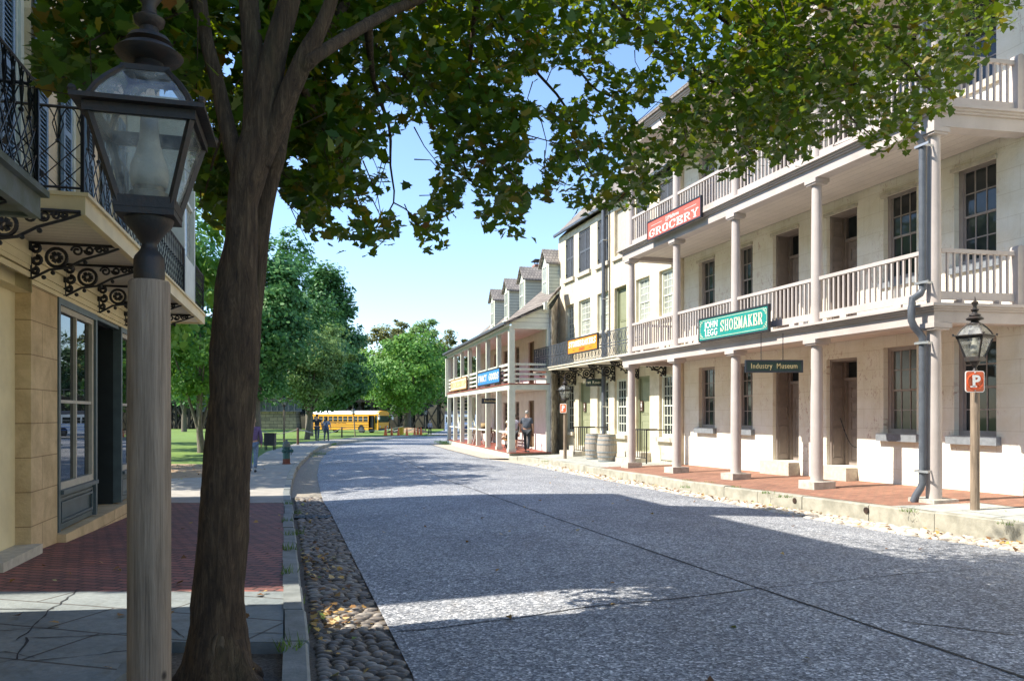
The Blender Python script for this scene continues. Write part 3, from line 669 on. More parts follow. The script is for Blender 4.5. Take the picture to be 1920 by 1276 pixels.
def serif_word(mb, word, x0, x1, z0, z1, y, t=.006, wgt=.24):
    """slab-serif capitals drawn as strokes"""
    D = {'G': [[(.9,.78),(.72,.97),(.4,.97),(.12,.75),(.12,.25),(.4,.03),(.7,.03),(.88,.2),(.88,.45)],[(.55,.45),(1.0,.45)],[(.92,.72),(.92,.98)]],
     'R': [[(.2,0),(.2,1)],[(.2,.97),(.6,.97),(.8,.85),(.8,.62),(.6,.5),(.2,.5)],[(.55,.5),(.85,.03),(1,.03)],[(.02,.03),(.4,.03)],[(.02,.97),(.3,.97)]],
     'O': [[(.5,.98),(.2,.85),(.08,.5),(.2,.15),(.5,.02),(.8,.15),(.92,.5),(.8,.85),(.5,.98)]],
     'C': [[(.9,.72),(.75,.95),(.45,.98),(.15,.8),(.08,.5),(.15,.2),(.45,.02),(.75,.05),(.93,.25)],[(.92,.68),(.92,.98)]],
     'E': [[(.22,0),(.22,1)],[(.02,.97),(.88,.97),(.88,.72)],[(.02,.03),(.9,.03),(.9,.3)],[(.22,.5),(.66,.5)],[(.66,.36),(.66,.64)]],
     'Y': [[(.5,0),(.5,.46)],[(.12,.97),(.5,.46)],[(.88,.97),(.5,.46)],[(-.02,.97),(.34,.97)],[(.68,.97),(1.02,.97)],[(.3,.03),(.7,.03)]],
     'S': [[(.84,.72),(.72,.95),(.4,.98),(.18,.82),(.2,.62),(.5,.5),(.8,.38),(.85,.18),(.6,.02),(.3,.04),(.14,.28)],[(.86,.68),(.86,.98)],[(.12,.02),(.12,.32)]],
     'H': [[(.2,0),(.2,1)],[(.8,0),(.8,1)],[(.2,.5),(.8,.5)],[(.02,.03),(.38,.03)],[(.02,.97),(.38,.97)],[(.62,.03),(.98,.03)],[(.62,.97),(.98,.97)]],
     'M': [[(.16,0),(.16,1)],[(.84,0),(.84,1)],[(.16,1),(.5,.1)],[(.84,1),(.5,.1)],[(0,.03),(.32,.03)],[(.68,.03),(1,.03)],[(0,.97),(.2,.97)],[(.8,.97),(1,.97)]],
     'A': [[(.12,0),(.5,1)],[(.88,0),(.5,1)],[(.26,.32),(.74,.32)],[(-.03,.03),(.28,.03)],[(.72,.03),(1.03,.03)]],
     'K': [[(.2,0),(.2,1)],[(.25,.42),(.82,.97)],[(.4,.55),(.86,.03)],[(.02,.03),(.38,.03)],[(.02,.97),(.38,.97)],[(.66,.97),(1,.97)],[(.68,.03),(1.02,.03)]],
     'B': [[(.2,0),(.2,1)],[(.05,.97),(.6,.97),(.8,.85),(.8,.65),(.6,.52),(.2,.52)],[(.6,.52),(.88,.4),(.88,.15),(.65,.03),(.05,.03)]],
     'P': [[(.2,0),(.2,1)],[(.05,.97),(.65,.97),(.88,.85),(.88,.58),(.65,.45),(.2,.45)],[(.02,.03),(.42,.03)]],
     'F': [[(.22,0),(.22,1)],[(.02,.97),(.9,.97),(.9,.72)],[(.22,.5),(.68,.5)],[(.02,.03),(.42,.03)]],
     'N': [[(.18,0),(.18,1)],[(.82,0),(.82,1)],[(.18,1),(.82,0)],[(.02,.03),(.36,.03)],[(.64,.97),(1,.97)]],
     'D': [[(.2,0),(.2,1)],[(.02,.97),(.55,.97),(.85,.75),(.9,.5),(.85,.25),(.55,.03),(.02,.03)]],
     'T': [[(.5,0),(.5,1)],[(.05,.72),(.05,.97),(.95,.97),(.95,.72)],[(.3,.03),(.7,.03)]],
     'L': [[(.22,0),(.22,1)],[(.02,.97),(.42,.97)],[(.02,.03),(.9,.03),(.9,.32)]],
     'U': [[(.2,1),(.2,.25),(.4,.03),(.62,.03),(.8,.25),(.8,1)],[(.04,.97),(.36,.97)],[(.64,.97),(.96,.97)]],
     "'": [[(.5,.7),(.5,1)]], ' ': []}
    n = len(word); pitch = (x1 - x0) / n; cw = pitch * .82; h = z1 - z0; th = cw * wgt
    for i, ch in enumerate(word):
        ox = x0 + pitch * i + pitch * .09
        for st in D[ch]:
            for (ax, az), (bx, bz) in zip(st[:-1], st[1:]):
                vert = abs(bx-ax)*cw < abs(bz-az)*h * .6
                w = th if vert else min(th * .6, h * .14)
                p, q = Vector((ox+ax*cw, y, z0+az*h)), Vector((ox+bx*cw, y, z0+bz*h)); d = (q-p)
                if d.length < 1e-6: continue
                d.normalize(); nn = Vector((d.z, 0, -d.x)) * w / 2; e = d * min(w*.2, .01)
                mb.add([p-nn-e, p+nn-e, q+nn+e, q-nn+e, p-nn-e+Vector((0,t,0)), p+nn-e+Vector((0,t,0)), q+nn+e+Vector((0,t,0)), q-nn+e+Vector((0,t,0))], [(0,1,2,3),(0,4,5,1),(1,5,6,2),(2,6,7,3),(3,7,4,0)])
    return mb
# ------------------------------------------------------------------ the white gallery building
WB = empty('gallery_building', RF.world(0, 0), RF.ang, 'long white limewashed stone building with three storeys of grey columned galleries', 'building')
XE = -22.2            # party wall with the bakery
COL_Y = -1.8; CX0 = RF.x(1751, -1.8); BAY = 3.04
F1B, F1T, F2B, F2T, F3B, F3T = 3.16, 3.46, 6.50, 6.82, 9.95, 10.3   # gallery beams, bottom and top
gx = lambda px: RF.x(px)
cols_px = {'w1': (1310, 1340), 'w2': (1381, 1411), 'd1': (1449, 1497.7), 'd2': (1549.6, 1607), 'w3': (1656.5, 1718.5), 'w4': (1789, 1868)}
LX = {k: (gx(a), gx(b)) for k, (a, b) in cols_px.items()}
zz = lambda px, py: RF.z(px, py)
ops = []
GW = (zz(1690, 813), zz(1690, 648)); GD = (zz(1580, 874), zz(1580, 671))
UW = (zz(1830, 492), zz(1830, 305)); 
FL1 = 3.52; FL2 = 6.88; DEP = .60
TW = (UW[0] + 3.36, UW[1] + 3.25)
EXTRA = [(LX['w4'][0] + 3.3*k, LX['w4'][1] + 3.3*k) for k in (1, 2)]
for k, (a, b) in LX.items():
    if k[0] == 'w':
        ops += [(a, b, *GW), (a, b, *UW), (a, b, *TW)]
    else:
        ops += [(a, b, *GD), (a, b, FL1 + .02, UW[1] + .02), (a, b, FL2 + .02, TW[1])]
for a, b in EXTRA: ops += [(a, b, *GW), (a, b, *UW), (a, b, *TW)]
mb = MB(); mb.wall(XE, 1.5, -.6, 10.6, 0, ops, DEP)
mb.quad((XE, .9, -.6), (XE, .9, 10.6), (1.5, .9, 10.6), (1.5, .9, -.6)); 
mb.box(1.5, 1.9, 0, 9, -.6, 10.6); mb.box(XE, XE + .3, .001, 9, 3, 10.6); mb.box(XE, 1.5, 9, 9.3, -.6, 10.6)
mb.build('wall', M['white_wall'], WB)
roof = MB().prismx([(-2.15, 10.32), (-2.15, 10.42), (4, 14.0), (9.6, 10.42), (9.6, 10.3), (0, 10.3)], XE - .1, 2.2).build('roof', M['slate'], WB)
for ch in (-20.6, -9.5, -1.5): MB().box(ch - .5, ch + .5, 3.6, 4.4, 11.5, 14.6).build('chimney', M['redbrick'], roof)
# ashlar lintels over upper openings
for k, (a, b) in list(LX.items()):
    for zt in (UW[1] + (.02 if k[0] == 'd' else 0), TW[1]): MB().box(a - .05, b + .02, -.055, -.002, zt - .06, zt + .02).build('lintel', M['sill_pale'], WB)
def lining(a, b, z0, z1):
    mb = MB(); H = z1 - z0
    for s, x in ((1, a + .001), (-1, b - .001)):
        mb.box(x, x + s*.05, .10, .46, z0 + .002, z1 - .002)
        for u, v in ((.06, .36), (.42, .56), (.61, .74), (.82, .95)):
            for (y0, y1, p, q) in ((.15, .41, u, u + .012), (.15, .41, v - .012, v), (.15, .175, u, v), (.385, .41, u, v)): mb.box(x + s*.0501, x + s*.066, y0, y1, z0 + H*p, z0 + H*q)
    mb.box(a + .052, b - .052, .10, .46, z1 - .05, z1 - .003); mb.build('door_lining', M['door_mauve'], WB)
for k, (a, b) in list(LX.items()) + [('w5', EXTRA[0]), ('w6', EXTRA[1])]:
    if k[0] == 'w':
        c = 3 if k in ('w3', 'w4', 'w5', 'w6') else 3
        w = window(WB, a, b, *GW, .12, c, 2, 2, M['window_grey'], M['pane_blind'] if k == 'w3' else M['pane'], M['sill'], fw=.085, sh=.16)
        if k == 'w3':   # half shutters inside the lower sash
            mb2 = MB(); xm = (a+b)/2
            for (p, q) in ((a+.1, xm-.01), (xm+.01, b-.1)):
                zz_ = GW[0] + .12
                while zz_ < (GW[0]+GW[1])/2 - .06: mb2.box(p+.03, q-.03, .178, .19, zz_, zz_+.03); zz_ += .05
        window(WB, a, b, *UW, .12, c, 2, 2, M['window_grey'], M['pane'], M['sill'], fw=.085, sh=.14, silld=.06)
        window(WB, a, b, *TW, .12, c, 2, 2, M['window_grey'], M['pane'], M['sill_pale'], fw=.085, sh=.14, silld=.06)
    else:
        panel_door(WB, a + .05, b - .05, *GD, .52, M['door_mauve'], 2, (.06,.33,.37,.50,.54,.66,.70,.82,.86,.97)[:8] if k == 'd1' else (.06,.36,.42,.58,.63,.75,.8,.92), GD[0] + (GD[1]-GD[0]) * .80); lining(a, b, *GD)
        panel_door(WB, a + .05, b - .05, FL1 + .02, UW[1] + .02, .52, M['door_mauve'], 2, (.06,.36,.42,.58,.63,.75,.8,.92), FL1 + 2.2); lining(a, b, FL1 + .02, UW[1] + .02)
        panel_door(WB, a + .05, b - .05, FL2 + .02, TW[1], .52, M['door_mauve'], 2, (.06,.36,.42,.58,.63,.75,.8,.92), FL2 + 2.2); lining(a, b, FL2 + .02, TW[1])
        MB().box(a - .12, b + .02, -.32, .5, -.3, GD[0] - .002).build('step', M['sill_pale'], WB)
# gallery floors: deck, beam with cornice, and boarded soffit; the end is slightly askew
SK = .12
def gx_end(y): return CX0 + .17 + SK * (y - COL_Y) * 1.0    # right-hand end of the gallery, x as a function of y
XL = RF.x(1184, COL_Y) - .35
for (zb, zt, last) in ((F1B, F1T, 0), (F2B, F2T, 0), (F3B, F3T, 1)):
    mb = MB(); yo = COL_Y - .15
    def ring(y0, y1, z0, z1, g=0.0): mb.hexa([(XL - g, y0, z0), (gx_end(y0) + g, y0, z0), (gx_end(y1) + g, y1, z0), (XL - g, y1, z0), (XL - g, y0, z1), (gx_end(y0) + g, y0, z1), (gx_end(y1) + g, y1, z1), (XL - g, y1, z1)])
    ring(yo, yo + .30, zb, zt - .1)
    mb.hexa([(gx_end(yo+.3) - .3, yo + .3, zb), (gx_end(yo+.3), yo + .3, zb), (gx_end(-.01), -.01, zb), (gx_end(-.01) - .3, -.01, zb), (gx_end(yo+.3) - .3, yo + .3, zt - .1), (gx_end(yo+.3), yo + .3, zt - .1), (gx_end(-.01), -.01, zt - .1), (gx_end(-.01) - .3, -.01, zt - .1)])
    mb.box(XL, XL + .3, yo + .3, -.01, zb, zt - .1)
    ring(yo - .05, -.012, zt - .1, zt - .065, .05); ring(yo - .09, -.012, zt - .065, zt - .028, .09); ring(yo - .14, -.012, zt - .028, zt + (.02 if not last else .05), .14)
    gf = mb.build('gallery_floor', M['gallery'], WB)
    s = MB(); s.quad((XL + .3, yo + .3, zb + .13), (gx_end(yo+.3) - .3, yo + .3, zb + .13), (gx_end(-.01) - .3, -.012, zb + .13), (XL + .3, -.012, zb + .13)); s.build('ceiling', M['ceiling'], gf)
def column(par, x, y, z0, z1, r0, r1, plinth=None, cap=True):
    mb = MB(); n = 20; H = z1 - z0
    prof = [(r0*1.0, z0), (r0, z0 + H*.3), (r0*.97, z0 + H*.55), (r1*1.02, z0 + H*.9), (r1, z1 - .13), (r1*1.12, z1 - .12), (r1*1.12, z1 - .1), (r1*1.05, z1 - .09)]
    mb.lathe(x, y, prof, n); mb.box(x - r1*1.75, x + r1*1.75, y - r1*1.75, y + r1*1.75, z1 - .085, z1 - .003); mb.box(x - r1*1.5, x + r1*1.5, y - r1*1.5, y + r1*1.5, z1 - .12, z1 - .0855)
    c = mb.build('column', M['gallery'], par, 40)
    if plinth is not None:
        p0, p1, hw = plinth; q = MB(); j = lambda: random.uniform(-.015, .015)
        q.hexa([(x-hw+j(), y-hw+j(), p0), (x+hw+j(), y-hw+j(), p0), (x+hw+j(), y+hw+j(), p0), (x-hw+j(), y+hw+j(), p0), (x-hw+j(), y-hw+j(), p1+j()*.6), (x+hw+j(), y-hw+j(), p1+j()*.6), (x+hw+j(), y+hw+j(), p1+j()*.6), (x-hw+j(), y+hw+j(), p1+j()*.6)])
        q.build('plinth', M['plinth'], c)
    return c
COLS = [RF.x(p, COL_Y) for p in (1751, 1531.5, 1379.7, 1269, 1184)]
for i, x in enumerate(COLS):
    w = RF.world(x, COL_Y); zg = SR(w.y); ht = .10 if i == 0 else .20
    column(WB, x, COL_Y, zg + ht - .03, F1B, .128, .112, (zg - .25, zg + ht, .255 if i else .27))
    column(WB, x, COL_Y, F1T + .0, F2B, .115, .10)
    column(WB, x, COL_Y, F2T + .0, F3B, .11, .095)
# railings, one per bay and storey
def railing(par, p0, p1, z0, m_, h=.98, gap=.135, name='railing'):
    p0, p1 = Vector(p0), Vector(p1); L = (p1 - p0).length; d = (p1 - p0) / L; mb = MB()
    mb.beam(p0 + Vector((0,0,z0+h-.035)), p1 + Vector((0,0,z0+h-.035)), .07, .07)
    mb.beam(p0 + Vector((0,0,z0+.17)), p1 + Vector((0,0,z0+.17)), .05, .14)
    n = int(L / gap)
    for i in range(1, n): 
        q = p0 + d * (L * i / n); mb.beam(q + Vector((0,0,z0+.2)), q + Vector((0,0,z0+h-.06)), .036, .036)
    for f in (.25, .75):
        q = p0 + d * (L * f); mb.beam(q + Vector((-.09,0,z0+.05)), q + Vector((.09,0,z0+.05)), .05, .10)
    return mb.build(name, m_, par)
for zf in (F1T + .02, F2T + .02):
    for i in range(4): railing(WB, (COLS[i+1] + .1, COL_Y, 0), (COLS[i] - .1, COL_Y, 0), zf, M['gallery'])
    e1 = (gx_end(-.17) - .2, -.19, 0); railing(WB, (CX0 + .02, COL_Y + .12, 0), e1, zf, M['gallery'])
    railing(WB, (COLS[4] - .0, COL_Y + .12, 0), (COLS[4], -.05, 0), zf, M['gallery'])
    q = MB(); nx = gx_end(-.1) - .2; q.box(nx - .08, nx + .08, -.2, -.03, zf, zf + 1.02); q.prismx([(-.2 + .17*(.5-.5*math.cos(PI*t/8)), zf + 1.02 + .07*math.sin(PI*t/8)) for t in range(9)], nx - .08, nx + .08); q.build('newel_post', M['gallery'], WB)
# rain pipe on the corner column
px_ = CX0 - .035; py_ = COL_Y - .21; yo_ = COL_Y - .37
r_ = .06
def zp(py): return RF.z(1730, py, py_)
pts = []
def bend(zt, zb):   # swings out round a beam
    return [(px_, py_, zt + .3), (px_, py_, zt + .16), (px_ - .02, py_ - .03, zt + .08), (px_ - .04, py_ - .19, zt - .02), (px_ - .05, yo_ - .01, zt - .08), (px_ - .05, yo_ - .03, zt - .17), (px_ - .05, yo_ - .03, zb + .05), (px_ - .04, yo_ + .02, zb - .06), (px_ - .02, py_ - .05, zb - .16), (px_, py_, zb - .24), (px_, py_, zb - .36)]
pts = [(px_, py_, 10.1), (px_, py_, 8.5)] + bend(F2T + .13, F2B + .0) + [(px_, py_, 5.4), (px_, py_, 4.6)] + bend(F1T + .13, F1B) + [(px_, py_, 1.6), (px_, py_, .42), (px_ - .02, py_ - .02, .33), (px_ - .07, py_ - .07, .2), (px_ - .10, py_ - .10, .08)]
dp = MB().tube(pts, r_, 14).build('downspout', M['pipe'], WB, 50)
for zc in (7.35, 6.2, 3.85, 2.82, .62):
    b = MB(); b.box(px_ - .09, px_ + .20, py_ - .085, py_ - .07, zc - .02, zc + .02); b.box(px_ + .085, px_ + .1, py_ - .08, py_ + .14, zc - .02, zc + .02); b.box(px_ - .1, px_ - .085, py_ - .08, py_ + .05, zc - .02, zc + .02)
    b.build('bracket', M['steel'], dp)
# door chain
a, b = LX['d2']; ch = MB(); P0, P1 = Vector((a + (b-a)*.32, .13, 1.5)), Vector((b - .02, .10, .86))
cp_ = [P0.lerp(P1, t/26) + Vector((0, 0, -.25*math.sin(PI*t/26))) for t in range(27)]
for i in range(26):
    m_ = (cp_[i] + cp_[i+1]) / 2; d = (cp_[i+1]-cp_[i]); 
    ch.tube([m_ - d*.6, m_ + d*.6], .011 if i % 2 else .008, 5)
chain = MB(); chain.v = ch.v; chain.f = ch.f
co = chain.build('door_chain', M['iron'], None); co.location = WB.location; co.rotation_euler = WB.rotation_euler
tag(co, 'dark iron chain slung across the double grey panelled door', 'chain')
# ------------------------------------------------------------------ the cream bakery building
BX0 = RF.x(1047.5, -.15)
BB = empty('bakery_building', RF.world(BX0, -.15), RF.ang, 'cream stuccoed three storey building with slate blue shutters and iron balcony', 'building')
def bx(px): return RF.x(px, -.15) - BX0
def bz(px, py): return RF.z(px, py, -.15)
BXE = XE - .02 - BX0
g_ = {'wa': (1060.5, 1076), 'da': (1085, 1106.6), 'wb': (1120, 1141), 'wc': (1152, 1174.5), 'db': (1192.6, 1218), 'wd': (1236, 1263.5)}
BL = {k: (bx(a), bx(b)) for k, (a, b) in g_.items()}
BGW = (bz(1160, 814), bz(1160, 710)); BGD = (bz(1200, 846), bz(1200, 705))
BUW = (bz(1204, 603), bz(1204, 521)); BUD = (bz(1162, 664), bz(1162, 537))
BTW = (bz(1066, 523), bz(1066, 447))
ops = []
for k, (a, b) in BL.items():
    up = (a, b)
    ops.append((a, b, *(BGW if k[0] == 'w' else BGD)))
    ops.append((a, b, *(BUD if k == 'wc' else BUW))); ops.append((a, b, *BTW))
BTOP = bz(1049, 446)
mb = MB(); mb.wall(0, BXE, -.7, BTOP, 0, ops, .2); mb.quad((0, .9, -.7), (0, .9, BTOP), (BXE, .9, BTOP), (BXE, .9, -.7))
mb.add([(0, .0, -.7), (0, 9, -.7), (0, 9, BTOP), (0, 4.5, BTOP + 4.4), (0, 0, BTOP)], [(0, 1, 2, 3, 4)]); mb.box(BXE - .02, BXE, .0, .3, -.6, BTOP)
mb.quad((0, 9, -.7), (BXE, 9, -.7), (BXE, 9, BTOP), (0, 9, BTOP)); mb.build('wall', M['cream_wall'], BB)
rf = MB().prismx([(-.2, BTOP + .0), (-.2, BTOP + .1), (4.5, BTOP + 4.7), (9.3, BTOP + .1), (9.3, BTOP), (4.5, BTOP + 4.5)], -.12, BXE).build('roof', M['slate'], BB)
mb = MB(); mb.box(.0, BXE, -.27, -.19, BTOP + .02, BTOP + .12); mb.build('gutter', M['pipe'], BB)
MB().box(BXE - 2.2, BXE - 1.2, 3.6, 4.6, BTOP + 3, BTOP + 6).build('chimney', M['redbrick'], rf)
for k, (a, b) in BL.items():
    if k[0] == 'w': window(BB, a, b, *BGW, .1, 4 if k != 'wa' else 3, 3, 3, M['window_white'], M['pane'], M['sill_pale'], fw=.09, bar=.03, sh=.15, split=.5)
    else:
        panel_door(BB, a, b, *BGD, .15, M['door_green'], 1, (.05,.4,.5,.94), knob=True)
        MB().box(a - .1, b + .1, -.4, .12, -.5, BGD[0] - .003).build('step', M['sill_pale'], BB)
    if k == 'wc': panel_door(BB, a, b, *BUD, .17, M['door_green'], 1, (.05,.4,.5,.94), knob=True)
    else: window(BB, a, b, *BUW, .1, 3, 3, 3, M['window_white'], M['pane_bright'], M['sill_pale'], fw=.08, bar=.03, sh=.12, split=.46)
    if k == 'wc':
        p = MB().box(a, b, .12, .19, *BTW).build('blind_window', M['sash_cream'], BB); MB().box(a - .1, b + .1, -.1, .1, BTW[0] - .14, BTW[0] - .002).build('sill', M['sill_pale'], p)
    else:
        xm = (a + b) / 2; s1 = shutter(BB, a + .02, xm - .004, *BTW, .05, M['shutter']); shutter(BB, xm + .004, b - .02, *BTW, .05, M['shutter'])
        MB().box(a - .1, b + .1, -.1, .05, BTW[0] - .16, BTW[0] - .002).build('sill', M['sill_pale'], BB)
        h = MB()
        for f in (.12, .85): h.box(a - .07, a + .05, .02, .05, BTW[0] + (BTW[1]-BTW[0])*f - .03, BTW[0] + (BTW[1]-BTW[0])*f + .03)
        h.build('hinge', M['iron'], s1)
# balcony: stone slab on iron scroll brackets, wrought railing
SLB = 1.15
def spiral(cx, cz, r, turns, a0, dirn, y, n=22): return [(cx + r*(1-.75*t/n)*math.cos(a0 + dirn*2*PI*turns*t/n), y, cz + r*(1-.75*t/n)*math.sin(a0 + dirn*2*PI*turns*t/n)) for t in range(n+1)]
def scroll_bracket(par, org, ax, L, H, m_, r=.016, name='bracket', n=5):
    """cast scroll bracket in the plane spanned by ax and Z; org is the top corner at the wall"""
    mb = MB(); ax = Vector(ax); o = Vector(org)
    P = lambda u, w: o + ax * u + Vector((0, 0, w))
    def tub(pts, rr): mb.tube([P(u, w) for u, w in pts], rr, n)
    tub([(0, -.012), (L, -.012)], r); tub([(.015, 0), (.012, -H)], r)
    tub([(L, -.03), (L*.85, -H*.22), (L*.6, -H*.42), (L*.42, -H*.66), (L*.22, -H*.74), (L*.1, -H*.9), (.02, -H)], r*.9)
    # ring with rosette, then diminishing volutes out along the arm
    c, R = (L*.30, -H*.40), H*.25
    tub([(c[0] + R*math.cos(t*PI/9), c[1] + R*math.sin(t*PI/9)) for t in range(19)], r*1.15)
    for k in range(6): 
        a = k*PI/3; tub([(c[0] + R*.18*math.cos(a), c[1] + R*.18*math.sin(a)), (c[0] + R*.62*math.cos(a), c[1] + R*.62*math.sin(a))], r*1.5)
    x = L*.46
    for k, rr_ in enumerate((.15, .12, .095, .07)):
        q = H*rr_; cz = -H*(.05 + rr_)
        tub([(x + q + q*(1-.72*t/18)*math.cos(PI + (1 if k % 2 == 0 else -1)*2*PI*1.4*t/18), cz + q*(1-.72*t/18)*math.sin((1 if k % 2 == 0 else -1)*2*PI*1.4*t/18)) for t in range(19)], r*.8); x += 2.15*q
    for (u, w, q) in ((.08, .18, .13), (.09, .5, .14), (.07, .78, .1)):
        q = H*q; tub([(L*u*.9 + q*(1-.7*t/14)*math.cos(PI*.5 - 2*PI*1.2*t/14), -H*w + q*(1-.7*t/14)*math.sin(PI*.5 - 2*PI*1.2*t/14)) for t in range(15)], r*1.2)
    for k in range(5): u = L*(.9 - .035*k); tub([(u, -.015), (u, -H*(.07 + .012*k))], r*.9)
    for (u, w) in ((.26, .82), (.16, .95), (.46, .66), (.62, .5)): mb.sphere(P(L*u, -H*w), r*1.5, 6, 4)
    return mb.build(name, m_, par, 50)
bfz = RF.z(1100, 678, -.15 - SLB)
mb = MB(); mb.box(-.25, BXE - .3, -SLB, -.01, bfz - .1, bfz); mb.box(-.3, BXE - .3, -SLB - .04, -.01, bfz + .001, bfz + .05)
bal = mb.build('balcony', M['sill_pale'], BB)
def iron_rail(par, p0, p1, z0, h, name='railing', pitch=.32, r=.011, post=True):
    """wrought railing: lyre panels between two pairs of rails"""
    mb = MB(); p0, p1 = Vector(p0), Vector(p1); L = (p1-p0).length; d = (p1-p0)/L; Z = Vector((0,0,1)); P = lambda u, w: p0 + d*u + Z*(z0 + w)
    for w in (.05, h*.42, h*.52, h - .02): mb.tube([P(0, w), P(L, w)], r*1.3 if w > .1 else r, 4)
    n = max(1, round(L/pitch)); s = L/n
    for i in range(n+1):
        if post or i in (0, n): mb.tube([P(i*s, 0), P(i*s, h)], r*1.2, 4)
    for i in range(n):
        u = i*s
        for (a, b) in ((h*.52, h-.02), (.05, h*.42)):
            hh = b - a
            mb.tube([P(u+s*.5 + s*.36*math.cos(t*PI/6), a + hh*.5 + hh*.46*math.sin(t*PI/6)) for t in range(13)], r*.8, 3)
            for f in (.3, .7): mb.tube([P(u+s*f, a), P(u+s*(.5+(f-.5)*.4), a+hh*.5), P(u+s*f, b)], r*.8, 3)
        mb.tube([P(u+s*.5 + s*.2*math.cos(t*PI/4), h*.47 + h*.04*math.sin(t*PI/4)) for t in range(9)], r*.7, 3)
    return mb.build(name, M['iron_blue'], par)
iron_rail(bal, (-.24, -SLB + .04, 0), (BXE - .4, -SLB + .04, 0), bfz + .05, .92)
iron_rail(bal, (-.24, -SLB + .06, 0), (-.24, -.03, 0), bfz + .05, .92)
for k in range(6): scroll_bracket(bal, (.12 + (BXE - 1.0)*k/5, -.005, bfz - .1), (0, -1, 0), SLB*.98, .62, M['iron'], .026)
# rain pipe
xp = bx(1137.5); pp = MB().tube([(xp, -.13, BTOP + .05), (xp, -.13, bfz + .0), (xp, -.13, .75), (xp, -.28, .45)], .085, 10).build('downspout', M['pipe'], BB, 50)
q = MB()
for zc in (8.4, 6.1, 3.4, 1.9): q.box(xp - .12, xp + .12, -.2, -.01, zc - .025, zc + .025)
q.build('bracket', M['steel'], pp)
MB().tube([(xp + .33, -.03, BTOP), (xp + .33, -.03, bfz + .6)], .02, 5).build('cable', M['iron'], BB)
# step rails
for k in ('da', 'db'):
    a, b = (RF.x(1083, -.95) - BX0 + .22, RF.x(1107, -.95) - BX0 - .1) if k == 'da' else (RF.x(1195, -.95) - BX0 + .22, RF.x(1220, -.95) - BX0 - .1); zb = BGD[0] - .06; mb = MB(); hh = .98; sx = b + .06 if k == 'db' else a - .02
    rail = [(a - .22, -.95, zb - .22), (a - .22, -.95, zb + hh - .1), (b + .1, -.95, zb + hh - .1), (b + .1, -.95, zb - .22)]
    mb.tube(rail, .022, 6); mb.tube([(a - .22, -.95, zb + hh - .1), (a - .22, -.05, zb + hh - .1)], .02, 6); mb.tube([(b + .1, -.95, zb + hh - .1), (b + .1, -.05, zb + hh - .1)], .02, 6)
    for i in range(1, 6): u = a - .22 + (b - a + .32)*i/6; mb.tube([(u, -.95, zb - .05), (u, -.95, zb + hh - .1)], .017, 4)
    mb.tube([(a - .22, -.95, zb - .03), (b + .1, -.95, zb - .03)], .014, 4)
    o = mb.build('step_railing', M['iron'], None); o.location = BB.location; o.rotation_euler = BB.rotation_euler
    tag(o, {'da': 'black iron step railing beside the wooden barrels', 'db': 'black iron step railing just behind the leftmost gallery column'}[k], 'railing', 'black railings at the bakery doors')
    s = MB().box(BL[k][0] - .2, BL[k][1] + .1, -.8, -.41, -.5, zb - .14).build('step', M['plinth'], BB)
# barrels
M['hoop'] = mat('dull_blue_grey_hoop', (.27,.31,.33), (.2,.225,.235), 10, .5, .1, metal=.3)
def barrel(x, y, z, label, h=.9, r=.30):
    w = RF.world(BX0 + x, -.15 + y); e = empty('barrel', (w.x, w.y, z), RF.ang, label, 'barrel', 'wooden barrels by the bakery wall')
    prof = [(r*(.80 + .22*math.sin(PI*(.08 + .84*t/14))), h*t/14) for t in range(15)]
    prof2 = prof[:-1] + [(prof[-1][0], h), (prof[-1][0]-.025, h), (prof[-1][0]-.03, h-.04)]
    MB().lathe(0, 0, prof2, 24).build('body', M['barrel'], e, 40); q = MB()
    for t in (.05, .2, .36, .64, .8, .95):
        rr_ = r*(.80 + .22*math.sin(PI*(.08 + .84*t))) + .006; q.lathe(0, 0, [(rr_, h*t-.022), (rr_+.004, h*t-.02), (rr_+.004, h*t+.02), (rr_, h*t+.022)], 24)
    q.build('hoop', M['hoop'], e, 40); return e
M['barrel'] = mat('grey_oak_staves', (.42,.37,.31), (.24,.21,.175), 3.2, .85, .4, 30, stretch=(7,7,.6))
zb_ = SR(30) + .06
for px, lab, yy in ((1113, 'weathered oak barrel beside the step railing, half hidden by the nearer barrel', -.75), (1138, 'weathered oak barrel standing under the grey downspout', -.95)):
    barrel(RF.x(px, -.15 + yy) - BX0, yy, zb_, lab, .98 if px < 1120 else 1.0, .33 if px < 1120 else .36)
# ------------------------------------------------------------------ the far porch building
FD = 1.73; FXC = FF.x(958, -FD); FB = empty('porch_building', FF.world(FXC, 0), FF.ang, 'pale two storey wooden porch building with four dormers and shingled roof', 'building')
PN, PS = 8, 2.5; FXF = -(PN-1)*PS
zFl, zB0, zB1, zR, zE = -.05, 2.66, 2.92, 3.79, 5.42
def fx(px, c=0.0): return FF.x(px, c) - FXC
Yw = FD
mb = MB()
F_op = []
for px0, px1 in ((991, 1001.5), (965, 973.5), (943.5, 952.5), (926, 933), (908.5, 914)):
    a, b = fx(px0), fx(px1); F_op += [(a, b, .02 if px1 - px0 > 9.5 else .7, 2.25)]
    F_op += [(a, b, 2.96 if (px1 == 1001.5) else 3.2, 5.05)]
mb.wall(FXF + 1.6, .1, -.5, 6.2, 0, F_op, .18); mb.quad((FXF + 1.6, .4, -.5), (FXF + 1.6, .4, 6.2), (-.6, .4, 6.2), (-.6, .4, -.5))
mb.quad((FXF + 1.6, 0, -.5), (FXF + 1.6, 7.5, -.5), (FXF + 1.6, 7.5, 6.2), (FXF + 1.6, 0, 6.2)); mb.quad((FXF + 1.6, 7.5, -.5), (-14, 7.5, -.5), (-14, 7.5, 6.2), (FXF + 1.6, 7.5, 6.2))
mb.build('wall', M['pink_wall'], FB)
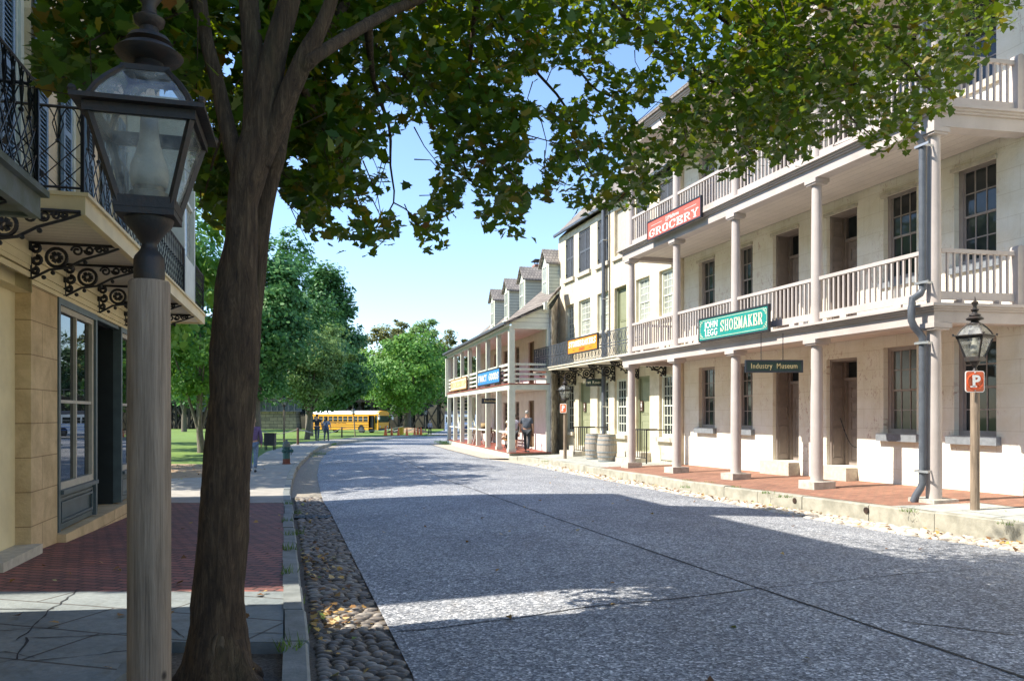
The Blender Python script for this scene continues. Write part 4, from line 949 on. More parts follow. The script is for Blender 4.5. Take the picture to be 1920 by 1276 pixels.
RZ0 = 6.25; RID = 3.6; RZT = RZ0 + RID * .98
def skew(y): return .3 - 2.0 * max(0, y)      # the alley wall runs back at a slant behind the bakery
q = MB(); q.add([(skew(0), .0, -.5), (skew(1.15), 1.15, -.5), (skew(1.15), 1.15, RZ0 + 1.0), (skew(0), 0, RZ0 - .1)], [(0,1,2,3)]); q.box(.1, .3, -.0, .02, -.5, RZ0 - .1)
q.build('gable_wall', M['rubble'], FB)
for i in range(0, len(F_op), 2):
    for (a, b, c, d), up in ((F_op[i], 0), (F_op[i+1], 1)):
        if c < .1 or c < 3.0 and up: panel_door(FB, a, b, c, d, .12, M['brown_door'] if 'brown_door' in M else M['door_mauve'], 1, (.05,.4,.5,.94), knob=True)
        else: window(FB, a, b, c, d, .08, 2, 3, 3, M['door_mauve'], M['pane'], M['trim'], fw=.07)
# roof: shallow over the porch, steep over the house
roof = MB(); ov = .28
prof = [(-Yw - ov, zE + .02), (-Yw - ov, zE + .14), (-.15, zE + 1.02), (RID, RZT + .12), (7.7, RZ0 - .3), (7.6, RZ0 - .4), (RID, RZT - .02), (-.1, zE + .9)]
def slab(prof, x0, xf, name, m_):
    q = MB(); n = len(prof); q.add([(x0, y, z) for y, z in prof] + [(xf(y), y, z) for y, z in prof], [tuple(range(n-1, -1, -1)), tuple(range(n, 2*n))] + [(i, (i+1)%n, (i+1)%n+n, i+n) for i in range(n)]); return q.build(name, m_, FB)
rf = slab(prof[:3] + [(RID, RZT + .12), (RID, RZT - .02), prof[-1]], FXF - .3, lambda y: .25 if y < 0 else min(.25, skew(y) + .15), 'roof', M['shingle_roof'] if 'shingle_roof' in M else M['slate'])
slab([(RID, RZT + .12), (7.7, RZ0 - .3), (7.6, RZ0 - .4), (RID, RZT - .02)], FXF - .3, lambda y: skew(RID) + .15, 'roof', M['slate'])
slab([(-.15, zE + 1.0), (-.15, zE + 1.12), (.6, zE + 1.86), (.6, zE + 1.7)], -.2, lambda y: skew(y) + .15, 'roof_edge', M['slate'])
slab([(-.24, zE + .84), (-.24, zE + 1.0), (.6, zE + 1.70), (.6, zE + 1.50)], 1.20, lambda y: skew(y) + .16, 'bargeboard', M['trim']) if False else None
q = MB(); q.hexa([(.32, -.22, zE + .82), (.46, -.22, zE + .82), (-.46, .42, zE + 1.42), (-.62, .42, zE + 1.42), (.32, -.22, zE + 1.0), (.46, -.22, zE + 1.0), (-.46, .42, zE + 1.64), (-.62, .42, zE + 1.64)]); q.box(.1, .46, -.34, -.22, zE + .7, zE + 1.02); q.build('bargeboard', M['trim'], FB)
# porch gable boarding, beam and boxed eave
MB().add([(.06, -Yw, zE), (.06, -.02, zE), (.06, -.02, zE + .92), (.06, -Yw, zE + .1)], [(0,1,2,3)]).build('gable_boarding', M['clap_front'], FB)
mb = MB(); mb.prismx([(-Yw - ov - .04, zE - .02), (-Yw - ov - .04, zE + .1), (-.1, zE + .98), (-.1, zE + .80)], .062, .12); mb.box(FXF - .1, .1, -Yw - .1, -Yw + .1, zE - .17, zE - .001); mb.box(-.06, .1, -Yw + .1, -.01, zE - .12, zE - .002); mb.box(FXF - .2, .2, -Yw - ov + .03, -Yw - .1, zE - .02, zE + .02)
mb.build('eave_beam', M['trim'], FB)
MB().box(FXF - .3, .3, -Yw - ov - .1, -Yw - ov - .01, zE + .04, zE + .14).build('gutter', M['pipe'], FB)
MB().box(FXF, .0, -Yw + .1, -.01, zE - .06, zE - .03).build('porch_ceiling', M['pink_wall'], FB)
# porch floors
mb = MB(); mb.box(FXF - .1, .1, -Yw - .1, -.01, zB0, zB1 - .03); b_ = mb.build('porch_beam', M['trim'], FB); MB().box(FXF - .13, .13, -Yw - .14, -.012, zB1 - .029, zB1 + .02).build('porch_deck', M['porch_red'], FB)
mb = MB(); mb.box(FXF - .1, -5.0, -Yw - .1, -.02, -.6, zFl - .03); mb.box(-5.0, .1, -Yw - .1, -.02, -.6, zFl - .03); mb.build('porch_skirt', M['trim'], FB); MB().box(FXF - .13, .4, -Yw - .13, -.02, zFl - .029, zFl + .005).build('porch_floor', M['porch_red'], FB)
for i in range(PN):
    x = -PS * i; w = .11 if i else .14
    post = MB(); post.box(x - w, x + w, -Yw - w + .02, -Yw + w + .02, zFl + .006, zB0 - .001); post.box(x - w - .03, x + w + .03, -Yw - w - .01, -Yw + w + .05, zFl + .006, zFl + .16 if i < 2 else zFl + .02); post.build('post', M['trim'], FB)
    post = MB(); post.box(x - w*.9, x + w*.9, -Yw - w*.9 + .02, -Yw + w*.9 + .02, zB1 + .021, zE - .171); post.build('post', M['trim'], FB)
    if i < PN - 1:
        r = MB()
        for k in range(4): r.box(x - PS + w, x - w, -Yw - .02, -Yw + .05, zB1 + .16 + k*.215, zB1 + .25 + k*.215 + (.0 if k < 3 else .02))
        r.build('railing', M['trim'], FB)
        if i not in (1, 4): r = MB(); r.box(x - PS + w, x - w, -Yw - .02, -Yw + .05, zFl + .82, zFl + .9); r.build('handrail', M['trim'], FB)
r = MB()
for k in range(4): r.box(-.03, .05, -Yw + .13, -.02, zB1 + .16 + k*.215, zB1 + .25 + k*.215)
r.build('railing', M['trim'], FB); 
MB().box(-.1, .12, -.14, .0, zFl, zE - .12).build('corner_board', M['trim'], FB)
# enclosed far end: boarded box and stair with plaster underside
mb = MB(); mb.box(FXF - .25, FXF + .05, -Yw - .2, -Yw + .35, zB0 + .1, zE - .2); mb.build('end_board', M['trim'], FB)
st = MB()
for k in range(11): st.box(FXF + .3, FXF + 1.3, -Yw + .25 + .0, -.25, .1 + k*.24, .17 + k*.24) if False else st.box(FXF + .4 + k*.24, FXF + .68 + k*.24, -Yw + .35, -.5, zFl + 2.62 - k*.235 - .05, zFl + 2.62 - k*.235)
st.beam((FXF + .3, -Yw + .3, zFl + 2.66), (FXF + 3.2, -Yw + .3, zFl), .05, .26); st.beam((FXF + .3, -.45, zFl + 2.66), (FXF + 3.2, -.45, zFl), .05, .26)
st.build('stair', M['trim'], FB)
sw = MB().prism([(FXF + .12, 2.6), (FXF + 2.0, 2.6), (FXF + 1.9, 1.35), (FXF + 1.0, 1.4), (FXF + .5, 1.75), (FXF + .25, 2.2)], -.42, -.36).build('stair_panel', M['sash_cream'], FB)
# dormers
for k, pr in enumerate((1029, 984.6, 954.5, 927.5)):
    yd = .35; xr = fx(pr, yd); wd = 1.15; xl = xr - wd; zb = zE + 1.0 + (yd + .15) * .98 - .05; zt = zb + 1.65; pk = zt + .62; yb = lambda z: -.15 + (z - zE - 1.0) / .98 + .5
    q = MB(); q.add([(xl, yd, zb), (xr, yd, zb), (xr, yd, zt), ((xl+xr)/2, yd, pk), (xl, yd, zt)], [(0,1,2,3,4)])
    dm = q.build('dormer', M['window_white'], FB)
    s = MB()
    for xx in (xl + .002, xr - .002): s.add([(xx, yd + .001, zb), (xx, yd + .001, zt), (xx, yb(zt) + .4, zt), (xx, yd + .05, zb - .05)], [(0,1,2,3)])
    s.build('siding', M['clap'], dm)
    r = MB(); o = .14
    r.add([(xl - o, yd - .16, zt - .1), ((xl+xr)/2, yd - .16, pk + .02), (xr + o, yd - .16, zt - .1), (xl - o, yb(zt) + .5, zt - .1), ((xl+xr)/2, yb(pk) + .4, pk + .02), (xr + o, yb(zt) + .5, zt - .1),
           (xl - o, yd - .16, zt - .02), ((xl+xr)/2, yd - .16, pk + .1), (xr + o, yd - .16, zt - .02), (xl - o, yb(zt) + .5, zt - .02), ((xl+xr)/2, yb(pk) + .4, pk + .1), (xr + o, yb(zt) + .5, zt - .02)],
          [(6,7,10,9), (7,8,11,10), (0,3,4,1), (1,4,5,2), (0,1,7,6), (1,2,8,7), (0,6,9,3), (2,5,11,8)])
    r.build('dormer_roof', M['shingle_top'], dm)
    wq = MB(); a, b, c, d = xl + .2, xr - .2, zb + .12, zt - .08
    for (p0, p1, p2, p3) in ((a, a+.07, c, d), (b-.07, b, c, d), (a+.07, b-.07, d-.07, d), (a+.07, b-.07, c, c+.08), (a+.07, b-.07, (c+d)/2-.03, (c+d)/2+.03), ((a+b)/2-.02, (a+b)/2+.02, c+.08, (c+d)/2-.03), ((a+b)/2-.02, (a+b)/2+.02, (c+d)/2+.03, d-.07)): wq.box(p0, p1, yd - .05, yd - .005, p2, p3)
    wq.box(xl - .02, xr + .02, yd - .12, yd - .003, zb - .06, zb + .02); wq.build('window_frame', M['window_white'], dm)
    MB().quad((a, yd - .02, c), (b, yd - .02, c), (b, yd - .02, d), (a, yd - .02, d)).build('pane', M['pane_bright'], dm)
cxm = fx(1013.5, RID); ck = MB(); ck.box(cxm - .35, cxm + .35, RID - .4, RID + .4, RZT - .6, RZT + 1.2); ck.box(cxm - .42, cxm + .42, RID - .47, RID + .47, RZT + 1.05, RZT + 1.18); ch = ck.build('chimney', M['redbrick'], rf); cc = MB(); cc.box(cxm - .5, cxm + .5, RID - .5, RID + .5, RZT + 1.42, RZT + 1.47)
for sx in (-.3, .3):
    for sy in (-.3, .3): cc.box(cxm + sx - .02, cxm + sx + .02, RID + sy - .02, RID + sy + .02, RZT + 1.19, RZT + 1.42)
cc.build('chimney_cap', M['iron'], rf)
# gritty verge in front of the porch
def FFx(y):
    w = FF.world(FXC, -FD - .05); t = (y - w.y) / FF.xy; return w.x + FF.xx * t
tag(strip('gravel_verge', 33.3, 52.2, .5, lambda y: rr(y) - .3, lambda y: FFx(y) + .1, lambda x, y: road_z(min(x, rr(y) - .05), y) + .02, 4, M['gutter_pale'], .005), kind='structure')
# ------------------------------------------------------------------ left building with the iron balcony
lx = lambda px, c=0.0: LF.x(px, c); lz = lambda px, py, c=0.0: LF.z(px, py, c)
LX0, LX1 = LF.x(-17), 17.3
LB = empty('balcony_building', LF.world(LX0, 0), LF.ang, 'cream stone building on the left with iron lattice balcony and blue shutters', 'building')
def ax_(px, c=0.0): return lx(px, c) - LX0
LEN = LX1 - LX0
SOF = lz(116, 492)                     # balcony soffit height at the wall
ZF_T = lz(108, 556)                    # top of the shop front
GZ = .02
BYO = -.93
TOPZ = 9.75
xa, xb = ax_(58), ax_(106); wa0, wa1, wd1, we1 = ax_(107.5), ax_(180), ax_(225), ax_(225) + (ax_(180) - ax_(107.5))
# upper windows (french windows on the balcony)
U0 = SOF + .24
up = [(ax_(14), ax_(57)), (ax_(126), ax_(152))]; w_ = up[0][1] - up[0][0]
up[1] = (ax_(124), ax_(124) + w_ * .92)
stepx = up[1][0] - up[0][0]
ups = [(up[0][0] + stepx * k, up[0][0] + stepx * k + w_) for k in range(0, int((LEN - 1) / stepx))]
ops = [(0.02, xa, -.5, ZF_T + .28), (wa0, we1, -.02, ZF_T)]
sh2 = we1 + 1.2; 
ops += [(sh2, sh2 + (we1 - wa0), -.3, ZF_T)] if sh2 + (we1 - wa0) < LEN - .3 else []
ops += [(a, b, U0 + .02, U0 + 2.62) for a, b in ups if b < LEN - .3] + [(a, b, U0 + 3.6, U0 + 5.1) for a, b in ups if b < LEN - .3]
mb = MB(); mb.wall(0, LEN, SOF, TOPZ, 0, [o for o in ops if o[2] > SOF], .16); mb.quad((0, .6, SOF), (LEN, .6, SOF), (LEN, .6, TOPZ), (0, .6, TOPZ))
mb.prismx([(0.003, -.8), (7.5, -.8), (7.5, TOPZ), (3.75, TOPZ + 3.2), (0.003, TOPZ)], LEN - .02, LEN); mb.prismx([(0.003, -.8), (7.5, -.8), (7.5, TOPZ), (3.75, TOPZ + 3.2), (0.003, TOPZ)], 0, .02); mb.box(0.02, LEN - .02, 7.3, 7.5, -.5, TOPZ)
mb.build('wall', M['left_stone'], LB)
mb = MB(); mb.wall(0, LEN, ZF_T + .0, SOF - .0, -.012, [(0.02, xa, ZF_T - .1, ZF_T + .28)], .2)
for z_, p in ((SOF - .28, .02), (ZF_T + .30, .035)): mb.box(xa if z_ < SOF - .3 else 0, LEN, -.012 - p, -.0121, z_ - .03, z_ + .03)
mb.box(0, LEN, -.035, -.0122, ZF_T + .05, ZF_T + .11)
mb.box(0, xa + .02, -.04, .15, ZF_T + .18, ZF_T + .30); mb.box(0, xa, .153, .2, -.5, ZF_T + .28)
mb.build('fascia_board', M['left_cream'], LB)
# ground floor masonry
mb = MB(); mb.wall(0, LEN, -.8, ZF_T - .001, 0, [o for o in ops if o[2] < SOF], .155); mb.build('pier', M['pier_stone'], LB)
pj = MB(); z_ = -.2
while z_ < ZF_T: pj.box(xa + .002, xb, -.001, .004, z_, z_ + .012) if False else None; z_ += .42
MB().box(-.02, xa + .015, -.11, .15, -.6, lz(40, 1028) + .0).build('step', M['sill_pale'], LB)
# shop fronts: window, dark recessed door, window
def shopfront(x0, parts, zb, zt):
    a, b, c, d = parts; sf = MB(); y0, y1 = -.02, .10
    for (p, q) in ((a, a+.07), (b-.08, b), (c, c+.08), (d-.07, d)): sf.box(p, q, y0, y1, zb + .12, zt)
    sf.box(a+.07, b-.08, y0, y1, zt-.08, zt); sf.box(c+.08, d-.07, y0, y1, zt-.08, zt); sf.box(b, c, y0+.03, y1, zt-.05, zt)
    zs = zb + .62
    for (p, q) in ((a+.07, b-.08), (c+.08, d-.07)):
        sf.box(p, q, y0-.035, y1, zs-.05, zs); sf.box(p, q, y0+.05, y1, zb+.12, zs-.051)
        for (m1, m2, n1, n2, yy) in ((p+.05, q-.05, zb+.17, zs-.1, y0+.03), (p+.1, q-.1, zb+.22, zs-.15, y0+.015)):
            sf.box(m1, m2, yy, yy+.0195, n1, n1+.03); sf.box(m1, m2, yy, yy+.0195, n2-.03, n2); sf.box(m1, m1+.03, yy, yy+.0195, n1+.03, n2-.03); sf.box(m2-.03, m2, yy, yy+.0195, n1+.03, n2-.03)
    s = sf.build('shop_front', M['shop_green'], LB)
    for (p, q) in ((a+.07, b-.08), (c+.08, d-.07)):
        w = MB(); f = .055; zm = zs + (zt-.08-zs)*.48
        w.box(p, p+f, .012, .075, zs, zt-.08); w.box(q-f*1.6, q, .012, .075, zs, zt-.08); w.box(p+f, q-f*1.6, .012, .075, zt-.08-f*1.3, zt-.08); w.box(p+f, q-f*1.6, .012, .075, zs, zs+f*1.6)
        xm = (p+q)/2; w.box(xm-.022, xm+.022, .02, .07, zs+f*1.6, zt-.08-f*1.3); w.box(p+f, q-f*1.6, .021, .069, zm-.02, zm+.02)
        wo = w.build('sash', M['sash_cream'], s); MB().quad((p, .055, zs), (q, .055, zs), (q, .055, zt-.08), (p, .055, zt-.08)).build('pane', M['pane_shop'], s)
    # dark door leaf standing open into the recess
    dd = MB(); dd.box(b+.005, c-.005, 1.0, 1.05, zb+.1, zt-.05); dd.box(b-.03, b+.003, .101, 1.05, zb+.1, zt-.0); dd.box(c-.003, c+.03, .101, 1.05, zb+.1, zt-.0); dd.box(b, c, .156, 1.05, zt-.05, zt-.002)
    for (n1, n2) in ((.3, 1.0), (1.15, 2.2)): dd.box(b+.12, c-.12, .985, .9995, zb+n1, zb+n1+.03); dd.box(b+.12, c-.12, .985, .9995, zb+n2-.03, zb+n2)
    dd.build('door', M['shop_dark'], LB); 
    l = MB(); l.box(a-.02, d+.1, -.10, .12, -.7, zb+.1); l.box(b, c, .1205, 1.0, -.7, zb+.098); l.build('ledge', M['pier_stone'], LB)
ZL = lz(110, 1000) - .1
shopfront(LB, (wa0, wa1, wd1, we1), ZL, ZF_T - .002)
# upper floor windows and their shutters
for k, (a, b) in enumerate(ups):
    if b > LEN - .3: continue
    window(LB, a, b, U0 + .02, U0 + 2.62, .06, 2, 3, 2, M['window_white'], M['pane'], None, fw=.1, bar=.03, split=.45)
    window(LB, a, b, U0 + 3.6, U0 + 5.1, .06, 3, 2, 2, M['window_white'], M['pane'], M['sill_pale'], fw=.08, bar=.03)
    sw = w_ * .5
    for (p, q) in ((a - sw - .02, a - .02), (b + .02, b + sw + .02)):
        s = shutter(LB, p, q, U0 + .05, U0 + 2.6, -.075, M['shutter_blue']); h = MB()
        for f in (.5, 2.1): h.tube([(p + .0, -.05, U0 + f), (p - .06, -.13, U0 + f), (p - .08, -.13, U0 + f)], .012, 5); h.box(p - .1, p - .06, -.15, -.11, U0 + f - .03, U0 + f + .03)
        h.build('shutter_hook', M['iron'], s)
        shutter(LB, p, q, U0 + 3.62, U0 + 5.08, -.075, M['shutter_blue'])
# roof and its chimneys
rf = MB().prismx([(-.34, TOPZ + .02), (-.34, TOPZ + .14), (3.75, TOPZ + 3.5), (7.7, TOPZ + .14), (7.7, TOPZ), (3.75, TOPZ + 3.25)], -.05, LEN + .1).build('roof', M['slate'], LB)
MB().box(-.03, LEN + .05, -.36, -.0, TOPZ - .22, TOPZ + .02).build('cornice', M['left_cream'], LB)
CHX = ax_(300) - 2.95
MB().box(CHX - .75, CHX + .75, 2.3, 3.1, TOPZ + 1.8, TOPZ + 5.2).build('chimney', M['redbrick'], rf)
# balcony
BL0, BL1 = ax_(160, BYO), ax_(384, BYO)
zsl = SOF - .0; zft = lz(160, 369, BYO); zfb = lz(159, 402, BYO)
mb = MB(); mb.box(BL0, BL1, BYO, BYO + .07, zfb, zft); mb.box(BL0, BL0 + .07, BYO + .07, -.02, zfb, zft); mb.box(BL1 - .07, BL1, BYO + .07, -.02, zfb, zft)
mb.box(BL0 - .02, BL1 + .02, BYO - .03, -.02, zft + .001, zft + .035); mb.box(BL0 + .07, BL1 - .07, BYO + .07, -.013, zft - .1, zft - .002)
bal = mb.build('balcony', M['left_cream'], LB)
MB().quad((BL0 + .07, BYO + .07, zfb + .03), (BL1 - .07, BYO + .07, zfb + .03), (BL1 - .07, -.013, zfb + .03), (BL0 + .07, -.013, zfb + .03)).build('soffit', M['soffit'] if 'soffit' in M else M['left_cream'], bal)
RH = .78
def lattice(par, p0, p1, z0, h, name='railing', pitch=.19, r=.0065, ends=True, n_=4):
    """iron lattice: crossed bars below, linked arcs above, rosettes between"""
    mb = MB(); p0, p1 = Vector(p0), Vector(p1); L = (p1-p0).length; d = (p1-p0)/L; Z = Vector((0,0,1)); P = lambda u, w: p0 + d*min(max(u,0),L) + Z*(z0+w)
    mb.tube([P(0, h), P(L, h)], r*2.2, n_); mb.tube([P(0, .045), P(L, .045)], r*1.8, n_)
    hl = h*.60; n = max(1, round(L/pitch)); s = L/n; m = 3; dz = (hl - .045)/m
    # crossed bars over the lower field
    k = hl - .045; 
    for i in range(-4, n + 1):
        for sg in (1, -1):
            u0 = i*s if sg == 1 else (i+4)*s
            a, b = Vector((u0, .045)), Vector((u0 + sg*s*2, hl))
            # clip to panel
            pts = []
            for t in (0, 1):
                q = a.lerp(b, t); pts.append(q)
            lo, hi = 0.0, 1.0
            dx = b.x - a.x
            for lim, sgn in ((0, 1), (L, -1)):
                t = (lim - a.x)/dx
                if sgn*(a.x - lim) < 0: lo = max(lo, t)
                if sgn*(b.x - lim) < 0: hi = min(hi, t)
            if hi - lo > .02: 
                q0, q1 = a.lerp(b, lo), a.lerp(b, hi); mb.tube([P(q0.x, q0.y), P(q1.x, q1.y)], r, 3)
    for i in range(n):
        u = i*s
        mb.tube([P(u + s*.5*(1 - math.cos(t*PI/8)) , hl + 0*t + (h-hl)*math.sin(t*PI/8)) for t in range(9)], r, 3)
        mb.tube([P(u, h), P(u + s*.22, hl + (h-hl)*.5), P(u, hl)], r, 3); mb.tube([P(u+s, h), P(u+s*.78, hl + (h-hl)*.5), P(u+s, hl)], r, 3)
        mb.sphere(P(u, hl), r*3.2, 6, 4)
    for u in ((0, L) if ends else ()): mb.box(*(lambda q: (q.x-.015, q.x+.015, q.y-.015, q.y+.015, z0, z0+h+.01))(p0 + d*u))
    return mb.build(name, M['iron'], par)
zr = zft + .036
BAYX0, BAYX1 = ax_(346, BYO + .02), ax_(366, BYO + .02)
lattice(bal, (BL0 + .03, BYO + .03, 0), (BL0 + .03, -.08, 0), zr, RH)
lattice(bal, (BL0 + .03, BYO + .03, 0), (BAYX0, BYO + .03, 0), zr, RH, pitch=.19)
lattice(bal, (BAYX1, BYO + .03, 0), (BL1 - .03, BYO + .03, 0), zr, RH)
lattice(bal, (BL1 - .03, BYO + .03, 0), (BL1 - .03, -.08, 0), zr, RH)
# glazed bay standing on the balcony
q = MB(); zc = zr + 3.2
q.box(BAYX0, BAYX0 + .12, BYO + .02, BYO + .14, zr, zc); q.box(BAYX1 - .12, BAYX1, BYO + .02, BYO + .14, zr, zc); q.box(BAYX0, BAYX1, BYO + .02, BYO + .14, zr, zr + .7); q.box(BAYX0, BAYX1, BYO + .02, BYO + .14, zc - .2, zc)
q.box(BAYX0 + .002, BAYX0 + .08, BYO + .14, -.02, zr, zc - .01); q.box(BAYX1 - .08, BAYX1 - .002, BYO + .14, -.02, zr, zc - .01); q.box(BAYX0 - .05, BAYX1 + .05, BYO - .02, -.02, zc, zc + .12); q.box(BAYX0 + .12, BAYX1 - .12, BYO + .05, BYO + .11, zr + 1.7, zr + 1.76)
by = q.build('glazed_bay', M['window_white'], LB); MB().quad((BAYX0 + .12, BYO + .09, zr + .7), (BAYX1 - .12, BYO + .09, zr + .7), (BAYX1 - .12, BYO + .09, zc - .2), (BAYX0 + .12, BYO + .09, zc - .2)).build('pane', M['pane_bright'], by)
bxs = [ax_(51), ax_(116.6), ax_(180.6), ax_(230.7)]; dd = (bxs[3] - bxs[0]) / 3; bxs = [bxs[0] - dd] + bxs; x = bxs[-1]
while x + dd < BL1 - .2: x += dd; bxs.append(x)
for x in bxs: scroll_bracket(bal, (x, -.018, SOF - .005), (0, -1, 0), .88, .40, M['iron'], .017, n=5)
# ------------------------------------------------------------------ neighbour nearer the viewer, seen only by the corner of its balcony
NX1 = LF.x(75, BYO) - .12
NBX = NX1 + .22
NB = empty('shaded_building', LF.world(NBX, 0), LF.ang, 'cream building at the left edge whose mossy balcony corner juts into view', 'building')
NLEN = 14.0
mb = MB(); mb.prismx([(0, -.6), (6.2, -.6), (6.2, 9.6), (3.1, 12), (0, 9.6)], -NLEN, 0); mb.build('wall', M['left_stone'], NB)
MB().prismx([(-.3, 9.62), (-.3, 9.75), (3.1, 12.4), (6.5, 9.75), (6.5, 9.62), (3.1, 12.1)], -NLEN, .02).build('roof', M['slate'], NB)
nx = LF.x(76, BYO - .0) - NBX
zb0 = LF.z(74, 409, BYO); zb1 = LF.z(80, 372, BYO)
nend = nx
mb = MB(); mb.box(-8, nend, BYO, BYO + .06, zb0, zb1); mb.box(nend - .06, nend, BYO + .06, 0, zb0, zb1); mb.box(-8, nend + .04, BYO - .05, 0, zb1 + .001, zb1 + .05); mb.box(-8, nend - .06, BYO + .06, 0, zb1 - .06, zb1 - .002); mb.box(-.5, nend-.06, BYO+.06, .3, zb0+.03, zb0+.05)
nb = mb.build('balcony', M['mossy'] if 'mossy' in M else M['shutter_blue'], NB)
lattice(nb, (-2.6, BYO + .02, 0), (nend - .02, BYO + .02, 0), zb1 + .05, RH * 1.02, pitch=.17); lattice(nb, (nend - .02, BYO + .02, 0), (nend - .02, -.02, 0), zb1 + .05, RH * 1.02, pitch=.17)
mb = MB(); mb.box(-.1, nend - .08, -.06, .1, zb1 + .05, zb1 + .06)
for x in (-.02, -1.5, -3): scroll_bracket(nb, (x if x < -.1 else nend - .5, -.005, zb0 + .025), (0, -1, 0), .86, .36, M['iron'], .0125)
shutter(NB, nend - .75, nend - .30, zb1 + .1, zb1 + 2.6, -.075, M['shutter_blue']) if False else None
MB().quad((-1.9, -.01, zb1 + .1), (-.95, -.01, zb1 + .1), (-.95, -.01, zb1 + 2.5), (-1.9, -.01, zb1 + 2.5)).build('pane', M['pane'], NB)
shutter(NB, -.9, -.42, zb1 + .1, zb1 + 2.55, -.075, M['shutter_blue'])
# ------------------------------------------------------------------ street lamps
M['post_wood'] = None
def post_material():
    m, nt, b, out = nmat('weathered_post_wood'); v = coords(nt, (34, 34, 1.3))
    n1 = noise(nt, v, 1.6, 9, .72, .5); c = ramp(nt, n1, [(.28, (.115,.085,.058)), (.5, (.26,.20,.145)), (.72, (.37,.295,.22))])
    v2 = coords(nt, (1, 1, .35)); n2 = noise(nt, v2, 5, 4); c = mix(nt, c, ramp(nt, n2, [(.3, (.6,.58,.55)), (.7, (1.15,1.12,1.08))]), .8, 'MULTIPLY')
    vo = N(nt, 'TexVoronoi'); vo.inputs['Scale'].default_value = 1.7; nt.links.new(coords(nt, (2.2, 2.2, 1.6)), vo.inputs['Vector'])
    c = mix(nt, c, (.03,.02,.014), ramp(nt, vo.outputs['Distance'], [(.04, (1,1,1)), (.075, (0,0,0))]))
    nt.links.new(c, b.inputs['Base Color']); b.inputs['Roughness'].default_value = .85; bump(nt, b, n1, .5, .01); return m
M['post_wood'] = post_material(); M['lamp_glass'] = clearglass('dusty_lamp_glass', .8); M['globe'] = mat('frosted_chimney_glass', (.62,.58,.5), (.5,.46,.39), 8, .4, .05)
def lamp(loc, rz, label, group, zpost=2.0, r=.082, big=True):
    e = empty('street_lamp', loc, rz, label, 'street lamp', group)
    n = 24 if big else 12; ir = M['iron_rust']
    q = MB(); q.lathe(0, 0, [(r*1.03, -.3), (r*1.01, .5), (r, zpost*.7), (r*.97, zpost - .01), (r*.9, zpost)], n); q.build('post', M['post_wood'], e, 35)
    z = zpost; q = MB()
    q.lathe(0, 0, [(r*.70, z+.001), (r*.72, z+.015), (r*.72, z+.085), (r*.66, z+.10), (r*.42, z+.125), (r*.36, z+.14), (r*.36, z+.15), (r*.5, z+.165), (r*.7, z+.19), (r*1.05, z+.225), (r*1.15, z+.25), (r*1.15, z+.262)], n)
    q.build('collar', ir, e, 45)
    zb, zt, hb, ht = z + .295, z + .63, .097, .186      # lantern: bottom, rim, half widths
    fr = MB(); t = .022
    for sx in (-1, 1):
        for sy in (-1, 1): fr.beam((sx*hb, sy*hb, zb), (sx*ht, sy*ht, zt), t, t)
    def sq(h, za, zz_, w):
        fr.box(-h-w, h+w, -h-w, -h+w, za, zz_); fr.box(-h-w, h+w, h-w, h+w, za, zz_); fr.box(-h-w, -h+w, -h+w, h-w, za, zz_); fr.box(h-w, h+w, -h+w, h-w, za, zz_)
    sq(hb, zb - .02, zb + .025, .014); sq(ht, zt - .025, zt + .012, .014); sq(ht + .02, zt + .0121, zt + .03, .03)
    fr.box(-hb-.012, hb+.012, -hb-.012, hb+.012, zb - .045, zb - .0205)
    for sx in (-1, 1):
        for sy in (-1, 1): fr.sphere((sx*(ht+.04), sy*(ht+.04), zt + .04), .017, 6, 4)
    # domed hood: curved corner ribs, glass between
    hz = [(ht, zt + .03), (ht*.87, zt + .085), (ht*.70, zt + .135), (ht*.53, zt + .175), (ht*.42, zt + .20)]
    for sx in (-1, 1):
        for sy in (-1, 1): fr.tube([(sx*a, sy*a, b) for a, b in hz], .013, 5)
    sq(hz[-1][0]*.9, hz[-1][1] - .01, hz[-1][1] + .012, .02)
    f = fr.build('lantern_frame', ir, e)
    g = MB()
    for k in range(4):
        c, s = math.cos(k*PI/2), math.sin(k*PI/2); R = lambda x, y, zz_: (x*c - y*s, x*s + y*c, zz_)
        g.quad(R(-hb, -hb, zb+.02), R(hb, -hb, zb+.02), R(ht-.004, -ht+.004, zt-.02), R(-ht+.004, -ht+.004, zt-.02))
        for (a0, b0), (a1, b1) in zip(hz[:-1], hz[1:]): g.quad(R(-a0, -a0, b0), R(a0, -a0, b0), R(a1, -a1, b1), R(-a1, -a1, b1))
    g.build('pane', M['lamp_glass'], f)
    zc = hz[-1][1]; q = MB()
    q.lathe(0, 0, [(.09, zc), (.085, zc+.02), (.06, zc+.035), (.055, zc+.055), (.12, zc+.075), (.13, zc+.09), (.10, zc+.115), (.07, zc+.13), (.088, zc+.14), (.075, zc+.16), (.04, zc+.175), (.034, zc+.2), (.055, zc+.215), (.06, zc+.235), (.03, zc+.255), (.026, zc+.29), (.05, zc+.33), (.052, zc+.35), (.02, zc+.37), (.012, zc+.41), (.004, zc+.44)], n); q.build('finial', ir, e, 45)
    q = MB(); q.lathe(0, 0, [(.075, zb+.001), (.075, zb+.06), (.06, zb+.065), (.06, zb+.085)], n); q.build('burner', M['brass'], e, 40)
    q = MB(); q.lathe(0, 0, [(.066, zb+.086), (.074, zb+.13), (.07, zb+.17), (.052, zb+.22), (.04, zb+.27), (.034, zb+.33), (.034, zb+.38)], n); q.build('globe', M['globe'], e, True)
    return e
M['brass'] = mat('dull_brass', (.22,.18,.11), (.14,.11,.07), 8, .5, .1, metal=.5)
LYc = 3.15; LXc = (280 - CX) / F * LYc
